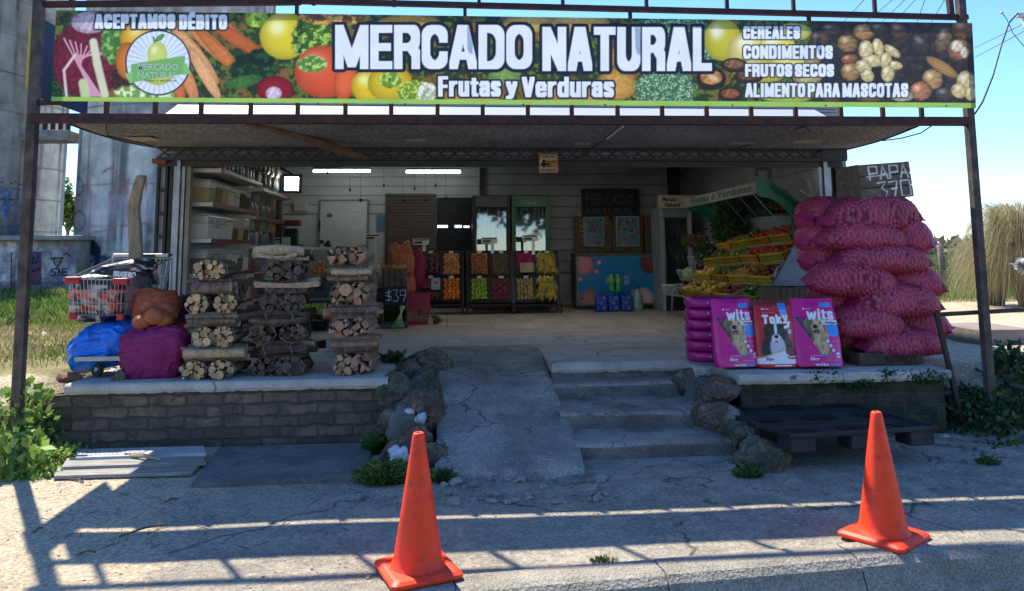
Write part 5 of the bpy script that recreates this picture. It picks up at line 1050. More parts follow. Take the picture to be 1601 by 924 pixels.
# ------------------------------------------------------------------ dog food bags
foil = vmat('glossy_bag_print', .30, .06, 8, .15, 14, .5, dist=.02)
Mg = lin(205, 20, 130); Mg2 = lin(165, 12, 110)
def wits_art(C, x, y):   # 0..1 x 0..1.5 (y down)
    C[:] = Mg; C[:] = C*(.92+.16*fbm(x*3, y*3, 4))[:, None]
    m = np.clip(((y-.28)-(x*1.25))*-1, -1, 1)
    tri = (y > .42+.0*x)*(x > .03+(y-.42)*.55)*(x < .72)*(y < 1.26)*(x > .05)
    mixc(C, tri*1.*(y > .42), lin(45, 60, 62))
    dog = [(.33, .56, .13, .15, 20, (150, 125, 90)), (.50, .60, .20, .20, 0, (190, 160, 115)), (.62, .70, .10, .26, -15, (205, 175, 130)), (.52, .92, .16, .32, -8, (185, 155, 110)), (.58, 1.1, .13, .2, 0, (200, 170, 125)), (.32, .62, .07, .16, 10, (120, 100, 75)), (.68, .66, .06, .16, -10, (150, 115, 75))]
    for (a, b, p, q, r, cl) in dog: pell(C, x, y, a, b, p, q, r, lin(*cl), edge=.35, tex=0, soft=.2)
    n = fbm(x*30, y*12, 7); mixc(C, ((n-.52)*6).clip(0, .5)*tri*(x > .3), lin(105, 82, 52)); n = fbm(x*26+9, y*9, 17); mixc(C, ((n-.56)*6).clip(0, .5)*tri*(x > .35), lin(232, 205, 160))
    pell(C, x, y, .45, .64, .055, .05, 0, lin(25, 22, 22), edge=0); pell(C, x, y, .47, .76, .07, .055, 0, lin(60, 25, 30), edge=0); pell(C, x, y, .47, .78, .035, .03, 0, lin(190, 90, 100), edge=0); pell(C, x, y, .40, .55, .022, .022, 0, lin(20, 18, 18), edge=0); pell(C, x, y, .57, .56, .022, .022, 0, lin(20, 18, 18), edge=0)
    mixc(C, ((x-.05)-(y-.42)*.55 < 0)*(y > .42)*1., Mg)
    prect(C, x, y, .66, .10, .92, .20, lin(60, 150, 215), .02); prect(C, x, y, .62, .50, .97, .60, lin(225, 225, 240), .02); pell(C, x, y, .84, .72, .15, .14, 0, lin(40, 140, 225), edge=0); prect(C, x, y, .72, .62, .97, .74, lin(40, 140, 225), .02)
    for k in range(3): pell(C, x, y, .68+.05*k, .96+.10*k, .035, .035, 0, lin(225, 220, 235), edge=0); prect(C, x, y, .75+.05*k, .955+.10*k, .97, .968+.10*k, lin(190, 120, 175), .01)
    pell(C, x, y, .88, 1.26, .055, .06, 0, lin(225, 225, 235), edge=0); prect(C, x, y, .83, 1.25, .93, 1.28, lin(40, 120, 190), .01)
    prect(C, x, y, .28, 1.26, .52, 1.275, lin(220, 150, 190), .01); prect(C, x, y, .50, 1.245, .68, 1.28, lin(40, 120, 170), .01)
    prect(C, x, y, .66, 1.44, .9, 1.49, lin(50, 120, 190), .02); prect(C, x, y, .55, 1.37, .85, 1.378, lin(190, 110, 165), .01)
    pell(C, x, y, .26, .24, .02, .022, 0, lin(235, 225, 235), edge=0); prect(C, x, y, .30, .235, .42, .25, lin(225, 170, 205), .01); pell(C, x, y, .20, .46, .07, .07, 0, Mg2, edge=0)
    heavy(C, x*200, y*200, 'wits', 58, 48, 180, 98, 4.8, 4.6, 0, (0, 0, 0), lin(235, 232, 240), slant=.15, gf=.8)
def toky_art(C, x, y):
    Rd = lin(190, 28, 35); C[:] = Rd; C[:] = C*(.92+.16*fbm(x*3, y*3, 9))[:, None]; mixc(C, (y < .12)*1., lin(120, 25, 30))
    for (a, b, p, q, r, cl) in [(.33, .68, .16, .22, 15, (28, 28, 34)), (.62, .68, .15, .22, -15, (28, 28, 34)), (.47, .72, .20, .24, 0, (34, 34, 40)), (.25, 1.05, .15, .28, 15, (40, 40, 46)), (.70, 1.02, .13, .28, -15, (40, 40, 46)), (.48, 1.08, .20, .30, 0, (200, 200, 208)), (.46, .64, .04, .20, 0, (225, 225, 230)), (.46, .86, .12, .10, 0, (220, 220, 225)), (.46, .83, .055, .045, 0, (20, 20, 22)), (.36, .76, .025, .02, 0, (120, 90, 60)), (.57, .76, .025, .02, 0, (120, 90, 60)), (.46, .94, .05, .03, 0, (190, 110, 110))]: pell(C, x, y, a, b, p, q, r, lin(*cl), edge=.3, soft=.2)
    wv = 1.18-.10*np.sin(x*3.6-1.2); mixc(C, (y-wv)*30, lin(200, 160, 110)); wv = wv+.03; mixc(C, (y-wv)*30, lin(228, 226, 232)); mixc(C, (y-1.42)*60, lin(195, 35, 35)); pell(C, x, y, .80, 1.16, .16, .10, 0, lin(120, 50, 40), tex=1, edge=.2)
    pell(C, x, y, .80, 1.29, .13, .045, 0, lin(190, 70, 55), edge=0); prect(C, x, y, .72, 1.27, .9, 1.285, lin(240, 235, 235), .01); pell(C, x, y, .80, .72, .05, .06, 0, lin(190, 190, 195), edge=0); prect(C, x, y, .76, .90, .9, .96, lin(90, 60, 50), .01)
    prect(C, x, y, .62, .06, .82, .34, lin(50, 140, 220), .02); prect(C, x, y, .65, .24, .79, .255, lin(225, 230, 245), .01); prect(C, x, y, .65, .29, .79, .30, lin(225, 230, 245), .01); pell(C, x, y, .20, .20, .02, .022, 0, lin(240, 225, 225), edge=0); prect(C, x, y, .23, .195, .38, .21, lin(225, 190, 190), .01)
    prect(C, x, y, .18, .28, .5, .29, lin(215, 130, 130), .01); prect(C, x, y, .35, 1.455, .75, 1.48, lin(235, 225, 225), .01)
    heavy(C, x*200, y*200, 'Toky', 34, 66, 160, 108, 5.6, 5.2, 0, (0, 0, 0), lin(238, 236, 240), slant=.05, gf=.7); pline(C, x, y, [(.80, .52), (.77, .60), (.70, .62)], .035, lin(238, 236, 240), .01)
def food_bag(px0, px1, pyt, pyb, art, name, lab, back, yawd, lean=8, seed=1, extra=None):
    Y = G((px0+px1)/2, pyb, PZ).y; a = P(px0, pyb, Y); b_ = P(px1, pyb, Y); w_ = (b_-a).length; h = P((px0+px1)/2, pyt, Y+.06).z-PZ
    root = thing(name, lab, 'bag', ((a.x+b_.x)/2, Y+.06, PZ), None); R3 = Matrix.Rotation(rad(yawd), 3, 'Z') @ Matrix.Rotation(rad(-lean), 3, 'X')
    nx, ny = 130, 190; s, t = np.meshgrid(np.linspace(0, 1, nx), np.linspace(0, 1, ny), indexing='xy'); s = s.ravel(); t = t.ravel()
    C = np.zeros((len(s), 3)); art(C, s, t*1.5)
    def surf(sg_):
        th = .12*np.clip(np.sin(np.clip(s, 0, 1)*math.pi), 0, 1)**.28*(np.clip((t-.015)/.30, 0, 1)**.6)*(.62+.38*t)/2*2
        th = th+.022*(fbm(s*4, t*6, seed)-.5)*np.sin(s*math.pi)+.006*np.sin(t*40+fbm(s*4, t*4, seed)*6)*np.clip(1-t/.22, 0, 1)*np.sin(s*math.pi)
        xx = (s-.5)*w_*(1-.10*np.clip(1-t/.5, 0, 1)+.012*np.sin(t*17+seed)-.05*np.clip((t-.93)/.07, 0, 1)**2); return np.stack([xx, sg_*th*.8-.045, h*(1-t)+.02*(fbm(s*3, t*0, seed+3)-.5)*np.clip(1-t/.15, 0, 1)], 1)
    V = np.vstack([surf(-1), surf(1)]) @ np.array(R3).T+np.array([(a.x+b_.x)/2, Y+.09, PZ+.004]); n = nx*ny; C2 = np.tile(np.asarray(back)[None, :], (n, 1)); FF = np.vstack([gridfaces(nx, ny)[:, ::-1], gridfaces(nx, ny)+n])
    V[:, 2] = np.maximum(V[:, 2], PZ+.002)
    npmesh('printed_film', V, FF, foil, np.vstack([C, C2]), root)
    m_ = MB(); org = V[0]
    def on(s_, x0, y0, x1, y1, bold=.02, sh_=(0,), mt_=0):
        def fn(p, u, v): return p
        # project text to the front surface by bilinear lookup
        V0, _ = text_geo(s_, 0.); VV, Fs = text_geo(s_, bold); xa = min(q[0] for q in V0); xb = max(q[0] for q in V0); ya = min(q[1] for q in V0); yb_ = max(q[1] for q in V0)
        nrm = R3 @ Vector((0, -1, 0))
        for k, dx in enumerate(sh_):
            pts = []
            for (p, q) in VV:
                ss_ = x0+(p-xa)/(xb-xa)*(x1-x0)+dx; tt = (y1-(q-ya)/(yb_-ya)*(y1-y0))/1.5; i = min(nx-1, max(0, int(ss_*(nx-1)))); j = min(ny-1, max(0, int(tt*(ny-1)))); base = Vector(V[j*nx+i])
                pts.append(base+(R3 @ Vector((1, 0, 0)))*((ss_*(nx-1)-i)/(nx-1)*w_)-(R3 @ Vector((0, 0, 1)))*((tt*(ny-1)-j)/(ny-1)*h)+nrm*(.004+.0004*k))
            m_.add(pts, Fs, mt_)
    if name and extra == 'wits': on('8kg', .26, 1.31, .44, 1.39); on('wits', .34, 1.43, .62, 1.49); on('Adultos', .68, .525, .94, .58, .015, mt_=1)
    elif extra == 'toky': on('7kg', .17, 1.29, .34, 1.38, mt_=1)
    m_.build('lettering', [txtw, txtn], root)
    return root
food_bag(1120, 1189, 469, 577, wits_art, 'dog_food_bag', 'magenta dog food bag with a golden dog, leaning against the stack of bags', Mg2, 4, 9, 1, 'wits')
food_bag(1186, 1252, 471, 576.6, toky_art, 'dog_food_bag', 'red dog food bag with a black and white dog, in the middle', lin(150, 20, 28), -2, 7, 2, 'toky')
food_bag(1249, 1321, 468, 577, wits_art, 'dog_food_bag', 'magenta dog food bag with a golden dog, nearest the potato sacks', Mg2, -4, 11, 3, 'wits')
a = G(1125, 568, PZ); zt = P(1125, 463, a.y).z
hh = (zt-PZ)/6.2
for k in range(6):
    def side_art(C, x, y):
        C[:] = Mg2; C[:] = C*(.9+.2*fbm(x*4, y*4, k))[:, None]
    x0 = P(1086, 500, a.y).x; x1 = P(1186, 500, a.y).x; c = Vector(((x0+x1)/2+R_.uniform(-.008, .008), a.y+.24, PZ+hh*(k+.5)))
    m_ = MB(); m_.cc = tuple(Mg2*1.1); rt_ = thing('dog_food_bag', 'magenta dog food bag lying flat, %s of its stack' % ['bottom one', 'second from the bottom', 'third from the bottom', 'third from the top', 'second from the top', 'topmost'][k], 'bag', c-Vector((0, 0, hh/2)))
    R3 = Matrix.Rotation(rad(-14+R_.uniform(-2, 2)), 3, 'Z')
    m_.ell(c, ((x1-x0)/2, .24, hh*.54), 0, 40, 18, pw=.38, nz=.06, ns=14, rot=R3); m_.build('film', foil, rt_, smooth=True, colattr=True)
    m_ = MB(); 
    for q in range(3): p = c+R3 @ Vector((-(x1-x0)/2-.004, -.10+q*.07, .0)); m_.add([p+R3 @ Vector((0, -.02, -.012)), p+R3 @ Vector((0, .02, -.018)), p+R3 @ Vector((0, .025, .012)), p+R3 @ Vector((0, -.02, .016))], [(0, 3, 2, 1)])
    p = c+R3 @ Vector((-.10, -.243, .008)); m_.ell(p, (.008, .004, .008), 0, 8, 6); m_.build('printed_mark', txtw, rt_)
    if k == 5:
        mm = MB(); mm.box(c+R3 @ Vector((.10, -.06, hh*.5)), (.13, .10, .012), 0, R3); mm.build('blue_label', mat('blue_print', (.04, .25, .65), None, .4, bump=0), rt_)
# ------------------------------------------------------------------ lamps inside
glow = mat('lit_tube', (.86, 1, .98), (.86, 1, .98), .5, emit=11, bump=0)
glow2 = mat('lit_led', (.92, 1, 1), (.92, 1, 1), .5, emit=10, bump=0)
for (x0, x1, y, lb, on_) in ((490, 579, 267.5, 'lit fluorescent tube over the white door', 1), (635, 720, 268.5, 'lit fluorescent tube over the brown shutter', 1), (752, 805, 261, 'unlit tube lamp to the right of the two lit ones', 0), (482, 532, 260, 'shorter unlit tube lamp above the left lit one', 0)):
    Y = 13.3; a = P(x0, y, Y); b_ = P(x1, y, Y); r = thing('ceiling_lamp', lb, 'lamp', (a+b_)/2)
    MB().bar(a+Vector((0, 0, .045)), b_+Vector((0, 0, .045)), .07, .035).build('lamp_housing', offw, r)
    MB().tube([a, b_], .018, 8).build('tube', glow if on_ else offw, r)
Y = 12.3; c = P(456, 287, Y); fl_ = thing('floodlight', 'square lit LED floodlight on an arm at the end of the left shelves', 'lamp', c)
Rf = Matrix.Rotation(rad(12), 3, 'Z'); m_ = MB(); m_.box(c+Vector((0, .04, 0)), (.30, .07, .30), 0, Rf); m_.build('housing', blackst, fl_, bevel=.01)
m_ = MB()
for i in range(3):
    for j in range(3): m_.box(c+Rf @ Vector(((i-1)*.072, 0, (j-1)*.072)), (.066, .008, .066), 0, Rf)
m_.build('led_panel', glow2, fl_); m_ = MB(); m_.bar(c+Vector((0, .05, .15)), c+Vector((-.35, .05, .35)), .03); m_.build('arm', blackst, fl_)
# ------------------------------------------------------------------ left shelving with bins and packets
shw = mat('shelf_white', (.60, .58, .54), (.50, .48, .44), .5, 4, .03); redm = mat('red_price_strip', (.22, .03, .035), None, .5)
she = thing('wall_shelving', 'white wall shelves running back along the left wall with red price rails', 'shelves', (BLf+.3, 10, PZ))
def xw(Y): return BLf+(BL-BLf)*(Y-YO)/(YB-YO)
Ys0, Ys1 = 8.68, 10.6
levels = [P(346, 263, Ys0).z, P(333, 316, Ys0).z, P(330, 373, Ys0).z, P(328, 428, Ys0).z, P(326, 482, Ys0).z]
xf = [P(346, 263, Ys0).x, P(333, 316, Ys0).x, P(330, 373, Ys0).x, P(328, 428, Ys0).x, P(326, 482, Ys0).x]
def shelf(Y0, Y1, z, xa, dx1=0):
    m_ = MB(); m_.prism([(xw(Y0)+.02, Y0), (xa, Y0), (xa+(xw(Y1)-xw(Y0)), Y1), (xw(Y1)+.02, Y1)], z-.045, z, ax='z'); m_.build('shelf_board', shw, she, bevel=.003)
    m_ = MB(); m_.bar((xa+.008, Y0+.02, z-.022), (xa+(xw(Y1)-xw(Y0))+.008, Y1, z-.022), .012, .04); m_.build('price_rail', redm, she)
for z, xa in zip(levels, xf): shelf(Ys0, Ys1, z, xa); shelf(10.68, 12.6, z-.06, xa-.02)
m_ = MB(); m_.bb(xw(8.7)+.0, xw(8.7)+.02, Ys0, 8.75, PZ, 2.6); m_.build('upright', shw, she)
m_ = MB(); m_.bb(xw(10.64)+.01, xf[1]-.1, 10.62, 10.66, PZ, 2.75); m_.build('divider', shw, she)
MB().add([(xw(12.65)+.02, 12.65, PZ), (xf[1]+.05, 12.65, PZ), (xf[1]+.05, 12.65, 1.8), (xw(12.65)+.02, 12.65, 1.8)], [(0, 1, 2, 3)]).build('end_panel', shw, she)
clear = mat('cloudy_bin_plastic', (.42, .43, .42), (.34, .35, .35), .25, 6, .02, 30, spec=.6)
grains = [mat('yellow_grain', (.52, .42, .24), (.38, .29, .15), .9, 60, .4, 120, rnd=.3), mat('white_flour', (.62, .60, .55), (.5, .48, .43), .9, 30, .1), mat('brown_seeds', (.36, .26, .16), (.18, .12, .08), .9, 70, .5, 120, rnd=.8), mat('dark_seeds', (.16, .11, .09), (.08, .06, .05), .9, 60, .4, 120, rnd=1)]
def bin_(x0, x1, Y, z, h, d, gm, lab, fill=.6):
    r = thing('grain_bin', lab, 'bin', ((x0+x1)/2, Y+d/2, z), 'storage bins of grain on the left shelves'); t = .88; cx = (x0+x1)/2; w_ = x1-x0
    def fr(z0, z1, k0, k1, nm, mt, e=0):
        m_ = MB(); vs = []
        for zz, k in ((z0, k0), (z1, k1)):
            for sx, sy in ((-1, -1), (1, -1), (1, 1), (-1, 1)): vs.append((cx+sx*(w_/2*k+e), Y+d/2+sy*(d/2*k+e), zz))
        m_.add(vs, [(0, 3, 2, 1), (4, 5, 6, 7), (0, 1, 5, 4), (1, 2, 6, 5), (2, 3, 7, 6), (3, 0, 4, 7)]); m_.build(nm, mt, r, bevel=.012)
    kf = t+(1-t)*fill
    fr(z, z+h*fill, t, kf, 'grain', gm); fr(z+h*fill, z+h*.93, kf, .99, 'bin_wall', clear, .0); fr(z+h*.935, z+h, 1.04, 1.02, 'lid', clear)
R5 = random.Random(5)
nmz = ['top', 'second', 'third', 'fourth', 'lowest']
bl = [(1, 305, 333, 0), (2, 291, 325, 1), (3, 292, 326, 2)]
for li in (1, 2, 3, 4):
    Y = Ys0+.06; k = 0; z = levels[li]
    z = levels[li]
    while Y < 10.45:
        x1 = xf[li]-.05+(xw(Y)-xw(Ys0)); x0 = x1-.30; hh = (levels[li-1]-.05-z)*.80; gm = grains[{1: 0, 2: 1, 3: 2, 4: 3}[li]] if k == 0 else R5.choice(grains)
        lab = ['nearest clear bin of yellow grain on the upper shelf', 'nearest clear bin of white flour on the middle shelf', 'nearest clear bin of brown seeds on the third shelf down', 'nearest clear bin on the lowest shelf behind the logs'][li-1] if k == 0 else 'cloudy clear bin of dry goods, farther back on the left shelves'
        bin_(x0, x1, Y, z, hh, .24, gm, lab, R5.uniform(.45, .8) if k else .62); Y += .27; k += 1
# packets
pcols = [(.35, .03, .03), (.40, .28, .04), (.05, .08, .25), (.45, .42, .38), (.30, .10, .03), (.06, .16, .05), (.20, .02, .10), (.5, .3, .2), (.12, .07, .04), (.1, .25, .3)]
pm = [mat('packet_print_%s' % n, c, tuple(min(1, v*.3+.12) for v in c), .4, 22, .12, 30, rnd=.6) for n, c in zip(('red', 'yellow', 'blue', 'cream', 'orange', 'green', 'purple', 'peach', 'brown', 'teal'), pcols)]
def packet(x, y, z, w_, h, lab, grp, turn=0):
    m_ = MB(); n = 7; vs = []
    for s_ in (-1, 1):
        for j in range(n):
            for i in range(n):
                u, v = i/(n-1), j/(n-1); th = .5*w_*.45*math.sin(u*math.pi)**.6*math.sin(v*math.pi)**.5; a = (u-.5)*w_*(1-.08*math.sin(v*math.pi)); p = Vector((a, s_*th, v*h)); p = Matrix.Rotation(turn, 3, 'Z') @ p; vs.append(Vector((x, y, z))+p)
    fs = [(s_*n*n+j*n+i, s_*n*n+j*n+i+1, s_*n*n+(j+1)*n+i+1, s_*n*n+(j+1)*n+i) for s_ in (0, 1) for j in range(n-1) for i in range(n-1)]
    m_.add(vs, fs); o = m_.build('snack_packet', R5.choice(pm), loc=(x, y, z), smooth=True); tag(o, lab, 'packet', grp); return o
G5 = 'packaged goods on the far half of the left shelves'; LBP = 'small printed packet on the far left shelves'
for li in (0, 1, 2, 3, 4):
    zs = levels[li]-.06 if li else levels[0]-.0
    for Y in np.arange(10.8, 12.55, .16):
        for r_i in range(2 if li < 3 else 1):
            x1 = xf[li]-.10+(xw(Y)-xw(Ys0))-.02; packet(x1+R5.uniform(-.03, .02), Y, zs+.002+r_i*.20, .14, R5.uniform(.16, .21) if li else .19, LBP, G5, rad(75)+R5.uniform(-.3, .3))
for Y in np.arange(8.75, 10.5, .17):
    x1 = xf[0]-.10+(xw(Y)-xw(Ys0)); packet(x1, Y, levels[0]+.002, .15, .2, 'small printed packet on the top board of the left shelves', 'packets on the top left shelf', rad(80)+R5.uniform(-.3, .3))
# end display of packets facing the camera
dsp = thing('wire_display_rack', 'black wire rack of hanging snacks at the far end of the left shelves', 'rack', (P(415, 350, 12.7).x, 12.75, PZ))
xa = P(384, 350, 12.75).x; xb = P(441, 350, 12.75).x
for py in (265, 285, 345, 374, 404):
    z = P(400, py, 12.75).z; m_ = MB(); m_.bb(xa, xb-(0 if py > 300 else .35), 12.62, 12.66, z-.02, z); m_.bb(xa, xb-(0 if py > 300 else .35), 12.7, 12.9, z-.03, z-.02); m_.build('rack_shelf', blackst, dsp)
    if py > 285 or py == 285:
        xe = xb-(.05 if py > 300 else .4); x = xa+.06
        while x < xe: packet(x, 12.74, z+.0, .12, .26 if py != 345 else .34, 'bright snack packet on the black wire rack', 'snack packets on the wire rack', R5.uniform(-.3, .3)); x += .115
m_ = MB(); m_.bb(xa-.02, xa, 12.62, 12.9, PZ, 2.85); m_.bb(xb, xb+.02, 12.62, 12.9, PZ, 2.0); m_.build('rack_side', blackst, dsp)
# ------------------------------------------------------------------ counter and till
Y = 12.9; a = P(433, 387, Y); b_ = P(527, 387, Y); ct = thing('shop_counter', 'white shop counter before the white door', 'counter', ((a.x+b_.x)/2, Y, PZ))
MB().bb(a.x, b_.x-.04, Y, Y+.6, PZ, a.z-.04).build('counter_front', offw, ct, bevel=.005); MB().bb(a.x-.02, b_.x, Y-.04, Y+.62, a.z-.038, a.z).build('counter_top', white, ct, bevel=.005)
def nt1(C, x, y):
    C[:] = (.45, .47, .5)
    for k in range(10): prect(C, x, y, .1, .08+k*.09, .88, .1+k*.09, (.2, .22, .28), .04)
paper(nt1, 'notice_sheet', 492, 395, 509, 425, Y-.012, parent=ct); paper(blu, 'blue_sheet', 512, 390, 522, 402, Y-.012, parent=ct)
til = thing('cash_register', 'black till and screen standing on the white counter', 'till', (P(448, 385, Y+.2).x, Y+.2, a.z))
p0 = P(432, 386, Y+.2); p1 = P(465, 357, Y+.2); MB().bb(p0.x, p1.x, Y+.15, Y+.3, a.z, p1.z).build('screen', blackp, til, bevel=.01); MB().bb(p0.x+.05, p1.x+.12, Y+.05, Y+.14, a.z, a.z+.05).build('keyboard', blackp, til, bevel=.01)
m_ = MB(); c = P(510, 380, Y+.2)
for k in range(7): m_.ell(c+Vector((R5.uniform(-.1, .1), 0, R5.uniform(-.05, .02))), (.035, .03, .035), 0, 8, 6)
tag(m_.build('sweets_tub', blackp), 'dark little heap of goods on the counter end', 'goods')
c = P(450, 349, Y+.35); m_ = MB(); m_.box(c, (.42, .2, .10)); tag(m_.build('carton', mat('red_carton', (.22, .03, .03), (.12, .03, .03), .6, 20), bevel=.01), 'red carton on top of the black till', 'carton')
m_ = MB(); c = P(477, 402, Y-.25); m_.tube([c+Vector((-.12, 0, -.05)), c+Vector((-.10, 0, .04)), c+Vector((0, 0, .07)), c+Vector((.10, 0, .03)), c+Vector((.12, 0, -.06))], .025, 8); tag(m_.build('handle_bag', mat('dark_red_plastic', (.20, .015, .025), None, .4), smooth=True), 'dark red basket handle behind the middle logs', 'handle')
m_ = MB(); c = P(471, 321, YB-.08); m_.box(c, (.26, .08, .21)); tag(m_.build('fuse_box', mat('cream_box', (.45, .43, .40), None, .5), bevel=.02), 'cream electric box on the back wall beside the floodlight', 'box')
# ------------------------------------------------------------------ crate displays
bcr = mat('black_crate', (.020, .022, .030), (.03, .032, .04), .5, 8, .1, 60)
def fruit_mesh(name, kind, mt, r, seed=0):
    m_ = MB()
    if kind == 'apple':
        pr = [(.001, -.80), (.25, -.92), (.55, -.90), (.85, -.55), (1.0, -.05), (.98, .35), (.80, .70), (.50, .88), (.25, .86), (.08, .72), (.001, .66)]
        m_.lathe((0, 0, 0), [(a*r, b_*r*.92) for a, b_ in pr], 16); m_.tube([(0, 0, .6*r), (.02*r, 0, 1.05*r)], .05*r, 5)
    elif kind == 'orange':
        m_.ell((0, 0, 0), (r, r, r*.95), 0, 18, 12)
    elif kind == 'pear':
        m_.lathe((0, 0, 0), [(a*r, b_*r) for a, b_ in ((.001, -.95), (.4, -.92), (.85, -.6), (1, -.15), (.85, .3), (.55, .75), (.42, 1.05), (.25, 1.22), (.001, 1.25))], 16)
    elif kind == 'lump':
        m_.ell((0, 0, 0), (r*1.15, r*.9, r*.85), 0, 16, 11, nz=.35, ns=18+seed)
    o = m_.build(name, mt, smooth=True); col.objects.unlink(o); return o
fm = {'orange': mat('orange_peel', (.85, .25, .015), (.75, .19, .01), .5, 5, .12, 220, rnd=.4), 'green': mat('green_apple_skin', (.33, .45, .05), (.24, .36, .04), .35, 5, .02, rnd=.4), 'red': mat('red_apple_skin', (.42, .05, .04), (.45, .22, .06), .35, 30, .02, rnd=.8),
      'bicolor': mat('bicolour_apple_skin', (.55, .10, .05), (.65, .42, .12), .35, 22, .02, rnd=.9), 'plum': mat('plum_red_skin', (.30, .05, .07), (.20, .03, .06), .35, 20, .02, rnd=.8), 'kiwi': mat('kiwi_skin', (.20, .13, .07), (.12, .08, .04), .5, 20, .3, 90, rnd=.5),
      'pear': mat('pear_skin', (.55, .38, .14), (.36, .26, .09), .5, 16, .1, rnd=.8), 'sweetp': mat('sweet_potato_skin', (.20, .055, .05), (.12, .035, .035), .7, 14, .2, rnd=.8), 'tomato': mat('tomato_skin', (.50, .03, .02), None, .3, 6, 0, rnd=.6), 'onion': mat('onion_skin', (.5, .25, .09), (.35, .15, .05), .5, 14, .1, rnd=.5), 'greenpep': mat('green_pepper_skin', (.07, .14, .03), None, .3, 8, .05, rnd=1), 'lemon': mat('lemon_skin', (.65, .42, .05), None, .4, 6, .1, rnd=.6)}
Qf = {'orange': ('orange', 'orange', 'orange', .034), 'green': ('green_apple', 'apple', 'green', .030), 'red': ('red_apple', 'apple', 'red', .030), 'bicolor': ('nectarine', 'apple', 'bicolor', .030), 'plum': ('small_red_apple', 'apple', 'plum', .027), 'kiwi': ('avocado', 'pear', 'kiwi', .025), 'pear': ('pear', 'pear', 'pear', .027), 'sweetp': ('sweet_potato', 'lump', 'sweetp', .040), 'tomato': ('tomato', 'apple', 'tomato', .034), 'onion': ('onion', 'lump', 'onion', .036), 'greenpep': ('green_vegetable', 'lump', 'greenpep', .045), 'lemon': ('yellow_fruit', 'orange', 'lemon', .035)}
Pf = {k: fruit_mesh(v[0], v[1], fm[v[2]], v[3], i) for i, (k, v) in enumerate(Qf.items())}
def put(kind, p, lab, grp, sc_=1.0, name=None, cat=None, rr=R5):
    s_ = Pf[kind]; o = bpy.data.objects.new(Qf[kind][0], s_.data); col.objects.link(o); o.location = p; o.rotation_euler = (rr.uniform(-1, 1), rr.uniform(-1, 1), rr.uniform(0, 6.28)); q = sc_*rr.uniform(.9, 1.08); o.scale = (q, q, q)
    return tag(o, lab, cat or Qf[kind][0].replace('_', ' '), grp)
def net_crate(name, c, d, R3, lab, mt, root=None, grp=None, slots=9, front=True):
    """plastic crate: c centre of base, d (w,depth,h); R3 orientation, open side +z"""
    c = Vector(c); root = thing(name, lab, 'crate', c, grp); w_, dp, h = d
    def B(cc, dd, m_): m_.box(c+R3 @ Vector(cc), dd, 0, R3)
    m_ = MB(); B((0, 0, .004), (w_-.012, dp-.012, .008), m_); m_.build('crate_floor', mt, root)
    for sx, sy in ((0, -1), (0, 1), (-1, 0), (1, 0)):
        m_ = MB(); L_ = w_ if sy else dp
        def S(u, z, du, dz, t=.008): B((u, sy*(dp/2-.004), z), (du, t, dz), m_) if sy else B((sx*(w_/2-.004), u, z), (t, du, dz), m_)
        S(0, h-.012, L_-(0 if sy else .018), .024, .012); S(0, .014, L_-(0 if sy else .018), .028)
        n = int(L_/.035)
        for k in range(n+1): S(-L_/2+.006+(L_-.012)*k/n, h/2, .009, h-.04)
        S(0, h*.52, L_-.02, .008)
        m_.build('crate_side', mt, root)
    return root
def tagp(c, lab='small white price tag clipped to the crate edge'):
    m_ = MB(); m_.box(c, (.075, .006, .04), 0, Matrix.Rotation(R5.uniform(-.2, .2), 3, 'Y')); tag(m_.build('price_tag', white), lab, 'price tag', 'price tags on the fruit crates')
tilt = rad(58)
RT = Matrix.Rotation(tilt, 3, 'X')     # local z (open side) leans to the camera
def fill(kind, c, w_, dp, R3, lab, grp, h, jit=.3, skip=None):
    r = Qf[kind][3]; st = r*1.92; ny_ = int((dp-.02)/(st*.87)); nx_ = int((w_-.02)/st)
    for j in range(ny_):
        for i in range(nx_-(j % 2)*0):
            u = -w_/2+.02+r*.9+i*(w_-.04-1.8*r)/max(1, nx_-1)+(r*.6 if j % 2 else -.0)*(1 if i < nx_-1 else -.4); v = -dp/2+.02+r*.9+j*(dp-.04-1.8*r)/max(1, ny_-1)
            if skip and skip(u/w_, v/dp): continue
            put(kind, Vector(c)+R3 @ Vector((u+R5.uniform(-jit, jit)*r*.4, v+R5.uniform(-jit, jit)*r*.4, h+R5.uniform(-.2, .9)*r*jit)), lab, grp)
Yc = 13.0
crates = [('A', 657, 690, 395, 432, 'sweetp', 'top left crate of the fruit display, full of sweet potatoes', 'sweet potatoes in the top left crate'), ('A', 689, 722, 395, 432, 'bicolor', 'crate of mottled nectarines, above the oranges', 'nectarines in the crate above the oranges'),
          ('A', 657, 690, 434, 472, 'plum', 'crate holding a picture box and small red apples, below the sweet potatoes', 'small red apples below the sweet potatoes'), ('A', 689, 722, 434, 472, 'orange', 'crate of oranges in the left stand', 'oranges in the display crate'),
          ('B', 733, 767, 395, 432, 'red', 'crate of red apples, above the green apples', 'red apples above the green apples'), ('B', 767, 800, 395, 432, 'kiwi', 'crate of small dark avocados', 'dark avocados in the middle stand'),
          ('B', 733, 766, 434, 472, 'green', 'crate of green apples in the middle stand', 'green apples in the middle stand'), ('B', 767, 800, 434, 472, 'plum', 'crate of small dark red apples, right of the green apples', 'small dark red apples right of the green apples'),
          ('C', 806, 839, 395, 432, None, 'crate with a magenta cloth and cream card, beside the bananas', None), ('C', 839, 872, 395, 432, 'banana', 'top crate of bananas at the right end of the display', None),
          ('C', 806, 839, 434, 472, 'pear', 'crate of yellow brown pears', 'pears in the display crate'), ('C', 839, 873, 434, 472, 'banana', 'lower crate of bananas at the right end of the display', None)]
stn = {}
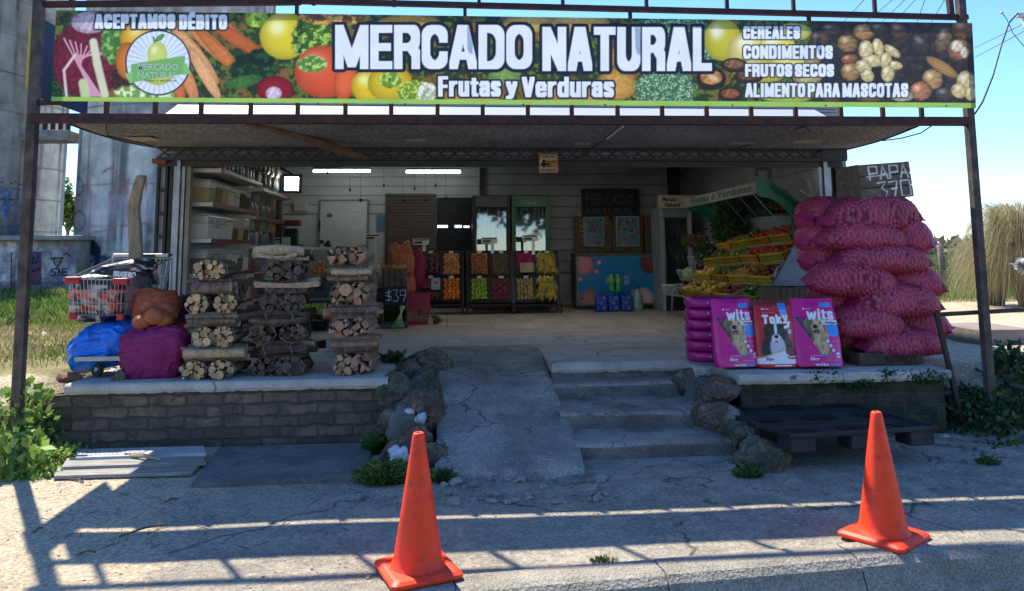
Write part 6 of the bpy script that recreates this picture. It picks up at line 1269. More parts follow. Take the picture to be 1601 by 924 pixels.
for k, (xa, xb, lb) in {'A': (655, 724, 'black metal crate stand holding oranges, left of the three'), 'B': (731, 802, 'black metal crate stand holding green apples, middle of the three'), 'C': (804, 877, 'black metal crate stand holding bananas, right of the three')}.items():
    a = P(xa, 480, Yc-.15); b_ = P(xb, 480, Yc-.15); st = thing('crate_stand', lb, 'stand', ((a.x+b_.x)/2, Yc, PZ)); zt = P(xa, 392, Yc+.2).z
    for x in (a.x, b_.x):
        m_ = MB(); m_.bar((x, Yc-.22, PZ), (x, Yc-.20, P(xa, 474, Yc-.1).z), .03); m_.bar((x, Yc-.20, P(xa, 474, Yc-.1).z), (x, Yc+.25, zt), .03); m_.bar((x, Yc+.25, zt), (x, Yc+.3, PZ), .03); m_.build('side_frame', blackst, st)
    m_ = MB(); m_.bar((a.x, Yc-.19, P(xa, 477, Yc-.1).z), (b_.x, Yc-.19, P(xa, 477, Yc-.1).z), .03); m_.build('cross_bar', blackst, st)
    MB().add([(a.x, Yc-.16, P(xa, 474, Yc-.1).z), (b_.x, Yc-.16, P(xa, 474, Yc-.1).z), (b_.x, Yc+.28, zt), (a.x, Yc+.28, zt)], [(0, 1, 2, 3)]).build('back_panel', blackst, st)
banm = mat('banana_skin', (.60, .42, .05), (.42, .30, .05), .5, 10, .05, rnd=.5); banm2 = mat('greenish_banana_skin', (.36, .33, .06), (.2, .15, .04), .5, 14, .05, rnd=.6)
def banana_hand(c, R3, n, lab, grp, s_=1.0, mt=None):
    r = thing('banana_bunch', lab, 'bananas', c, grp); c = Vector(c)
    for k in range(n):
        a = (k-(n-1)/2)*.30; pts = []
        for t in np.linspace(0, 1, 7):
            th = -.5+t*1.9; q = Vector((math.sin(a)*(.03+.09*math.sin(t*2.2)), -.05-.055*math.sin(t*math.pi*.9), .09-.19*t+.02*math.cos(a*3))); pts.append(c+R3 @ (q*s_))
        m_ = MB(); m_.tube(pts, [.006*s_, .013*s_, .0175*s_, .019*s_, .018*s_, .012*s_, .004*s_], 7); m_.build('banana', mt or (banm if R5.random() < .6 else banm2), r, smooth=True)
for (k, x0, x1, y0, y1, kind, lab, grp) in crates:
    top = y0 < 420; Yk = Yc+(.12 if top else -.10); a = P(x0+1, y1, Yk-.14); b_ = P(x1-1, y1, Yk-.14); zt = P(x0, y0, Yk+.14).z; w_ = b_.x-a.x; Hh = zt-a.z; dp = Hh/math.sin(tilt)
    c = Vector(((a.x+b_.x)/2, Yk+.05, (a.z+zt)/2)); base = c-RT @ Vector((0, 0, .12))
    net_crate('fruit_crate', base, (w_, dp, .16), RT, lab, bcr, grp='black crates of the fruit display')
    if kind and kind != 'banana': fill(kind, base, w_-.01, dp-.015, RT, {'sweetp': 'sweet potato heaped in the top left display crate', 'bicolor': 'mottled nectarine in the crate above the oranges', 'orange': 'orange in the display crate', 'red': 'red apple in the crate above the green apples', 'kiwi': 'small dark avocado in the middle stand', 'green': 'green apple in the middle display stand', 'pear': 'yellow brown pear in the crate below the magenta cloth', 'plum': ('small red apple below the sweet potatoes' if k == 'A' else 'small dark red apple right of the green apples')}[kind], grp, .135, skip=(lambda u, v: v > -.1) if (k == 'A' and kind == 'plum') else None)
    if k == 'A' and kind == 'plum':
        m_ = MB(); m_.box(base+RT @ Vector((-.09, .10, .13)), (.15, .2, .06), 0, RT); tag(m_.build('red_box', mat('dark_red_box', (.25, .012, .03), None, .5), bevel=.006), 'dark red box in the crate below the sweet potatoes', 'box')
        def pbx(C, x, y): C[:] = (.35, .42, .5); pell(C, x, y, .5, .45, .2, .18, 0, (.4, .05, .05), edge=.2); prect(C, x, y, .1, .75, .9, .9, (.2, .3, .45), .05)
        o_ = base+RT @ Vector((.0, .20, .15)); po = panel('picture_card', tuple(o_), tuple(RT @ Vector((.16, 0, 0))), tuple(RT @ Vector((0, -.22, 0))), 16, 16, pbx, vcol, None, th=.02); tag(po, 'pale blue picture card standing in the crate left of the oranges', 'card')
    if kind is None:
        m_ = MB(); m_.box(base+RT @ Vector((0, .08, .10)), (w_*.85, dp*.72, .09), 0, RT); tag(m_.build('magenta_cloth', mat('magenta_cloth', (.35, .01, .10), (.22, .01, .07), .7, 30, .4), bevel=.01), 'magenta cloth in the crate beside the bananas', 'cloth')
        m_ = MB(); m_.box(base+RT @ Vector((.03, -.09, .16)), (w_*.72, dp*.40, .01), 0, RT); tag(m_.build('cream_card', mat('cream_card', (.52, .40, .25), None, .7)), 'blank cream card on the magenta cloth', 'card')
    if kind == 'banana':
        for j in range(4):
            for i in range(3):
                cc = base+RT @ Vector(((i-1)*w_*.30+R5.uniform(-.02, .02), -dp*.30+j*dp*.21, .13+R5.uniform(0, .05))); banana_hand(cc, Matrix.Rotation(R5.uniform(-.5, .5), 3, 'Y') @ Matrix.Rotation(R5.uniform(-.3, .3), 3, 'Z'), R5.choice((4, 5, 6)), 'bunch of bananas in the %s banana crate' % ('upper' if top else 'lower'), 'banana bunches, %s crate' % ('upper' if top else 'lower'), .82)
    tagp(P((x0+x1)/2, y0-1, Yk+.02))
# scale poles with price displays
for px, py, h0, lab in ((583, 371, 416, 'white scale display on a bright pole left of the shutter'), (658, 378, 393, 'white scale display above the sweet potatoes'), (829, 372, 398, 'white scale display before the green fridge'), (765, 376, 396, 'white scale display before the dark fridge')):
    Y = 12.6; c = P(px, py, Y); r = thing('scale_display', lab, 'scale', c); MB().box(c, (.26, .05, .10)).build('display_head', white, r, bevel=.008)
    m_ = MB(); m_.box(c+Vector((-.04, -.028, -.012)), (.13, .006, .035)); m_.build('screen', blackp, r); m_ = MB(); m_.box(c+Vector((0, -.028, .03)), (.22, .006, .02)); m_.build('label_strip', blackp, r)
    p = P(px+3, h0, Y); m_ = MB(); m_.bar(Vector((p.x+.02, Y, c.z-.05)), Vector((p.x+.02, Y, p.z)), .05, .03); m_.build('pole', mat('bright_pole', (.75, .75, .72), None, .3), r)
# table with greens left of middle, carrots etc.
# ------------------------------------------------------------------ drinks fridges
glassd = mat('dark_glass', (.03, .04, .05), (.05, .06, .07), .08, 2, 0, spec=.8)
def fridge(x0, x1, yt, yb, Yf, frame, head, lab, bottles, txt=None, depth=.6):
    a = P(x0, yb, Yf); b_ = P(x1, yb, Yf); zt = P(x0, yt, Yf).z; r = thing('drinks_fridge', lab, 'fridge', ((a.x+b_.x)/2, Yf+depth/2, PZ)); w_ = b_.x-a.x; x0_, x1_ = a.x, b_.x; H_ = zt-PZ
    MB().bb(x0_, x1_, Yf+depth-.03, Yf+depth, PZ, zt).build('back', frame, r); 
    m_ = MB(); m_.bb(x0_, x0_+.05, Yf, Yf+depth-.03, PZ, zt); m_.build('side', frame, r, bevel=.006); m_ = MB(); m_.bb(x1_-.05, x1_, Yf, Yf+depth-.03, PZ, zt); m_.build('side', frame, r, bevel=.006)
    MB().bb(x0_+.05, x1_-.05, Yf+.005, Yf+depth-.03, zt-H_*.10, zt).build('header', head, r, bevel=.006); MB().bb(x0_+.05, x1_-.05, Yf+.01, Yf+depth-.03, PZ, PZ+.30).build('base', blackst, r)
    li = MB().bb(x0_+.051, x1_-.051, Yf+depth-.06, Yf+depth-.032, PZ+.31, zt-H_*.10-.005).build('liner', offw, r)
    zs = [zt-H_*.10-.25-.36*k for k in range(0, 4)]
    for z in zs:
        if z > PZ+.33: MB().bb(x0_+.055, x1_-.055, Yf+.03, Yf+depth-.07, z, z+.012).build('shelf', silver, r)
    # door frame ring and glass
    m_ = MB(); m_.bb(x0_+.05, x0_+.075, Yf+.0, Yf+.03, PZ+.3, zt-H_*.105); m_.bb(x1_-.075, x1_-.05, Yf+.0, Yf+.03, PZ+.3, zt-H_*.105); m_.build('door_frame', frame, r)
    mt, nt, b = nodes('door_glass'); g = nt.nodes.new('ShaderNodeBsdfGlossy'); g.inputs[0].default_value = (.8, .88, .95, 1); g.inputs[1].default_value = .03; tr = nt.nodes.new('ShaderNodeBsdfTransparent'); tr.inputs[0].default_value = (.8, .85, .85, 1); ms = nt.nodes.new('ShaderNodeMixShader'); ms.inputs[0].default_value = .15
    nt.links.new(tr.outputs[0], ms.inputs[1]); nt.links.new(g.outputs[0], ms.inputs[2]); nt.links.new(ms.outputs[0], nt.nodes['Material Output'].inputs[0])
    MB().bb(x0_+.076, x1_-.076, Yf+.012, Yf+.018, PZ+.31, zt-H_*.11).build('glass_door', mt, r)
    MB().bb(x0_+.055, x0_+.07, Yf-.03, Yf-.005, PZ+.9, PZ+1.3).build('handle', silver, r)
    if txt: m_ = MB(); text_on(m_, txt, (x0_+w_*.36, Yf+.002, zt-H_*.075), (1, 0, 0), (0, 0, 1), w_*.3, .05, (0, -1, 0), 0, .01, (0,), .004); m_.build('header_lettering', mat('pale_mint_print', (.4, .55, .45), None, bump=0), r)
    k = 0
    for zi, z in enumerate(zs[:2] if bottles else []):
        for i in range(7):
            x = x0_+.11+i*(w_-.22)/6; mb = MB(); mb.lathe((x, Yf+.065, z+.013), [(.030, 0), (.033, .02), (.033, .13), (.02, .18), (.012, .20), (.012, .235), (.001, .236)], 10)
            o = mb.build('drink_bottle', pm[R5.choice(bottles)], loc=(x, Yf+.065, z), smooth=True); tag(o, 'drink bottle on a shelf of %s' % ('the dark fridge' if x1 < 802 else 'the green fridge'), 'bottle', 'bottles in %s' % ('the dark fridge' if x1 < 802 else 'the green fridge'))
    return r
fridge(739, 799, 306, 480, 13.55, blackst, mat('dark_header', (.05, .05, .055), (.09, .08, .08), .4, 10), 'dark drinks fridge with glass door, left of the green one', (0, 3, 5, 8))
fridge(801, 861, 306, 480, 13.55, mat('green_enamel', (.01, .14, .05), (.008, .10, .04), .35, 3, 0), mat('green_header', (.05, .16, .10), (.03, .12, .07), .35), 'green framed drinks fridge behind the banana crates', (3, 8, 4, 7), 'SALUS')
r = fridge(1036, 1086, 324, 478, 12.9, mat('pale_grey_enamel', (.30, .33, .34), (.25, .28, .29), .4, 3, 0), mat('grey_header', (.22, .25, .26), None, .4), 'pale grey glass-door fridge under the small shop sign', ())
for z in (1.75, 1.35):
    for i in range(5):
        p = P(1044+i*8, 390, 13.1); o = MB().lathe((p.x, 13.1, z), [(.035, 0), (.04, .05), (.036, .11), (.001, .112)], 10).build('dairy_tub', offw, loc=(p.x, 13.1, z), smooth=True); tag(o, 'small pale tub inside the pale grey fridge', 'tub', 'tubs inside the pale grey fridge')
Y = 12.85; a = P(1031, 325, Y); b_ = P(1091, 305, Y); sn = thing('shop_sign', 'small cream light box lettered with the shop name above the grey fridge', 'sign', ((a.x+b_.x)/2, Y, a.z))
MB().bb(a.x, b_.x, Y, Y+.15, a.z, b_.z).build('sign_box', mat('cream_sign', (.50, .45, .33), (.44, .40, .29), .5), sn, bevel=.006)
m_ = MB(); dk = mat('dark_print', (.015, .03, .015), None, .6, bump=0); text_on(m_, 'Mercado', (a.x+.06, Y-.004, a.z+.115), (1, 0, 0), (0, 0, 1), .24, .07, (0, -1, 0), 0, .03); text_on(m_, 'Natural', (a.x+.10, Y-.004, a.z+.02), (1, 0, 0), (0, 0, 1), .26, .07, (0, -1, 0), 0, .03); m_.build('lettering', dk, sn)
# ------------------------------------------------------------------ ice cream freezer
Y = 13.45; a = P(902, 478, Y); b_ = P(1026, 478, Y); zt = P(950, 399, Y).z; z0 = P(950, 476, Y).z
fz = thing('chest_freezer', 'chest freezer with a bright blue ice cream front', 'freezer', ((a.x+b_.x)/2, Y+.3, PZ))
MB().bb(a.x, b_.x, Y+.01, Y+.6, PZ+.06, zt).build('cabinet', mat('freezer_grey', (.16, .22, .22), None, .5), fz, bevel=.01); MB().bb(a.x+.03, b_.x-.03, Y+.03, Y+.58, PZ, PZ+.06).build('plinth', blackst, fz); MB().bb(a.x-.01, b_.x+.01, Y-.01, Y+.61, zt+.002, zt+.035).build('lid', mat('lid_grey', (.10, .12, .13), None, .35), fz, bevel=.006)
def ice(C, x, y):   # 0..1.6, 0..1
    C[:] = lin(30, 125, 178); C[:] = C*(.95+.1*fbm(x*2, y*2, 3))[:, None]
    for (cx, cy, rx, ry, c1) in ((.12, .16, .20, .24, (205, 120, 135)), (1.50, .14, .20, .24, (110, 62, 60)), (.22, .98, .24, .30, (165, 125, 115)), (1.35, .92, .22, .26, (205, 190, 180)), (1.16, .85, .10, .16, (190, 200, 185))): pell(C, x, y, cx, cy, rx, ry, 0, lin(*c1), edge=.45, tex=.5, seed=int(cx*9)+1)
    rn = random.Random(2)
    for k in range(26):
        cx, cy = rn.choice(((.22, .98), (1.50, .14), (.12, .16))); t_ = rn.uniform(0, 6.28); q = rn.uniform(.7, 1.25); pell(C, x, y, cx+.2*q*math.cos(t_), cy+.26*q*math.sin(t_), .016, .014, 0, lin(25, 25, 35), edge=0)
    for (cx, cy) in ((.44, .12), (.38, .32), (.03, .48)): pell(C, x, y, cx, cy, .06, .05, 30, lin(215, 110, 95), edge=.3); pell(C, x, y, cx, cy, .03, .022, 30, lin(240, 190, 180), edge=.3)
    for xx in (.60,): pline(C, x, y, [(xx+.06, .42), (xx, .45), (xx-.02, .52), (xx, .59), (xx+.06, .61)], .018, lin(120, 170, 215), .01)
    heavy(C, x*100, y*100, 'D', 96, 41, 106, 60, 1.6, 1.6, 0, (0, 0, 0), lin(150, 190, 225))
panel('printed_front', (a.x+.04, Y-.001, zt-.03), (b_.x-a.x-.06, 0, 0), (0, 0, z0-zt+.05), 200, 120, ice, vcol, fz, 1.6, 1)
# bottle packs
def bottle(cx, cy, z, r, h, mt, cap, root):
    m_ = MB(); m_.lathe((cx, cy, z), [(r*.85, 0), (r, .015), (r, h*.25), (r*.93, h*.3), (r, h*.36), (r, h*.62), (r*.75, h*.76), (r*.3, h*.88), (r*.28, h*.93)], 12); m_.build('bottle', mt, root, smooth=True)
    m_ = MB(); m_.lathe((cx, cy, z+h*.93), [(r*.33, 0), (r*.33, h*.07)], 10); m_.build('cap', cap, root)
bp_ = mat('blue_water_plastic', (.01, .05, .38), (.02, .10, .5), .2, 12, .05, rnd=.2); gp_ = mat('green_soda_plastic', (.02, .30, .12), (.05, .42, .14), .15, 8, 0); cp_ = mat('clear_green_plastic', (.32, .48, .40), (.22, .36, .30), .15, 14, .05); yl_ = mat('yellow_label', (.5, .5, .05), (.1, .3, .08), .4, 30, 0)
for k, px in enumerate((940, 959, 979)):
    c = P(px, 481, Y-.42); r = thing('water_bottle_pack', 'shrink-wrapped pack of blue water bottles before the freezer, %s' % ['left one of three', 'middle one of three', 'right one of three'][k], 'water pack', (c.x, Y-.42, PZ), 'blue water packs before the freezer')
    for i in range(2):
        for j in range(2): bottle(c.x-.05+i*.1, Y-.47+j*.1, PZ, .047, .33, bp_, bp_, r)
    m_ = MB(); m_.box((c.x, Y-.42, PZ+.14), (.195, .195, .26)); m_.build('wrap_film', mat('blue_film', (.01, .045, .40), (.03, .10, .5), .2, 10, .3, 25), r, bevel=.03)
    for q in range(3): mm = MB(); mm.box((c.x+(-.02 if q % 2 else .03), Y-.521, PZ+.06+q*.085), (.045, .004, .05)); mm.build('label', mat('grey_label', (.25, .28, .25), None, .5), r)
r = thing('soda_bottle_pack', 'pack of green soda bottles stacked on the middle blue water pack', 'soda pack', (P(961, 448, Y-.42).x, Y-.42, PZ+.33))
for i in range(2):
    for j in range(2):
        cx = P(961, 448, Y-.42).x-.055+i*.11; bottle(cx, Y-.47+j*.1, PZ+.33, .05, .33, gp_, mat('dark_green_cap', (.01, .08, .03)), r); m_ = MB(); m_.lathe((cx, Y-.47+j*.1, PZ+.33+.16), [(.052, 0), (.052, .06)], 12); m_.build('label', yl_, r)
c = P(1000, 478, Y-.4); r = thing('large_water_bottle', 'pale green large water bottle right of the blue packs', 'bottle', (c.x, Y-.4, PZ)); bottle(c.x-.03, Y-.4, PZ, .09, .40, cp_, mat('dark_green_cap', (.01, .08, .03)), r)
# ------------------------------------------------------------------ pallet boards and posters behind the freezer, blackboard
Y = 14.05; pb_ = thing('pallet_backboard', 'brown pallet timber standing behind the freezer and carrying two posters', 'pallet', (P(968, 370, Y).x, Y, 1.6))
R6 = random.Random(9)
for (x0, x1, y0, y1) in ((899, 952, 338, 402), (958, 1004, 338, 402), (1008, 1034, 336, 402)):
    n = 8
    for k in range(n):
        ya = y0+(y1-y0)*k/n; yb = ya+(y1-y0)/n-1.1; a = P(x0+R6.uniform(-1, 1), ya, Y); b_ = P(x1+R6.uniform(-1, 1), yb, Y); MB().bb(a.x, b_.x, Y-.02, Y, b_.z, a.z).build('board', cratew2, pb_, bevel=.003)
    for x in (x0+3, x1-3): a = P(x, y0, Y); b_ = P(x, y1+20, Y); MB().bb(a.x-.04, a.x+.04, Y+.002, Y+.08, b_.z, a.z).build('upright', cratew2, pb_)
def poster(px0, py0, px1, py1, seed, lab):
    rn = random.Random(seed); cs = [lin(200, 60, 50), lin(60, 140, 170), lin(210, 190, 150), lin(120, 170, 190), lin(200, 120, 160), lin(230, 200, 80), lin(90, 60, 50)]
    def f(C, x, y):
        C[:] = lin(95, 150, 175); q = [(rn.uniform(.05, .95), rn.uniform(.05, .95), rn.uniform(.05, .13), rn.uniform(.03, .08), rn.uniform(0, 180), rn.choice(cs)) for k in range(34)]
        for (cx, cy, rx, ry, ro, c_) in q: pell(C, x, y, cx, cy, rx, ry, ro, c_*.8, edge=.3, tex=.3)
        for k in range(8): pline(C, x, y, [(.08, .5+k*.06), (.5+rn.uniform(0, .4), .5+k*.06+.05)], .008, lin(190, 205, 215), .01)
        mixc(C, (np.minimum(np.minimum(x, 1-x), np.minimum(y, 1-y)) < .035)*1., lin(205, 205, 200))
    Yp = 13.98; a = P(px0, py0, Yp); b_ = P(px1, py1, Yp); o = panel('poster', (a.x, Yp, a.z), (b_.x-a.x, 0, 0), (0, 0, b_.z-a.z), 60, 80, f, vcol, None, th=-.006); tag(o, lab, 'poster')
poster(912, 340, 945, 385, 4, 'left ice cream price poster with white border above the freezer'); poster(963, 338, 1000, 385, 8, 'right ice cream price poster with white border above the freezer')
Y = 14.12; a = P(909, 295, Y); b_ = P(1000, 338, Y); bb_ = thing('blackboard', 'dark blackboard chalked with the shop name above the posters', 'blackboard', ((a.x+b_.x)/2, Y, a.z))
MB().bb(a.x, b_.x, Y-.02, Y, b_.z, a.z).build('board', mat('slate', (.008, .012, .022), (.014, .018, .028), .7), bb_, bevel=.004)
dimc = mat('faint_chalk', (.11, .12, .14), (.07, .08, .1), .9, 30); m_ = MB(); w_ = b_.x-a.x; text_on(m_, 'MERCADO', (a.x+w_*.08, Y-.03, a.z-.30), (1, 0, 0), (0, 0, 1), w_*.80, .20, (0, -1, 0), 0, -.012); text_on(m_, 'NATURAL', (a.x+w_*.08, Y-.03, b_.z+.03), (1, 0, 0), (0, 0, 1), w_*.82, .13, (0, -1, 0), 0, -.012); m_.build('chalk_lettering', dimc, bb_)
m_ = MB(); p = P(905, 336, 14.1); m_.add([p+Vector((-.01, -.02, 0)), p+Vector((.02, -.02, 0)), p+Vector((.13, -.05, -.46)), p+Vector((-.07, -.03, -.34)), p+Vector((-.01, -.0, 0)), p+Vector((.02, 0, 0)), p+Vector((.13, -.02, -.46)), p+Vector((-.07, 0, -.34))], [(0, 1, 2, 3), (7, 6, 5, 4), (0, 4, 5, 1), (1, 5, 6, 2), (2, 6, 7, 3), (3, 7, 4, 0)]); tag(m_.build('white_cloth', white), 'white cloth hanging left of the ice cream posters', 'cloth')
# ------------------------------------------------------------------ vegetable rack on the right
ycr = mat('yellow_crate_plastic', (.56, .36, .03), (.42, .26, .02), .5, 4, .05, rnd=1); tubem = mat('grey_tube', (.36, .38, .40), None, .4, metal=.3); arch = mat('green_end_panel', (.03, .20, .12), (.025, .16, .10), .45, 3)
vr = thing('vegetable_rack', 'tiered vegetable rack with green arched ends and lettered header along the right wall', 'rack', (3.7, 10.5, PZ))
Yn, Yf_ = 9.0, 12.1
T = [((1246, 376), (1098, 396)), ((1232, 408), (1080, 416)), ((1214, 446), (1064, 437)), ((1192, 478), (1040, 460))]
E = []
for (n_, f_) in T: E.append((P(*n_, Yn), P(*f_, Yf_)))
RC = R6
def crate_on(A_, B_, t, w_, lab, mt=ycr, tiltd=22, back=.0):
    d = (B_-A_); L_ = d.length; u = d.normalized(); c = A_+d*t; side = Vector((u.y, -u.x, 0)).normalized()
    if side.x > 0: side = -side      # toward the aisle
    zz = Vector((0, 0, 1)); R0 = Matrix((u, -side if False else zz.cross(u).normalized(), zz)).transposed(); R3 = Matrix.Rotation(rad(tiltd), 3, u) if True else R0
    fwd = zz.cross(u).normalized()
    s_ = 1 if fwd.dot(side) > 0 else -1
    R3 = Matrix.Rotation(rad(tiltd)*(-s_)*-1 if False else 0, 3, 'Z')
    q = Matrix.Rotation(rad(tiltd)*(1 if s_ < 0 else -1), 3, u); R3 = q @ R0
    cc = c-side*(.16)+Vector((0, 0, .03+back)); return cc, R3, side, u
kinds = [['tomato', 'tomato', 'greenpep', 'onion'], ['tomato', 'tomato', 'greenpep', 'greenpep'], ['plum', 'onion', 'greenpep', 'lemon'], ['greenpep', 'plum', 'lemon', 'lemon']]
ords = ['top', 'second', 'third', 'lowest']; along = ['nearest', 'second', 'third', 'farthest']
for ti, (A_, B_) in enumerate(E):
    L_ = (B_-A_).length; n = 4
    for k in range(n):
        t = (k+.5)*.78/n+.02; wL = L_*.78/n-.07
        lab = '%s yellow crate on the %s tier of the vegetable rack' % (along[k], ords[ti]); cc, R3, side, u = crate_on(A_, B_, t, wL, lab)
        R3 = R3 @ Matrix.Rotation(RC.uniform(-.07, .07), 3, 'Z'); vc_ = net_crate('vegetable_crate', cc, (wL, .34, .15), R3, lab, ycr); MB().box(cc+R3 @ Vector((0, 0, .055)), (wL-.03, .31, .09), 0, R3).build('dark_filler', blackp, vc_)  # black filler block added; its colour gives the dark inside behind the slots
        kd_ = kinds[ti][k]; nn = 15
        for j in range(4):
            for i in range(int(wL/.085)):
                if RC.random() < .30: continue
                p = cc+R3 @ Vector((-wL/2+.06+i*.082+RC.uniform(-.01, .01), -.115+j*.075, .125+RC.uniform(0, .035))); put(kd_, p, {'tomato': 'tomato', 'greenpep': 'green pepper', 'onion': 'onion', 'plum': 'small beetroot', 'lemon': 'yellow citrus fruit'}[kd_]+' in the yellow crates of the vegetable rack', {'tomato': 'tomatoes', 'greenpep': 'green peppers', 'onion': 'onions', 'plum': 'beetroots', 'lemon': 'citrus fruits'}[kd_]+' in the vegetable rack')
    # front tray edge + wire basket at far end
    m_ = MB(); m_.tube([A_, B_], .014, 6); m_.build('tier_bar', tubem, vr)
    m_ = MB(); c = A_.lerp(B_, .90); dz = .15
    for q in range(12): p = A_.lerp(B_, .81+.19*q/11); m_.tube([p+Vector((0, 0, .0)), p+Vector((-.06, 0, dz))], .004, 4)
    m_.tube([A_.lerp(B_, .80)+Vector((-.06, 0, dz)), B_+Vector((-.06, 0, dz)), B_+Vector((.35, .02, dz))], .007, 5); m_.build('wire_basket', white, vr)
# stepped tube at the near end
pts = [P(1262, 374, Yn-.1), P(1250, 376, Yn-.1), P(1244, 384, Yn-.1), P(1240, 400, Yn-.1), P(1236, 409, Yn-.1), P(1224, 413, Yn-.1), P(1216, 418, Yn-.1), P(1212, 430, Yn-.1), P(1214, 440, Yn-.1), P(1208, 446, Yn-.1), P(1196, 450, Yn-.1), P(1190, 458, Yn-.1), P(1191, 472, Yn-.1), P(1190, 500, Yn-.1)]
MB().tube(pts, .015, 8).build('stepped_end_tube', tubem, vr, smooth=True)
ptf = [p+(E[0][1]-E[0][0])*1.03 for p in pts]; MB().tube(ptf, .015, 8).build('stepped_end_tube', tubem, vr, smooth=True)
for p in (E[3][0], E[3][1]): m_ = MB(); m_.tube([p, (p.x, p.y, PZ)], .015, 6); m_.build('leg', tubem, vr)
m_ = MB(); q = [E[3][0], E[3][1], Vector((BR, Yf_+.1, E[3][1].z)), Vector((BR, Yn, E[3][0].z))]
m_.add([E[0][0]+Vector((.1, .05, -.1)), E[0][1]+Vector((.1, 0, -.1)), E[3][1]+Vector((.38, 0, -.08)), E[3][0]+Vector((.33, .05, -.08))], [(0, 1, 2, 3)]); m_.build('sloping_back', mat('dark_rack_metal', (.02, .025, .03), None, .6), vr)
# header and arches
hn, hf = P(1186, 292, Yn+.1), P(1070, 318, Yf_-.1)
hd = (hf-hn); m_ = MB(); tn = Vector((0, 0, .14)); bk = Vector((.05, .0, 0)); m_.add([hn-tn*.5, hf-tn*.5, hf+tn*.5, hn+tn*.5, hn-tn*.5+bk, hf-tn*.5+bk, hf+tn*.5+bk, hn+tn*.5+bk], [(0, 1, 2, 3), (7, 6, 5, 4), (0, 4, 5, 1), (2, 6, 7, 3), (0, 3, 7, 4), (1, 5, 6, 2)]); m_.build('header_beam', mat('grey_header_board', (.30, .28, .26), (.24, .23, .21), .6), vr)
m_ = MB(); ux = (hn-hf).normalized(); nr = ux.cross(Vector((0, 0, 1))).normalized(); nr = nr if nr.dot(EYE-hn) > 0 else -nr
tb = mat('dark_grey_print', (.06, .06, .065), None, .6, bump=0); text_on(m_, 'Frutas e Verduras', hf+ux*.35-tn*.28+Vector((0, 0, 0)), ux, (0, 0, 1), hd.length*.80, .095, nr, 0, .01, (0,), .006, .2); m_.build('header_lettering', tb, vr)
def arch_panel(off_y, pxs, Y, nm='end_panel', txt=False):
    q = [P(x, y, Y) for x, y in pxs]; m_ = MB(); m_.prism([(v.x, v.z) for v in q], Y, Y+.03, ax='y'); return m_.build(nm, arch, vr)
AP = [(1183, 296), (1183, 286), (1190, 281), (1200, 281), (1206, 283), (1230, 300), (1262, 324), (1256, 338), (1249, 352), (1248, 368), (1242, 366), (1239, 352), (1236, 336), (1226, 324), (1212, 314), (1200, 309), (1188, 307), (1184, 303)]
arch_panel(0, AP, Yn); 
m_ = MB(); a = P(1203, 294, Yn); b_ = P(1250, 328, Yn); ud = (b_-a).normalized(); vd = Vector((-ud.z, 0, ud.x)); vd = vd if vd.z > 0 else -vd
text_on(m_, 'Refrimate', a, ud, vd, (b_-a).length, .075, (0, -1, 0), 0, .012, (0,), .006); m_.build('end_lettering', mat('dark_green_print2', (.01, .07, .04), None, bump=0), vr)
AF = [(x-113+(1200-x)*.18, y+25-(y-290)*.15) for x, y in AP]; arch_panel(0, AF, Yf_)
for px in (1108, 1128, 1150, 1172): a = P(px, 310-(px-1108)*.2, Yn+2.6-(px-1108)*.04); MB().tube([a, a+Vector((.28, -.2, -.42))], .005, 4).build('stay_wire', tubem, vr)
# mirror-like slanted sheet and leafy heaps
MB().add([P(1100, 318, 12.2), P(1180, 300, 9.8), P(1235, 345, 9.8)+Vector((.1, 0, 0)), P(1140, 350, 12.2)], [(0, 1, 2, 3)]).build('slanted_sheet', mat('tinted_mirror', (.05, .06, .07), None, .15, spec=.9, bump=0), vr)
def leaf_heap(name, c, r, n, cols, lab, cat, lsz=.05, seed=1, kind=None, up=.3, flat=1., grp=None):
    rs = np.random.RandomState(seed); th = rs.uniform(0, 6.283, n); cz = rs.uniform(-1, 1, n); rr = rs.uniform(.35, 1, n)**.5
    P0 = np.stack([np.sqrt(1-cz**2)*np.cos(th)*r[0], np.sqrt(1-cz**2)*np.sin(th)*r[1], cz*r[2]], 1)*rr[:, None]*(.75+.5*rs.rand(n))[:, None]+np.array(c)
    d = rs.normal(size=(n, 3)); d[:, 2] = d[:, 2]*flat+up; d /= np.linalg.norm(d, axis=1)[:, None]; s_ = np.cross(d, rs.normal(size=(n, 3))); s_ /= np.linalg.norm(s_, axis=1)[:, None]+1e-9
    l_ = (lsz*rs.uniform(.5, 1.4, n))[:, None]; w_ = l_*.32; V = np.stack([P0, P0+d*l_*.5+s_*w_, P0+d*l_, P0+d*l_*.5-s_*w_], 1); 
    nn_ = np.cross(d, s_)*l_*.12; V[:, 2] += nn_; V = V.reshape(-1, 3); FF = np.arange(n*4).reshape(n, 4)
    cs = np.array(cols)[rs.randint(0, len(cols), n)]*rs.uniform(.6, 1.35, n)[:, None]; o = npmesh(name, V, FF, leafv, np.repeat(cs, 4, 0), None, smooth=False, loc=tuple(c)); tag(o, lab, cat, grp, kind); return o
gr_ = [(.04, .09, .02), (.06, .12, .03), (.03, .07, .02)]
leaf_heap('leafy_greens', P(1140, 355, 11.2), (.26, .3, .26), 2200, gr_, 'big bushy dark heap of leafy greens at the top of the vegetable rack', 'greens', .05, 3)
leaf_heap('leafy_greens', P(1215, 318, 10.0), (.24, .3, .15), 1800, gr_+[(.16, .12, .04)], 'heap of mixed greens under the green arch', 'greens', .045, 4)
leaf_heap('leafy_greens', P(1108, 398, 11.6), (.20, .2, .16), 1600, [(.05, .10, .05), (.08, .13, .07)], 'blue green bunch of leaves spilling over the second tier', 'greens', .06, 5)
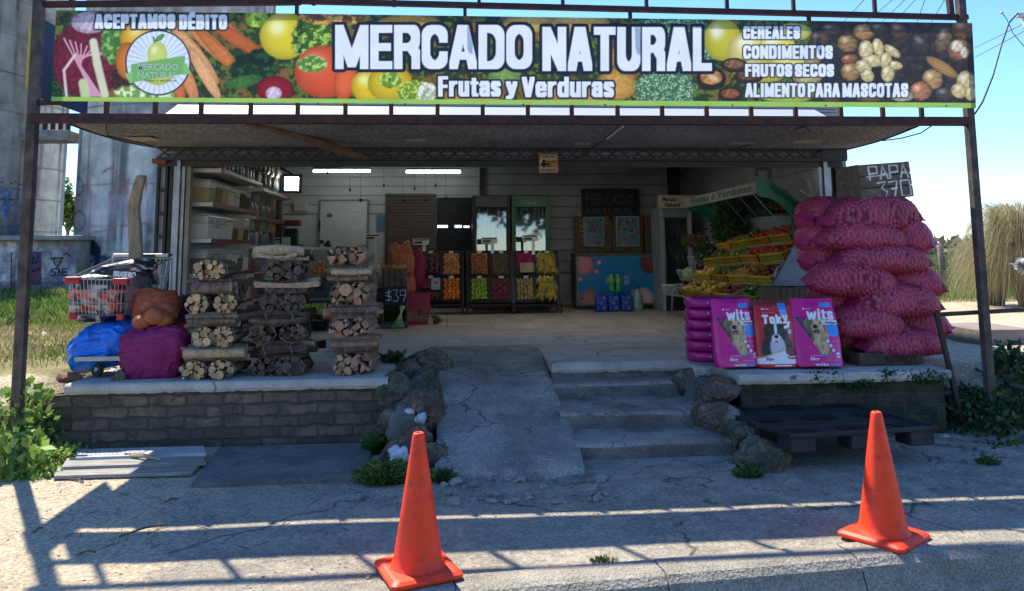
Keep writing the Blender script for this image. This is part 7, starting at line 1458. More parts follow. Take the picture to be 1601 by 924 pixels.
leaf_heap('dried_bunches', P(1088, 378, 11.9), (.20, .2, .10), 900, [(.28, .16, .06), (.2, .1, .05), (.1, .12, .04)], 'brown bunch of dry onions on the far end of the top tier', 'onions', .05, 6)
for px, py, Yq, kd_, lb in ((1225, 316, 9.9, 'tomato', 'red'), (1236, 326, 9.7, 'tomato', 'red')):
    for q in range(7): put(kd_, P(px, py, Yq)+Vector((R6.uniform(-.1, .1), R6.uniform(-.1, .1), R6.uniform(-.05, .05))), 'tomato in the heap under the green arch', 'tomatoes under the green arch')
c = P(1079, 433, 11.7); m_ = MB(); m_.ell(c+Vector((0, 0, .04)), (.12, .12, .11), 0, 18, 12, nz=.12, ns=14); tag(m_.build('cabbage', mat('pale_cabbage', (.38, .44, .22), (.28, .36, .15), .6, 14, .4, 30), smooth=True), 'pale green cabbage on the third tier of the vegetable rack', 'cabbage')
# blue grey board and slatted box near right column
m_ = MB(); q = [P(x, y, 8.55) for x, y in ((1240, 388), (1268, 392), (1272, 447), (1208, 447))]; m_.add(q, [(0, 1, 2, 3)]); m_.add([v+Vector((0, .04, 0)) for v in q], [(3, 2, 1, 0)]); tag(m_.build('leaning_board', mat('blue_grey_board', (.20, .24, .30), None, .5)), 'slanted blue grey board between the rack and the potato sacks', 'board')
a = P(1213, 482, 8.3); b_ = P(1268, 449, 8.3); wcrate('slatted_box', ((a.x+b_.x)/2, 8.5, (PZ+b_.z)/2), (b_.x-a.x, .4, b_.z-PZ), 0, 'brown upright slatted wooden box behind the dog food bags', cratew2, vertical=True, slats=6)
# hooks, bracket on right wall
m_ = MB(); c = P(1196, 264, 9.6); m_.bar(c+Vector((-.12, 0, 0)), c+Vector((.05, 0, .0)), .04); m_.bar(c+Vector((.05, 0, .0)), c+Vector((.05, 0, -.28)), .06); m_.bar(c+Vector((-.12, 0, 0)), c+Vector((-.12, 0, -.1)), .04); tag(m_.build('wall_bracket', mat('pale_bracket', (.25, .25, .25))), 'pale angled bracket above the green arch', 'bracket')
m_ = MB(); c = P(1270, 312, 8.75); 
for a, b_ in (((1250, 297), (1270, 308)), ((1263, 280), (1270, 301)), ((1273, 277), (1281, 296)), ((1268, 310), (1284, 302))): m_.tube([P(*a, 8.8), P(*b_, 8.8)], .010, 6)
m_.box(P(1274, 306, 8.82), (.12, .03, .04)); tag(m_.build('hook_rail', white), 'white prongs of a display hook beside the right column', 'hook')
# ------------------------------------------------------------------ left centre produce: tables, boxes, board, baskets
Y = 11.9; a = P(470, 500, Y)
def simple_box(px0, px1, py0, py1, Y, d, mt, nm, lab, cat, **k): a = P(px0, py1, Y); b_ = P(px1, py0, Y); return tag(MB().bb(a.x, b_.x, Y, Y+d, a.z, b_.z).build(nm, mt, bevel=.008), lab, cat)
a = P(468, 428, 11.4); b_ = P(560, 432, 11.4)
tb_ = thing('produce_table', 'grey produce table behind the firewood, carrying oranges', 'table', ((a.x+b_.x)/2, 11.6, PZ)); MB().bb(a.x, b_.x, 11.35, 11.85, b_.z-.05, b_.z).build('table_top', woodg, tb_, bevel=.005)
for x in (a.x+.05, b_.x-.05):
    for y in (11.4, 11.8): MB().bar((x, y, PZ), (x, y, b_.z-.05), .05).build('leg', woodg, tb_)
MB().bb(a.x, b_.x, 11.36, 11.38, b_.z-.30, b_.z-.05).build('apron', mat('blue_grey_crate', (.07, .09, .11), None, .6), tb_)
for (px, py) in ((490, 423), (498, 419), (505, 421), (512, 417), (519, 420), (498, 425), (572, 421), (580, 418), (587, 422), (595, 420), (501, 412), (508, 424)):
    put('orange', P(px, py, 11.45), 'orange on the table behind the firewood', 'oranges on the table behind the firewood', 1.05)
Yg = 10.7; c = P(488, 487, Yg); RG = Matrix.Rotation(rad(45), 3, 'X'); net_crate('fruit_crate', c+Vector((0, 0, -.10)), (.46, .36, .16), RG, 'dark crate of green apples between the middle and right firewood piles', bcr)
fill('green', c+Vector((0, 0, -.10)), .44, .34, RG, 'green apple in the crate between the firewood piles', 'green apples between the firewood piles', .135)
a = P(470, 520, Yg); b_ = P(512, 503, Yg); tag(MB().bb(a.x, b_.x+.02, Yg-.1, Yg+.3, PZ, b_.z).build('upturned_crate', bcr, bevel=.01), 'black upturned crate under the green apples', 'crate')
# carrot sack (orange mesh) and magenta bag
leafd = mat('orange_mesh_carrots', (.52, .17, .07), (.34, .09, .045), .6, 26, .8, 40, fine=.25, dist=.02)
m_ = MB(); c = P(627, 415, 11.9); m_.ell(c, (.19, .15, .33), 0, 30, 24, pw=.6, nz=.3, ns=9); m_.ell(c+Vector((.10, -.05, -.33)), (.12, .12, .18), 0, 20, 16, nz=.3, ns=12); tag(m_.build('carrot_sack', leafd, smooth=True), 'tall orange mesh sack of carrots standing before the brown shutter', 'sack')
m_ = MB(); c = P(652, 422, 12.3); m_.ell(c, (.13, .12, .30), 0, 20, 16, pw=.7, nz=.2, ns=8); tag(m_.build('net_bag', mat('magenta_bag', (.30, .012, .09), None, .6, 20, .4), smooth=True), 'magenta net bag behind the carrot sack', 'bag')
a = P(588, 450, 11.3); b_ = P(634, 420, 11.3); wcrate('timber_box', ((a.x+b_.x)/2, 11.5, (a.z+b_.z)/2), (b_.x-a.x, .4, b_.z-a.z), 6, 'old grey slatted box of potatoes behind the 39 board', woodg, vertical=True, slats=5)
for q in range(14): put('onion', P(592+q*3, 420, 11.4)+Vector((0, R6.uniform(-.1, .2), R6.uniform(-.01, .03))), 'dusty potato on top of the grey slatted box', 'potatoes in the grey slatted box', 1.1, cat='potato')
a = P(588, 520, 11.35); b_ = P(630, 451, 11.35); tag(MB().bb(a.x, b_.x, 11.32, 11.7, PZ, b_.z-.003).build('display_plinth', mat('dark_plinth', (.03, .035, .04), None, .7), bevel=.01), 'dark plinth under the grey slatted box', 'plinth')
Yb_ = 10.75; a = P(600, 475, Yb_); b_ = P(636, 448, Yb_); pbb = thing('price_board', 'small blackboard chalked $39 propped above the leeks', 'blackboard', ((a.x+b_.x)/2, Yb_, a.z)); MB().bb(a.x, b_.x, Yb_, Yb_+.02, a.z-.02, b_.z).build('board', mat('slate', (.008, .012, .022)), pbb, bevel=.003)
m_ = MB(); chalkw(m_, '$39', a.x+.03, b_.z-.04, (b_.x-a.x)*.85, .16, lambda u, v: Vector((u, Yb_-.006, v)), .005); m_.build('chalk_lettering', chalk, pbb)
a = P(597, 516, 10.75); b_ = P(637, 476, 10.75); lk = thing('leek_crate', 'dark timber crate of leeks and chard under the $39 board', 'crate', ((a.x+b_.x)/2, 10.8, PZ))
for s_ in ((a.x, a.x+.02), (b_.x-.02, b_.x)): MB().bb(s_[0], s_[1], 10.72, 11.0, PZ, b_.z).build('side', woodg, lk)
MB().bb(a.x+.02, b_.x-.02, 10.98, 11.0, PZ, b_.z).build('back', blackst, lk); MB().bb(a.x+.02, b_.x-.02, 10.70, 10.72, PZ, PZ+.09).build('front_board', woodg, lk)
c = P(612, 492, 10.85); leaf_heap('chard', c, (.14, .08, .17), 900, gr_, 'dark green chard leaves in the leek crate', 'chard', .07, 12)
m_ = MB()
for k in range(7):
    p = P(634-k*1.5, 478, 10.68); q_ = P(612+k*3.2, 512, 10.62); m_.tube([p, p.lerp(q_, .5)+Vector((0, -.02, -.01)), q_], [.007, .008, .014], 6)
tag(m_.build('leek_bunch', mat('leek_stem', (.45, .50, .32), (.15, .25, .08), .5, 6), smooth=True), 'bunch of pale leeks hanging over the front of the crate', 'leeks')
# red shopping baskets
rb = mat('red_basket_plastic', (.42, .02, .06), (.34, .015, .05), .4, 4, .02); Yr = 11.15
for k in range(4):
    a = P(634, 508, Yr); b_ = P(671, 508, Yr); w_ = b_.x-a.x; z0 = PZ+.12*k*.55 if k else PZ; r = thing('shopping_basket', 'red plastic shopping basket, %s of the stack by the leek crate' % ['bottom one', 'second from the bottom', 'second from the top', 'top one'][k], 'basket', ((a.x+b_.x)/2, Yr+.2, PZ+.07*k))
    zb, zt = PZ+.002+.062*k, PZ+.24+.062*k; cx = (a.x+b_.x)/2
    def ring(z, s_): return [Vector((cx+sx*w_/2*s_, Yr+.2+sy*.2*s_, z)) for sx, sy in ((-1, -1), (1, -1), (1, 1), (-1, 1))]
    m_ = MB(); b0 = ring(zb, .84+.004*k); t0 = ring(zt, 1.0)
    if k == 0:
        for i in range(4):
            p0, p1, q0, q1 = b0[i], b0[(i+1) % 4], t0[i], t0[(i+1) % 4]
            m_.bar(p0, q0, .012); m_.bar(p0.lerp(q0, .95), p1.lerp(q1, .95), .012, .03); m_.bar(p0, p1, .012, .03)
            n = 12
            for j in range(1, n): m_.bar(p0.lerp(p1, j/n), q0.lerp(q1, j/n), .007)
            for j in range(1, 8): m_.bar(p0.lerp(q0, j/8), p1.lerp(q1, j/8), .006)
        m_.add(ring(zb+.004, .84), [(0, 1, 2, 3)])
    else:
        tt = ring(zt, 1.0); bb2 = ring(zt-.06, .985); m_.add(bb2+tt, [(0, 1, 5, 4), (1, 2, 6, 5), (2, 3, 7, 6), (3, 0, 4, 7)]); m_.add(ring(zt-.03, .99), [(0, 1, 2, 3)]) if k == 3 else None
        m_.bar(tt[0], tt[1], .016, .014); m_.bar(tt[1], tt[2], .016, .014); m_.bar(tt[2], tt[3], .016, .014); m_.bar(tt[3], tt[0], .016, .014)
    m_.build('basket_body', rb, r)
    MB().bar(t0[0]+Vector((.03, -.004, -.01)), t0[1]+Vector((-.03, -.004, -.01)), .014, .012).build('handle', rb, r)
m_ = MB()
for k in range(5): a = P(676, 505, 11.3)+Vector((0, 0, 0)); m_.tube([a+Vector((R6.uniform(-.03, .03), 0, .10)), a+Vector((R6.uniform(.02, .14), -.1, -.02+.02*k))], [.012, .02], 6)
tag(m_.build('root_bunch', barks['dark']), 'dark roots lying on the floor beside the red baskets', 'roots')
# hanging strings with little stars
m_ = MB()
for px, yb, s_ in ((512, 270, 0), (547, 297, 0), (564, 313, 1), (600, 290, 0), (630, 314, 1), (648, 295, 0), (665, 313, 1), (681, 290, 0), (697, 310, 1)):
    a = P(px, 262, 12.9); b_ = P(px, yb, 12.9); r = thing('hanging_ornament', 'small dark ornament on a thread hanging before the back wall', 'ornament', b_, 'ornaments hanging on threads'); MB().tube([a, b_], .0025, 4).build('thread', blackst, r); mm = MB(); mm.ell(b_, (.02+.02*s_, .008, .03), 0, 5, 4); mm.build('pendant', blackst, r)
# ------------------------------------------------------------------ shopping cart and its load
wire = mat('cart_wire', (.45, .46, .48), (.30, .31, .33), .35, 30, 0, metal=.7); redp = mat('red_corner_plastic', (.45, .02, .04), None, .45)
Yf0, Yr0 = 6.95, 7.75
cart = thing('shopping_cart', 'old wire shopping cart with red corners on the left end of the porch', 'shopping cart', (P(185, 590, 7.1).x, 7.2, PZ))
FTL, FTR, FBL, FBR = P(106, 436, Yf0), P(198, 438, Yf0), P(112, 492, Yf0), P(193, 493, Yf0)
RTL, RTR = P(176, 404, Yr0), P(268, 404, Yr0); RBL, RBR = P(188, 486, Yr0-.05), P(252, 488, Yr0-.05)
def side(A_, B_, C_, D_, nv, nh, nm):  # A top start, B top end, C bottom start, D bottom end
    m_ = MB()
    for k in range(nv+1): t = k/nv; m_.tube([A_.lerp(B_, t), C_.lerp(D_, t)], .0026, 4)
    for k in range(nh+1): t = k/nh; m_.tube([A_.lerp(C_, t), B_.lerp(D_, t)], .0035 if k not in (0, nh) else .006, 5)
    m_.build(nm, wire, cart)
side(FTL, FTR, FBL, FBR, 15, 3, 'front_panel'); side(FTR, RTR, FBR, RBR, 26, 3, 'side_panel'); side(FTL, RTL, FBL, RBL, 26, 3, 'side_panel'); side(RTL, RTR, RBL, RBR, 16, 3, 'rear_panel'); side(FBL, FBR, RBL, RBR, 14, 10, 'basket_floor')
m_ = MB(); e = Vector((0, .02, .03)); m_.tube([RTL+e, RTR+e], .016, 8); m_.build('handle', blackp, cart)
for t in (.12, .80): m_ = MB(); m_.tube([(RTL+e).lerp(RTR+e, t-.12 if t < .2 else t-.08), (RTL+e).lerp(RTR+e, t+.14)], .0175, 8); m_.build('handle_grip', white, cart)
for p, s_ in ((FTL, 1), (FTR, -1), (FBL, 1), (FBR, -1)): top = p.z > 1.2; m_ = MB(); m_.box(p+Vector((s_*(.045 if top else .02), -.012, -.012)), (.13 if top else .06, .035, .06), 0); m_.build('corner_bumper', redp, cart, bevel=.012)
tz = P(120, 566, 6.85).z; tray = [P(118, 570, 6.85), P(232, 568, 6.85), P(246, 552, 7.6), P(150, 552, 7.6)]
for v in tray: v.z = PZ+.17
m_ = MB()
for i in range(4): m_.tube([tray[i], tray[(i+1) % 4]], .014, 6)
for k in range(1, 9): m_.tube([tray[0].lerp(tray[1], k/9), tray[3].lerp(tray[2], k/9)], .005, 5)
m_.build('lower_tray', mat('tray_metal', (.40, .41, .42), (.25, .25, .26), .4, 8, .1, metal=.5), cart)
m_ = MB(); m_.bar(tray[0]+Vector((0, -.01, .0)), tray[1]+Vector((0, -.01, 0)), .03, .035); m_.build('tray_lip', mat('tray_metal', (.4, .41, .42)), cart)
for A_, B_ in ((tray[2], RTR), (tray[3], RTL)):
    m_ = MB(); m_.tube([A_, A_+Vector((0, .06, .25)), B_+Vector((0, .02, -.3)), B_+e], .012, 7); m_.build('frame_tube', wire, cart)
m_ = MB(); m_.tube([tray[2]+Vector((0, .04, .2)), FBR.lerp(RBR, .3)+Vector((0, 0, -.02))], .012, 6); m_.tube([tray[3]+Vector((0, .04, .2)), FBL.lerp(RBL, .3)+Vector((0, 0, -.02))], .012, 6); m_.build('frame_tube', wire, cart)
rub = mat('dark_rubber', (.025, .024, .024), (.05, .045, .04), .8, 20, .2)
for (px, Yw) in ((152, 6.95), (212, 6.92), (176, 7.55), (240, 7.55)):
    c = P(px, 590, Yw); c.z = PZ+.068; m_ = MB(); n = 22; vs = []
    for (r_, w_) in ((.030, .016), (.060, .018), (.066, .012), (.066, -.012), (.060, -.018), (.030, -.016)):
        for k in range(n): a = 2*math.pi*k/n; vs.append(c+Vector((w_+.0, math.cos(a)*r_, math.sin(a)*r_)) if False else c+Matrix.Rotation(rad(55), 3, 'Z') @ Vector((w_, math.cos(a)*r_, math.sin(a)*r_)))
    m_.add(vs, [(i*n+k, i*n+(k+1) % n, (i+1)*n+(k+1) % n, (i+1)*n+k) for i in range(5) for k in range(n)]+[tuple(range(n))[::-1], tuple(range(5*n, 6*n))])
    wh = m_.build('wheel', rub, cart); m_ = MB(); m_.ell(c, (.03, .03, .03), 0, 10, 8); m_.build('hub', silver, wh)
    m_ = MB(); m_.bar(c+Vector((-.0, 0, .0)), c+Vector((.02, .02, .10)), .06, .02); m_.build('caster_fork', wire, cart)
# charcoal bags in the cart
def char_art(bm_name):
    def f(C, x, y, px, py):
        C[:] = lin(26, 26, 30)
        n = fbm(px/9, py/7, 4); mixc(C, ((n-.50)*14)*(py > 452)*(py < 487), lin(225, 95, 60)); mixc(C, ((fbm(px/5, py/8, 8)-.58)*14)*(py > 445), lin(190, 185, 180)); mixc(C, ((fbm(px/11, py/5, 9)-.60)*14)*(py < 425), lin(200, 195, 190)); mixc(C, ((fbm(px/8, py/6, 19)-.6)*12)*(px > 212)*(py < 428), lin(190, 95, 85))
    return f
def pillow(name, c, r, R3, fn, mt, lab, cat, nu=70, nv=46, pw=.5, wr=.02, seed=1, grp=None):
    u, v = np.meshgrid(np.linspace(0, 2*math.pi, nu, endpoint=False), np.linspace(.001, math.pi-.001, nv), indexing='xy'); u = u.ravel(); v = v.ravel(); sg_ = lambda a, p: np.sign(a)*np.abs(a)**p
    X = r[0]*sg_(np.sin(v), pw)*sg_(np.cos(u), pw); Yq = r[1]*sg_(np.sin(v), pw)*sg_(np.sin(u), pw); Z = r[2]*sg_(np.cos(v), .8)
    k = 1+wr*9*(fbm(X*3.5+seed*3+10, Z*4.5+Yq*3+10, seed, 2)-.5)+wr*2.2*(1-np.abs(np.sin(fbm(X*5+20, Z*6+Yq*5+20, seed+4, 2)*15)))**2; V = np.stack([X, Yq, Z], 1)*k[:, None]; V = V @ np.array(R3).T+np.array(c)
    DD = V-np.array(EYE); zf = DD@np.array(fw); px = CX+F*(DD@np.array(rt))/zf; py = CY-F*(DD@np.array(up))/zf; C = np.zeros((len(V), 3)); fn(C, X, Z, px, py)
    i, j = np.meshgrid(np.arange(nu), np.arange(nv-1), indexing='xy'); a = (j*nu+i).ravel(); b_ = (j*nu+(i+1) % nu).ravel(); FF = np.stack([a, a+nu, b_+nu, b_], 1)
    o = npmesh(name, V, FF, mt, C, None, loc=tuple(c)); return tag(o, lab, cat, grp)
I3 = Matrix.Identity(3)
cm = vmat('charcoal_bag_print', .35, .06, 10, .2, 20, .5, dist=.02)
pillow('charcoal_bag', (P(150, 465, 7.1).x, 7.12, (FBL.z+FTL.z)/2-.02), (.21, .13, .20), I3, char_art(1), cm, 'black charcoal bag with orange flames at the narrow end of the cart', 'charcoal bag', seed=2)
pillow('charcoal_bag', (P(205, 462, 7.4).x, 7.42, (FBL.z+FTL.z)/2+.0), (.22, .15, .22), Matrix.Rotation(rad(15), 3, 'Z'), char_art(1), cm, 'black charcoal bag upright at the handle end of the cart', 'charcoal bag', seed=3)
ob = pillow('charcoal_bag', (P(196, 421, 7.3).x, 7.28, P(196, 424, 7.28).z), (.27, .16, .085), Matrix.Rotation(rad(-14), 3, 'Y') @ Matrix.Rotation(rad(14), 3, 'Z'), char_art(1), cm, 'black charcoal bag with white lettering lying on top of the others in the cart', 'charcoal bag', seed=5)
m_ = MB(); a = P(175, 433, 7.0); text_on(m_, 'BRASERO', P(176, 432.5, 7.085), (1, 0, -.08), (0, 0, 1), .185, .05, (0, -1, 0), 0, .03, (0, .03), 0, .2); m_.build('lettering', txtw, ob); 
m_ = MB(); text_on(m_, 'BRASERO', P(176, 442, 7.085), (1, 0, -.08), (0, 0, 1), .17, .035, (0, -1, 0), 0, .02, (0,), 0, .2); m_.build('lettering', mat('red_print', (.45, .05, .03), None, bump=0), ob)
# upright weathered log in the cart
m_ = MB(); q = [P(213, 430, 7.55), P(212, 372, 7.55), P(209, 325, 7.55), P(214, 300, 7.5), P(222, 274, 7.45)]
for i, p in enumerate(q): pass
vs = []
for i, p in enumerate(q):
    w_ = (.072, .070, .066, .060, .052)[i]
    for sx, sy in ((-1, -1), (1, -.8), (1, 1), (-1, .9)): vs.append(p+Vector((sx*w_*.8, sy*w_*.55, 0)))
m_.add(vs, [(i*4+k, i*4+(k+1) % 4, (i+1)*4+(k+1) % 4, (i+1)*4+k) for i in range(4) for k in range(4)]+[(0, 3, 2, 1), (16, 17, 18, 19)])
tag(m_.build('timber_stake', mat('weathered_grey_timber', (.36, .31, .24), (.22, .185, .14), .85, 4, .4, 45, fine=.25, stretch=(6, 6, 1)), bevel=.012), 'crooked upright grey timber standing in the shopping cart', 'timber')  # grey of the weathered timber itself
# blue bag, orange net, purple net bag
bl = vmat('blue_woven', .38, .08, 12, .25, 22, .5, dist=.03)
def solid(c1, c2=None, sc_=6, seed=1):
    def f(C, x, y, px, py):
        C[:] = c1; n = fbm(px/sc_, py/sc_, seed)
        mixc(C, (n-.5)*5, c2 if c2 is not None else tuple(v*.6 for v in c1))
    return f
pillow('blue_sack', P(166, 536, 7.15)+Vector((0, 0, -.01)), (.29, .24, .175), Matrix.Rotation(rad(-10), 3, 'Y'), solid((.008, .19, .78), (.005, .10, .5), 14), bl, 'bulging bright blue plastic sack on the lower tray of the cart', 'sack', 150, 110, .62, .05, 7)
pillow('blue_sack', P(200, 515, 7.35), (.16, .16, .10), I3, solid((.004, .09, .42), (.003, .05, .28), 14), bl, 'smaller fold of blue plastic behind the bulging blue sack', 'sack', 60, 40, .7, .05, 17)
pb2 = vmat('net_bag_weave', .6, .15, 90, .5, 120, .3, dist=.01)
pillow('purple_net_bag', P(249, 552, 6.98), (.27, .20, .25), Matrix.Rotation(rad(-8), 3, 'Y'), solid((.26, .02, .13), (.17, .012, .085), 5), pb2, 'slumped purple net bag on the porch floor right of the cart', 'bag', 120, 90, .55, .042, 9)
pillow('dark_net_bag', P(300, 488, 7.6), (.20, .15, .16), I3, solid((.10, .012, .045), (.05, .01, .03), 5), pb2, 'dark maroon net bag half hidden behind the left firewood pile', 'bag', 60, 40, .6, .03, 10)
on_ = mat('orange_net_onion_bag', (.42, .13, .055), (.30, .08, .035), .6, 30, .6, 70, fine=.2, dist=.012); r = thing('onion_net_bag', 'orange net bag of big onions slumped over the purple bag', 'bag', P(243, 500, 7.0))
for k, (px, py, Yq, rr) in enumerate(((222, 503, 6.9, .075), (243, 494, 6.88, .085), (257, 499, 6.92, .075), (233, 478, 7.0, .07), (262, 484, 7.0, .08), (248, 470, 7.05, .09), (240, 460, 7.08, .06), (268, 492, 7.0, .05), (230, 508, 6.95, .06))):
    m_ = MB(); m_.ell(P(px, py, Yq), (rr*1.05, rr, rr*.9), 0, 22, 16, nz=.18, ns=14); m_.build('onion', on_, r, smooth=True)
pillow('net_folds', P(244, 486, 7.06), (.19, .10, .19), Matrix.Rotation(rad(12), 3, 'Y'), solid((.32, .085, .035), (.20, .05, .02), 6), pb2, 'loose folds of orange netting over the onions', 'netting', 70, 50, .7, .04, 12)
rock(P(105, 594, 6.85)+Vector((0, 0, .02)), (.11, .08, .05), mat('red_brick_lump', (.22, .10, .07), (.14, .07, .05), .9, 8, .4), 'reddish oblong stone chocking the cart at the porch end', 'chock_stone', 41, cat='stone')
rock(P(188, 590, 6.8)+Vector((0, 0, .01)), (.075, .06, .06), rk, 'grey brown stone under the cart tray chocking its wheel', 'chock_stone', 42, cat='stone')
# ------------------------------------------------------------------ silos and old concrete buildings on the left
simat = vmat('old_silo_concrete', .92, .22, 2.2, .5, 9, .2, dist=.05)
def proj(V): DD = V-np.array(EYE); zf = DD@np.array(fw); return CX+F*(DD@np.array(rt))/zf, CY-F*(DD@np.array(up))/zf
def concrete_base(C, X, Z, seed=1, ring=1.15):
    n = fbm(X*.6+50, Z*.35+50, seed, 5); C[:] = (.58, .56, .51); mixc(C, (n-.48)*4, (.42, .41, .38)); st = fbm(X*5+9, Z*.25+9, seed+3, 4); mixc(C, (st-.50)*5*.8, (.15, .145, .14)); mixc(C, (fbm(X*.9+3, Z*.5+3, seed+13, 5)-.5)*5, (.24, .23, .215)); mixc(C, (fbm(X*2.5, Z*2.5, seed+7)-.58)*3, (.45, .44, .42)); mixc(C, (.03-np.abs((Z % ring)-.04))*30, (.19, .185, .18))
def silo(cx, cy, r, z0, z1, lab, extra=None, nth=150, nz_=230, dark=1.):
    th, z = np.meshgrid(np.linspace(math.pi*.98, math.pi*2.02, nth), np.linspace(z0, z1, nz_), indexing='xy'); th = th.ravel(); z = z.ravel()
    V = np.stack([cx+r*np.cos(th), cy+r*np.sin(th), z], 1); C = np.zeros((len(V), 3)); concrete_base(C, th*r, z, int(abs(cx)*7) % 50); C *= dark
    px, py = proj(V)
    if extra: extra(C, px, py)
    th2 = np.linspace(math.pi*.02, math.pi*.98, 30); b_ = []
    FF = gridfaces(nth, nz_)
    # rear half and cap, coarse
    n = len(V); tb = np.array([(cx+r*math.cos(t), cy+r*math.sin(t), zz) for zz in (z0, z1) for t in th2]); VV = np.vstack([V, tb]); q = np.array([(n+i, n+i+1, n+30+i+1, n+30+i) for i in range(29)]); FF = np.vstack([FF, q])
    o = npmesh('concrete_silo', VV, FF, simat, np.vstack([C, np.full((60, 3), .3)]), None, loc=(cx, cy, z0)); return tag(o, lab, 'silo')
def gC(C, x, y):
    # pink letters outline, blue mural band, face
    for pts in ([(135, 275), (142, 300), (140, 365), (178, 358), (172, 300), (188, 320), (200, 280), (196, 352), (232, 348), (228, 280)], [(125, 300), (118, 330), (126, 352)], [(160, 270), (172, 262), (184, 275), (180, 300)]): pline(C, x, y, pts, 1.4, lin(175, 110, 115), 1.5)
    mixc(C, ((y-300)/30).clip(0, .35)*((350-y)/12).clip(0, 1)*((x-128)/8).clip(0, 1)*(x < 245), lin(165, 175, 190))
    for c_, r_ in (((122, 292), 8), ((124, 345), 9)): mixc(C, (1.4-np.abs(np.hypot(x-c_[0], (y-c_[1])*.6)-r_))/1.2, lin(70, 75, 90))
    m = (y > 396+5*np.abs(((x/22) % 2)-1)*1.6)*((x-116)/4).clip(0, 1); mixc(C, m*.85, lin(48, 80, 115)); mixc(C, m*((fbm(x/6, y/6, 4)-.5)*5).clip(0, .7), lin(35, 50, 75))
    pell(C, x, y, 141, 402, 16, 26, 12, lin(38, 48, 68), edge=.1); pell(C, x, y, 137, 418, 12.5, 22, 8, lin(140, 155, 180), edge=.25, tex=.25); pell(C, x, y, 143, 388, 15, 12, 15, lin(42, 50, 72), edge=.1)
    for (a, b, p, q) in ((131, 408, 3.5, 1.6), (142, 410, 3.5, 1.6), (135, 421, 1.8, 4), (134, 428, 4, 1.8), (148, 420, 3, 12)): pell(C, x, y, a, b, p, q, 5, lin(35, 42, 60), edge=0)
    pline(C, x, y, [(127, 403), (134, 402)], 1, lin(25, 30, 45)); pline(C, x, y, [(139, 404), (147, 406)], 1, lin(25, 30, 45))
    prect(C, x, y, 186, -30, 286, 9, lin(60, 110, 160), 2); 
    for k in range(4): prect(C, x, y, 192+k*24, -30, 208+k*24, 4, lin(95, 85, 80), 2)
def edges(pxl, pxr, Y):
    a = P(pxl, 390, Y); b_ = P(pxr, 390, Y); a1, a2 = math.atan2(a.x, Y), math.atan2(b_.x, Y); c = (a1+a2)/2; return Y*math.tan(c), Y/math.cos(c)*math.sin((a2-a1)/2)
cx, r = edges(113, 421, 25.2); silo(cx, 25.2, r, .2, 13, 'wide grey graffiti-covered silo standing behind the left side of the shop', gC)
def gA(C, x, y): mixc(C, ((fbm(x/8, y/8, 3)-.5)*6).clip(0, 1)*(y > 295)*(y < 360)*(x < 34), lin(75, 115, 165)); pline(C, x, y, [(0, 285), (12, 288), (24, 285), (36, 290)], .7, lin(40, 45, 55)); pline(C, x, y, [(0, 310), (10, 313), (30, 311)], .7, lin(40, 45, 55))
cx, r = edges(-250, 46, 24.5); silo(cx, 24.5, r, 1.9, 13, 'darker silo cut off by the left edge of the picture', gA, dark=.62)
cx, r = edges(-60, 96, 30); silo(cx, 30, r, 2.0, 13, 'pale silo seen between the left post and the gap of sky', None, dark=1.15)
fb = mat('aged_concrete_beam', (.36, .34, .30), (.22, .21, .19), .9, 2, .4, 20, fine=.15, dist=.03)
a = P(40, 222, 24.6); b_ = P(116, 206, 24.6); tag(MB().bb(a.x, b_.x, 24.2, 25.0, a.z, b_.z).build('concrete_beam', fb, bevel=.02), 'concrete beam bridging the gap between two silos', 'beam')
m_ = MB()
for px in (72, 84, 96, 108): p = P(px, 200, 24.6); m_.bb(p.x-.05, p.x+.05, 24.5, 24.6, P(px, 206, 24.6).z, P(px, 190, 24.6).z)
p0 = P(70, 190, 24.6); p1 = P(112, 190, 24.6); m_.bb(p0.x, p1.x, 24.5, 24.6, p0.z, p0.z+.08); tag(m_.build('rusty_railing', rust), 'rusty railing on top of the concrete beam', 'railing')
# graffitied low building
Yw = 22.0; lw = thing('graffiti_outbuilding', 'low concrete outbuilding with graffiti under the silos', 'building', (P(60, 450, Yw).x, Yw+1, .3))
a = P(-260, 378, Yw); b_ = P(117, 452, Yw)
def gW(C, x, y):
    X = x*10; concrete_base(C, X, y*3, 5, 99); px, py = WPX[0], WPX[1]
    mixc(C, ((fbm(px/7, py/7, 8)-.48)*6).clip(0, 1)*.45, lin(135, 85, 105)); mixc(C, ((fbm(px/6, py/6, 18)-.55)*6).clip(0, 1)*.6, lin(80, 100, 140)); prect(C, px, py, 36, 393, 65, 446, lin(105, 70, 85), 1.5)
    for r_ in (10, 7): mixc(C, (1.2-np.abs(np.hypot(px-51, py-406)-r_))/1., lin(70, 100, 160))
    pline(C, px, py, [(44, 398), (52, 404), (50, 412), (58, 410), (60, 400)], 1, lin(40, 45, 60)); pline(C, px, py, [(79, 404), (99, 403)], 1.1, lin(25, 25, 28)); pline(C, px, py, [(84, 404), (85, 412), (90, 416), (95, 410), (96, 404)], 1.1, lin(25, 25, 28)); mixc(C, (1-np.abs(np.hypot(px-90, py-409)-2)), lin(25, 25, 28))
    for pts in ([(90, 416), (88, 421)], [(87, 420), (81, 421), (80, 424), (87, 426), (86, 430), (80, 431)], [(90, 431), (92, 420), (95, 431)], [(104, 420), (98, 421), (97, 425), (103, 425), (97, 426), (98, 431), (105, 431)], [(99, 398), (106, 396), (110, 402)], [(34, 420), (45, 418), (52, 424), (64, 419)]): pline(C, px, py, pts, 1.0, lin(30, 30, 34))
    pline(C, px, py, [(18, 395), (17, 445)], 1.0, lin(40, 40, 42)); mixc(C, (py > 440)*.5, lin(60, 55, 50))
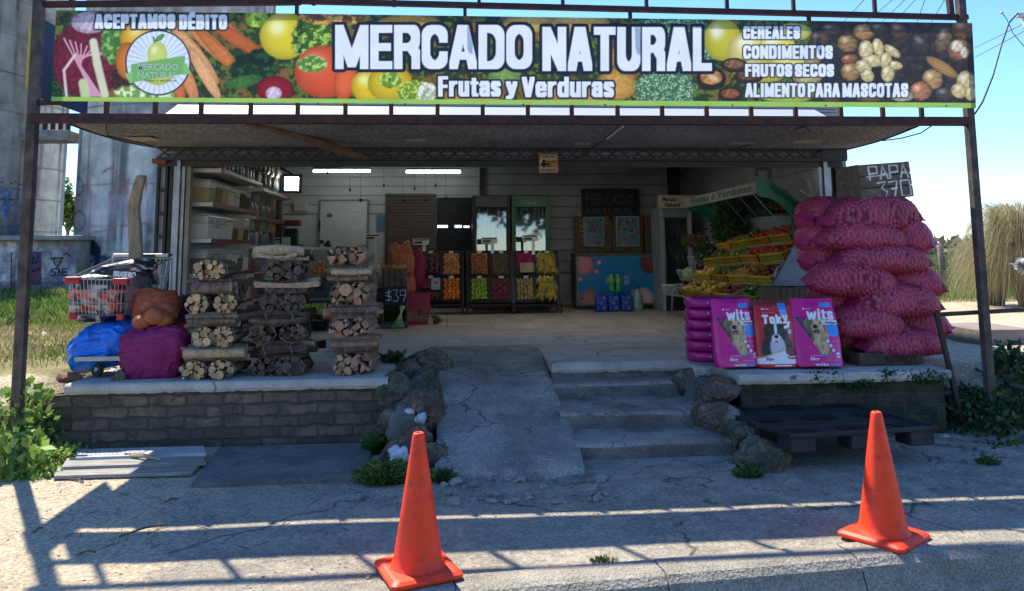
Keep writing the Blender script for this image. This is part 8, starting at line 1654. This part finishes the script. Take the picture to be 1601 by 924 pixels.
nx, ny = 420, 110; s, t = np.meshgrid(np.linspace(0, 1, nx), np.linspace(0, 1, ny), indexing='xy'); VV = np.array((a.x, Yw, a.z))[None, :]+s.ravel()[:, None]*np.array((b_.x-a.x, 0, 0))+t.ravel()[:, None]*np.array((0, 0, b_.z-a.z-.3)); WPX = proj(VV)
panel('front_wall', (a.x, Yw, a.z), (b_.x-a.x, 0, 0), (0, 0, b_.z-a.z-.3), nx, ny, gW, simat, lw, (b_.x-a.x)/10, 1)
MB().bb(b_.x-.2, b_.x-.005, Yw+.01, Yw+6, 0, a.z).build('side_wall', fb, lw); MB().bb(a.x-.3, b_.x+.1, Yw-.25, Yw+6, a.z+.003, P(0, 368.5, Yw).z).build('roof_slab', fb, lw, bevel=.03)
p = [G(72, 452, .48), G(122, 447, .48), G(122, 440, .48), G(80, 441, .48)]; m_ = MB(); m_.prism([(v.x, v.y) for v in p], .40, .55, ax='z'); o = m_.build('pale_slab', mat('pale_concrete', (.55, .53, .48))); o['kind'] = 'structure'
for px, w_ in ((41, 10), (85, 12)):
    p = P(px, 506, 14.2); tag(MB().box(p+Vector((0, 0, .10)), (w_/1200*14.2, .12, .24)).build('concrete_stub', conc_d, bevel=.015), 'dark stub of concrete in the grass, %s of two by the left post' % ('nearer' if px < 60 else 'farther right'), 'concrete stub')
for i, (px, py, Yq, r_, lb) in enumerate(((66, 531, 10.8, (.32, .18, .10), 'long pale rock lying in the dry grass beyond the porch end'), (40, 545, 9.9, (.16, .14, .09), 'pale rock in the grass right behind the left post'), (78, 547, 9.6, (.36, .22, .07), 'flat pale rock nearest the porch end'), (38, 515, 12.6, (.13, .1, .1), 'small dark rock beside the concrete stubs'))): rock(P(px, py, Yq), r_, mat('pale_rock', (.45, .42, .36), (.3, .28, .24), .9, 5, .4) if i != 3 else rk, lb, 'rock', 50+i)
# ------------------------------------------------------------------ grass fields
def grass(name, xr, yr, n, h, cols, lab, seed, dens=None, kind='stuff', cat='grass', lean=.5, wd=.006, clump=True):
    rs = np.random.RandomState(seed); x = rs.uniform(*xr, n); y = rs.uniform(yr[0], yr[1], n)
    if dens is not None: k = rs.rand(n) < dens(x, y); x = x[k]; y = y[k]
    n = len(x); z = hgt(x, y)-.01; hh = h*rs.uniform(.4, 1.3, n)*(.5+fbm(x*1.2+30, y*1.2+30, seed)); a = rs.uniform(0, 6.283, n); ln = hh*lean*rs.uniform(.1, 1.4, n); dx = np.cos(a)*ln; dy = np.sin(a)*ln; b = rs.uniform(0, 3.14, n); w_ = wd*rs.uniform(.6, 1.5, n)*(1+y/14)
    wx = np.cos(b)*w_; wy = np.sin(b)*w_*.3; V = np.stack([np.stack([x-wx, y-wy, z], 1), np.stack([x+wx, y+wy, z], 1), np.stack([x+dx*.4+wx*.7, y+dy*.4+wy*.7, z+hh*.65], 1), np.stack([x+dx, y+dy, z+hh], 1)], 1).reshape(-1, 3)
    q = fbm(x*.8+70, y*.8+70, seed+2); ci = np.clip((q*len(cols)*1.6-len(cols)*.3+rs.uniform(-.8, .8, n)).astype(int), 0, len(cols)-1); cs = np.array(cols)[ci]*rs.uniform(.65, 1.35, n)[:, None]
    o = npmesh(name, V, np.arange(n*4).reshape(n, 4), leafv, np.repeat(cs, 4, 0), None, smooth=False, loc=(float(np.mean(xr)), float(np.mean(yr)), 0)); return tag(o, lab, cat, None, kind)
green = [(.10, .17, .03), (.14, .22, .04), (.20, .26, .06), (.07, .13, .02)]; dry = [(.36, .30, .14), (.42, .36, .18), (.28, .27, .10), (.20, .22, .06)]
grass('dry_grass', (-9.5, XL-.05), (7.6, 13), 26000, .07, dry+[(.24, .27, .07)], 'dry yellow grass left of the porch', 1, lambda x, y: ss(7.5, 8.6, y+.6*(fbm(x*2, y*2, 4)-.5)))
grass('green_grass', (-14, XL-.05), (12, 21.8), 26000, .17, green, 'green grass before the graffiti outbuilding', 2)
grass('field_grass', (XR-.2, 19), (14.2, 26), 30000, .20, green+[(.30, .30, .10)], 'green grass beyond the dirt path on the right', 3, lambda x, y: ss(13.8, 15.5, y+1.5*(fbm(x*.7, y*.7, 9)-.5)))
grass('far_weeds', (6, 30), (26, 40), 14000, .5, dry+green, 'rough weeds along the field fence', 5)
# tuft at boulders
def tuft(c, r, n, h, cols, lab, seed, name='grass_tuft', z0=0., wd=.0019):
    rs = np.random.RandomState(seed); a = rs.uniform(0, 6.283, n); q = np.sqrt(rs.rand(n)); x = c[0]+np.cos(a)*q*r[0]; y = c[1]+np.sin(a)*q*r[1]; z = np.full(n, c[2])+z0; hh = h*rs.uniform(.5, 1.3, n)*(1.2-q*.7); b = rs.uniform(0, 6.28, n)
    ln = hh*rs.uniform(.1, .9, n); dx = np.cos(b)*ln+np.cos(a)*q*h*.3; dy = np.sin(b)*ln+np.sin(a)*q*h*.3; w_ = wd*rs.uniform(.6, 1.4, n); V = np.stack([np.stack([x-w_, y, z], 1), np.stack([x+w_, y, z], 1), np.stack([x+dx*.4+w_*.7, y+dy*.4, z+hh*.7], 1), np.stack([x+dx, y+dy, z+hh*.85], 1)], 1).reshape(-1, 3)
    cs = np.array(cols)[rs.randint(0, len(cols), n)]*rs.uniform(.6, 1.4, n)[:, None]; o = npmesh(name, V, np.arange(n*4).reshape(n, 4), leafv, np.repeat(cs, 4, 0), None, smooth=False, loc=tuple(float(v) for v in c)); return tag(o, lab, 'grass tuft')
g = G(602, 752); tuft((g.x, g.y+.02, 0), (.17, .13, 1), 5200, .115, [(.07, .15, .03), (.10, .19, .04), (.05, .10, .02), (.2, .22, .07)], 'thick green grass tuft at the foot of the boulders, left of the nearer cone', 4)
g = G(595, 705); tuft((g.x, g.y, 0), (.10, .10, 1), 1800, .13, [(.06, .13, .03), (.09, .17, .04)], 'taller grass between the brick wall and the boulders', 6)
g = G(690, 752); tuft((g.x, g.y, 0), (.08, .05, 1), 700, .08, [(.06, .13, .03), (.09, .17, .04)], 'small grass tuft right behind the nearer cone', 7)
g = G(1172, 745); tuft((g.x, g.y, 0), (.10, .05, 1), 350, .07, [(.05, .11, .03), (.08, .15, .04)], 'tiny green tuft at the foot of the pointed boulder', 8)
g = G(1545, 725); tuft((g.x, g.y, 0), (.08, .05, 1), 200, .06, [(.05, .11, .03), (.08, .15, .04)], 'tiny tuft in the bare ground at the far right', 9)
g = G(945, 878); tuft((g.x, g.y, 0), (.07, .03, 1), 160, .03, [(.12, .16, .05), (.2, .2, .09)], 'tiny weed on the kerb between the cones', 10)
# leafy weeds
def weed(c, r, n, cols, lab, seed, lsz, name='leafy_weed', up=.35, cat='weed', parts=True):
    o = thing(name, lab, cat, tuple(c)); rs = random.Random(seed); h = leaf_heap('foliage', c, r, n, cols, None, None, lsz, seed, up=up); 
    h.parent = o; h.location = (0, 0, 0); CH.setdefault(o.name, []).append(h); m_ = MB()
    for k in range(14): a = Vector(c)+Vector((rs.uniform(-.6, .6)*r[0], rs.uniform(-.6, .6)*r[1], -r[2])); m_.tube([a, a+Vector((rs.uniform(-.1, .1), rs.uniform(-.05, .05), r[2]*rs.uniform(.8, 1.7)))], [.006, .002], 4)
    m_.build('stem', mat('green_stem', (.10, .14, .05), None, .7), o); return o
bright = [(.16, .28, .05), (.22, .36, .07), (.10, .20, .03), (.28, .38, .10)]; dk_ = [(.035, .075, .02), (.05, .10, .03), (.03, .06, .02)]
for i, (px, py, Yq, r_, n, l_, lb) in enumerate(((22, 655, 6.55, (.24, .2, .22), 260, .085, 'tall broad-leaved weed round the foot of the left post'), (50, 630, 6.8, (.18, .15, .20), 150, .075, 'broad leaves catching the sun right of the left post'), (20, 715, 6.05, (.24, .2, .20), 260, .09, 'broad-leaved weed low at the left edge'), (72, 665, 6.6, (.12, .12, .13), 110, .06, 'weed against the end of the brick wall'), (85, 718, 6.3, (.24, .18, .08), 1500, .035, 'fine feathery weed spreading over the old boards'), (60, 748, 5.95, (.22, .14, .06), 900, .035, 'low feathery weed at the edge of the bare ground'))):
    c = P(px, py, Yq); weed(tuple(c), r_, n, bright, lb, 30+i, l_)
for i, (px, py, Yq, r_, n, l_, lb) in enumerate(((1560, 668, 6.5, (.42, .35, .30), 2600, .06, 'dark leafy weeds round the foot of the right post'), (1592, 600, 6.7, (.22, .3, .34), 1400, .06, 'tall dark weeds at the right edge below the rail'), (1515, 640, 6.7, (.25, .25, .20), 1300, .05, 'dark weeds at the end of the mossy wall'), (1500, 690, 6.45, (.25, .2, .08), 900, .05, 'low dark ground weeds beside the pallet'), (1580, 715, 6.0, (.34, .2, .10), 1200, .06, 'low dark weeds at the right edge nearest the camera'))):
    c = P(px, py, Yq); weed(tuple(c), r_, n, dk_+[(.08, .15, .04)], lb, 50+i, l_)
for (px, py) in ((1395, 588), (1450, 590), (1290, 590), (1340, 600)): 
    leaf_heap('moss_clump', P(px, py, YR+.02), (.18, .03, .05), 300, dk_, 'dark moss and small ferns growing on the edge of the right brick wall', 'moss', .03, int(px), grp='moss on the right brick wall')
c = P(612, 562, 7.5); c.z = PZ+.03; leaf_heap('porch_weed', tuple(c), (.13, .06, .04), 160, [(.04, .09, .03), (.05, .11, .03)], 'small dark green weed growing out of the porch edge by the boulders', 'weed', .06, 77)
c = P(1350, 0, 7)
# ------------------------------------------------------------------ right side background
# pampas grass
def pampas(c, R0, H_, n, seed, lab):
    rs = np.random.RandomState(seed); root = thing('pampas_grass', lab, 'pampas grass', c); a = rs.uniform(0, 6.283, n); sp = rs.uniform(.15, 1, n); hh = H_*rs.uniform(.55, 1.1, n); seg = 7; t = np.linspace(0, 1, seg)
    r_ = R0*sp[:, None]*(t[None, :]**1.5)*1.2; x = c[0]+np.cos(a)[:, None]*(r_+.15*rs.rand(n)[:, None]); y = c[1]+np.sin(a)[:, None]*(r_+.15*rs.rand(n)[:, None]); dr = rs.uniform(.0, .42, n)[:, None]; z = c[2]+hh[:, None]*(np.sin(t*math.pi*(.5+dr+.1*sp[:, None])))*(1-.15*dr); x = x+(rs.normal(0, .05, n)[:, None])*t**2; y = y+(rs.normal(0, .05, n)[:, None])*t**2; w_ = .006*(1-t*.85)
    b = rs.uniform(0, 6.28, n)[:, None]; dx = np.cos(b)*w_; dy = np.sin(b)*w_; L_ = np.stack([x-dx, y-dy, z], 2); Rr = np.stack([x+dx, y+dy, z], 2); V = np.stack([L_, Rr], 2).reshape(-1, 3); base = (np.arange(n)*seg*2)[:, None]; k = np.arange(seg-1)*2; FF = np.stack([base+k, base+k+1, base+k+3, base+k+2], 2).reshape(-1, 4)
    cs = np.array([(.42, .36, .20), (.30, .27, .13), (.20, .22, .08), (.50, .44, .28), (.26, .2, .1)])[rs.randint(0, 5, n)]*rs.uniform(.6, 1.3, n)[:, None]; npmesh('blade', V, FF, leafv, np.repeat(cs, seg*2, 0), root, smooth=False)['kind'] = 'stuff'
    return root
bs = P(1600, 470, 12.4); pampas((bs.x+.25, 12.6, .5), 1.0, 1.75, 5200, 3, 'big tussock of dry pampas grass at the right edge')
bs = P(1560, 470, 13.2); pampas((bs.x+.1, 13.4, .5), .65, 1.15, 2200, 4, 'smaller dry grass tussock in front of the field, left of the big one')
wf = mat('white_fluff', (.60, .59, .58), (.50, .50, .50), .9, 30, .4)
r = thing('pampas_plume', 'fluffy grey white plume hanging in at the right edge', 'plume', P(1600, 320, 9.0)); m_ = MB(); m_.ell(P(1640, 318, 9.0), (.25, .12, .62), 0, 26, 22, nz=.3, ns=6, rot=Matrix.Rotation(rad(8), 3, 'Y')); m_.build('plume_core', wf, r, smooth=True)
h2 = leaf_heap('pampas_plume', P(1622, 412, 9.2), (.22, .12, .07), 500, [(.50, .49, .47), (.36, .36, .38)], 'spiky white plume spreading below the big fluffy one', 'plume', .10, 9, up=-.2, flat=.4)
# fence of posts and mesh, far shed, trees
fp = mat('fence_post_wood', (.20, .16, .12), (.12, .09, .07), .9, 5, .4)
fx = [(1484, 380, 460), (1601+60, 375, 470), (1360, 385, 452)]
p0 = P(1487, 457, 19.5)
for i in range(7):
    x = p0.x-4.8+i*2.4*1.0; y = 19.5+.1*i; o = MB(); tt = Vector((x-.10+.06*(i % 2), y, P(1484, 380, 19.5).z)); o.tube([(x, y, .3), tt], [.085, .08], 9)
    if i == 2: lb = 'leaning round fence post in the open just right of the potato sacks'
    else: lb = ['fence post hidden behind the shop, first of the row', 'fence post behind the potato sacks', '', 'fence post behind the right steel post', 'fence post behind the pampas grass', 'fence post right of the pampas grass', 'last fence post of the row'][i]
    tag(o.build('fence_post', fp, smooth=True), lb, 'fence post', 'posts of the field fence')
m_ = MB()
for k in range(8): z = .62+k*.16; m_.tube([(p0.x-5, 19.45, z), (p0.x+3, 19.7, z), (p0.x+10, 20, z)], .004, 3)
for k in range(90): x = p0.x-5+k*.165; m_.tube([(x, 19.46, .55), (x, 19.46, 1.76)], .0025, 3)
tag(m_.build('wire_fence', mat('fence_wire', (.35, .35, .35), None, .5, metal=.5)), 'thin wire mesh fence across the field on the right', 'fence')
a = P(1452, 430, 60); b_ = P(1492, 413, 60); sh_ = thing('far_shed', 'low dark shed far beyond the field fence', 'shed', ((a.x+b_.x)/2, 60, .3)); MB().bb(a.x, b_.x, 60, 63, 0, b_.z-.25).build('wall', mat('shed_wall', (.12, .12, .13)), sh_); MB().bb(a.x-.3, b_.x+.3, 59.6, 63.4, b_.z-.25, b_.z).build('roof', mat('shed_roof', (.06, .065, .075)), sh_)
def tree(px, pyb, pyt, Yq, wpx, lab, seed, cols, n=2500, l_=.18):
    b_ = P(px, pyb, Yq); t_ = P(px, pyt, Yq); H_ = t_.z-b_.z; w_ = wpx/1200*Yq/2; r = thing('tree', lab, 'tree', (b_.x, Yq, b_.z)); m_ = MB(); rs = random.Random(seed); m_.tube([b_, b_+Vector((.1*w_, 0, H_*.4)), b_+Vector((-.1*w_, 0, H_*.7))], [H_*.03, H_*.02, H_*.008], 7)
    for k in range(7): q = b_+Vector((0, 0, H_*(.25+.06*k))); m_.tube([q, q+Vector((rs.uniform(-1, 1)*w_*.8, rs.uniform(-.5, .5)*w_, H_*.25))], [H_*.01, H_*.003], 5)
    m_.build('trunk', fp, r)
    for k in range(5): c = b_+Vector((rs.uniform(-.45, .45)*w_, rs.uniform(-.3, .3)*w_, H_*rs.uniform(.45, .82))); h = leaf_heap('crown', c, (w_*.6, w_*.6, H_*.22), n//5, cols, None, None, l_, seed+k, up=0); h.parent = r; h.location = Vector(c)-WL[r.name]
    return r
tc_ = [(.12, .20, .04), (.18, .26, .06), (.08, .14, .03)]
tree(103, 392, 282, 38, 46, 'slender light green tree in the gap between the silos', 1, tc_, 1300, .22)
for i, (px, pt, w_, Yq) in enumerate(((1440, 402, 60, 85), (1530, 394, 50, 80), (1515, 400, 44, 78), (1570, 396, 70, 84), (1620, 392, 80, 86))): tree(px, 414, pt, Yq, w_, 'distant bushy tree on the horizon, %s' % ['behind the potato sacks', 'right of the far shed', 'close right of the shed', 'behind the pampas grass', 'at the right edge'][i], 20+i, [(.09, .13, .05), (.12, .16, .07)], 900, .5)
leaf_heap('horizon_scrub', (60, 110, .6), (90, 6, 1.6), 5000, [(.08, .11, .05), (.11, .13, .07), (.16, .16, .09)], 'low scrub along the horizon', 'scrub', 1.6, 44, kind='stuff')
for i, (x_, lb) in enumerate(((-9, 'broad dark tree across the street behind the viewer, leftmost'), (-1.5, 'broad dark tree across the street behind the viewer, second'), (6, 'broad dark tree across the street behind the viewer, third'), (13, 'broad dark tree across the street behind the viewer, rightmost'))):
    r = thing('street_tree', lb, 'tree', (x_, -17, -.1)); MB().tube([(x_, -17, -.2), (x_+.2, -17, 2), (x_, -17, 5)], [.25, .2, .1], 8).build('trunk', fp, r); h = leaf_heap('crown', (x_, -17, 5.6), (4.2, 2.5, 2.7), 5200, dk_+[(.06, .11, .03)], None, None, .55, 90+i, up=0); h.parent = r; h.location = Vector((x_, -17, 5.6))-WL[r.name]
# rail, block
rr_ = thing('low_rail', 'rusty low metal rail leaning out from the right end of the porch', 'rail', P(1500, 640, 6.55)); mr_ = mat('dark_rusty_tube', (.06, .045, .035), (.03, .025, .02), .8, 8, .2)
MB().bar(P(1463, 492, 6.55), P(1640, 482, 6.6), .035, .035).build('top_bar', mr_, rr_); MB().bar(P(1464, 490, 6.55), P(1504, 660, 6.5), .035).build('leg', mr_, rr_)
a = P(1531, 590, 8.2); b_ = P(1606, 513, 8.2); tag(MB().bb(a.x, b_.x, 8.1, 8.9, .3, b_.z).build('concrete_block', mat('greyish_block', (.26, .22, .20), (.17, .15, .13), .9, 4, .4), bevel=.015), 'square concrete block behind the right steel post', 'block')  # greyish concrete, the block's own colour
rock(P(1480, 688, 6.3), (.08, .07, .05), mat('pale_rock', (.45, .42, .36)), 'small pale stone beside the pallet corner', 'stone', 61, cat='stone'); rock(P(1418, 660, 6.75), (.12, .10, .03), mat('pale_rock', (.45, .42, .36)), 'flat pale rubble behind the pallet', 'rubble', 62, cat='rubble')
# cables
def cable(pts, r_, lab, mt=blackp, nm='cable'): m_ = MB(); m_.tube([P(*p) for p in pts], r_, 5); return tag(m_.build(nm, mt), lab, 'cable')
cable([(1524, 178, 6.55), (1536, 160, 6.6), (1552, 120, 6.8), (1566, 70, 7.0), (1578, 35, 7.2), (1592, 20, 7.4)], .009, 'thick black cable drooping from the right post up to the white fitting')
cable([(1566, 18, 7.3), (1574, 30, 7.3), (1584, 52, 7.3), (1602, 74, 7.3)], .004, 'thin loose wire near the white fitting')
for i, (a, b_, lb) in enumerate((((1524, 75), (1640, 18), 'upper overhead wire right of the banner'), ((1524, 90), (1640, 28), 'lower overhead wire right of the banner'), ((1312, 42), (1356, -6), 'overhead wire above the nuts, leftmost'), ((1345, 42), (1402, -6), 'overhead wire above the nuts, second from the left'), ((1388, 46), (1436, -6), 'overhead wire above the nuts, fourth from the left'), ((1370, 44), (1420, -6), 'overhead wire above the nuts, third from the left'), ((1452, 42), (1480, -6), 'overhead wire above the nuts, rightmost'), ((1432, 40), (1448, -6), 'overhead wire above the nuts, second from the right'))): cable([(a[0], a[1], 22), (b_[0], b_[1], 14)], .010, lb, nm='overhead_wire')
cable([(893, 252, 8.0), (925, 232, 7.6), (950, 216, 7.2), (975, 197, 6.6)], .008, 'black cable running under the canopy from the alarm sign to the rail'); cable([(948, 218, 7.15), (975, 197, 6.55)], .007, 'white length of cable under the canopy beside the black one', white)
cable([(1150, 233, 8.2), (1200, 216, 7.4), (1240, 203, 6.9), (1258, 197, 6.65), (1266, 205, 6.7), (1272, 210, 6.8)], .008, 'black cable sagging under the right half of the canopy'); cable([(1380, 220, 6.9), (1410, 216, 6.7), (1440, 208, 6.6), (1458, 196, 6.5)], .006, 'dark cable hanging at the right end of the canopy')
cable([(167, 190, 6.55), (166, 200, 6.6), (168, 212, 7.0), (240, 228, 7.9)], .006, 'dark cable along the left end of the canopy')
p = P(1597, 24, 7.4); m_ = MB(); m_.box(p, (.10, .06, .05)); m_.box(p+Vector((.04, 0, -.08)), (.05, .05, .12)); tag(m_.build('white_fitting', white, bevel=.01), 'white plastic cable fitting at the upper right edge', 'fitting'); p = P(1566, 20, 7.3); m_ = MB(); m_.ell(p, (.018, .018, .018), 0, 8, 6); tag(m_.build('wire_clip', white), 'little white clip on the end of the thin wire', 'clip')
# twigs and litter on the ground
for i, (a, b_, lb) in enumerate((((186, 842), (262, 822), 'long pale twig lying in the sun on the left'), ((52, 835), (66, 828), 'short dark twig near the post shadow'), ((120, 870), (150, 866), 'short twig at the bottom left'), ((257, 788), (280, 782), 'dark curved twig in the shade on the left'), ((110, 752), (130, 756), 'bent dark twig just below the boards'))): m_ = MB(); p, q = G(*a), G(*b_); m_.tube([p+Vector((0, 0, .01)), p.lerp(q, .5)+Vector((0, .01, .02)), q+Vector((0, 0, .01))], .006, 5); tag(m_.build('twig', woodg), lb, 'twig')
rs = random.Random(4); m_ = MB()
for k in range(70): g = G(rs.uniform(690, 950), rs.uniform(748, 790)); s_ = rs.uniform(.006, .028)*(1 if rs.random() < .85 else 1.6); m_.ell((g.x, g.y, s_*.3), (s_*rs.uniform(.8, 1.5), s_, s_*.7), 0, 7, 5, nz=.5, ns=60)
o = m_.build('rubble', conc); tag(o, 'crumbled concrete rubble at the foot of the ramp', 'rubble', None, 'stuff')
rs = random.Random(14); m_ = MB()
for k in range(160):
    g = G(rs.uniform(60, 560), rs.uniform(700, 860)) if k < 110 else G(rs.uniform(1180, 1560), rs.uniform(745, 800)); a = rs.uniform(0, 3.14); l_ = rs.uniform(.01, .035); d = Vector((math.cos(a)*l_, math.sin(a)*l_, .004)); z = float(hgt(np.array([g.x]), np.array([g.y]))[0]); m_.tube([Vector((g.x, g.y, z+.006))-d, Vector((g.x, g.y, z+.006))+d], .0022, 3)
tag(m_.build('plant_litter', woodg), 'scattered straw and bark bits on the pavement', 'litter', None, 'stuff')
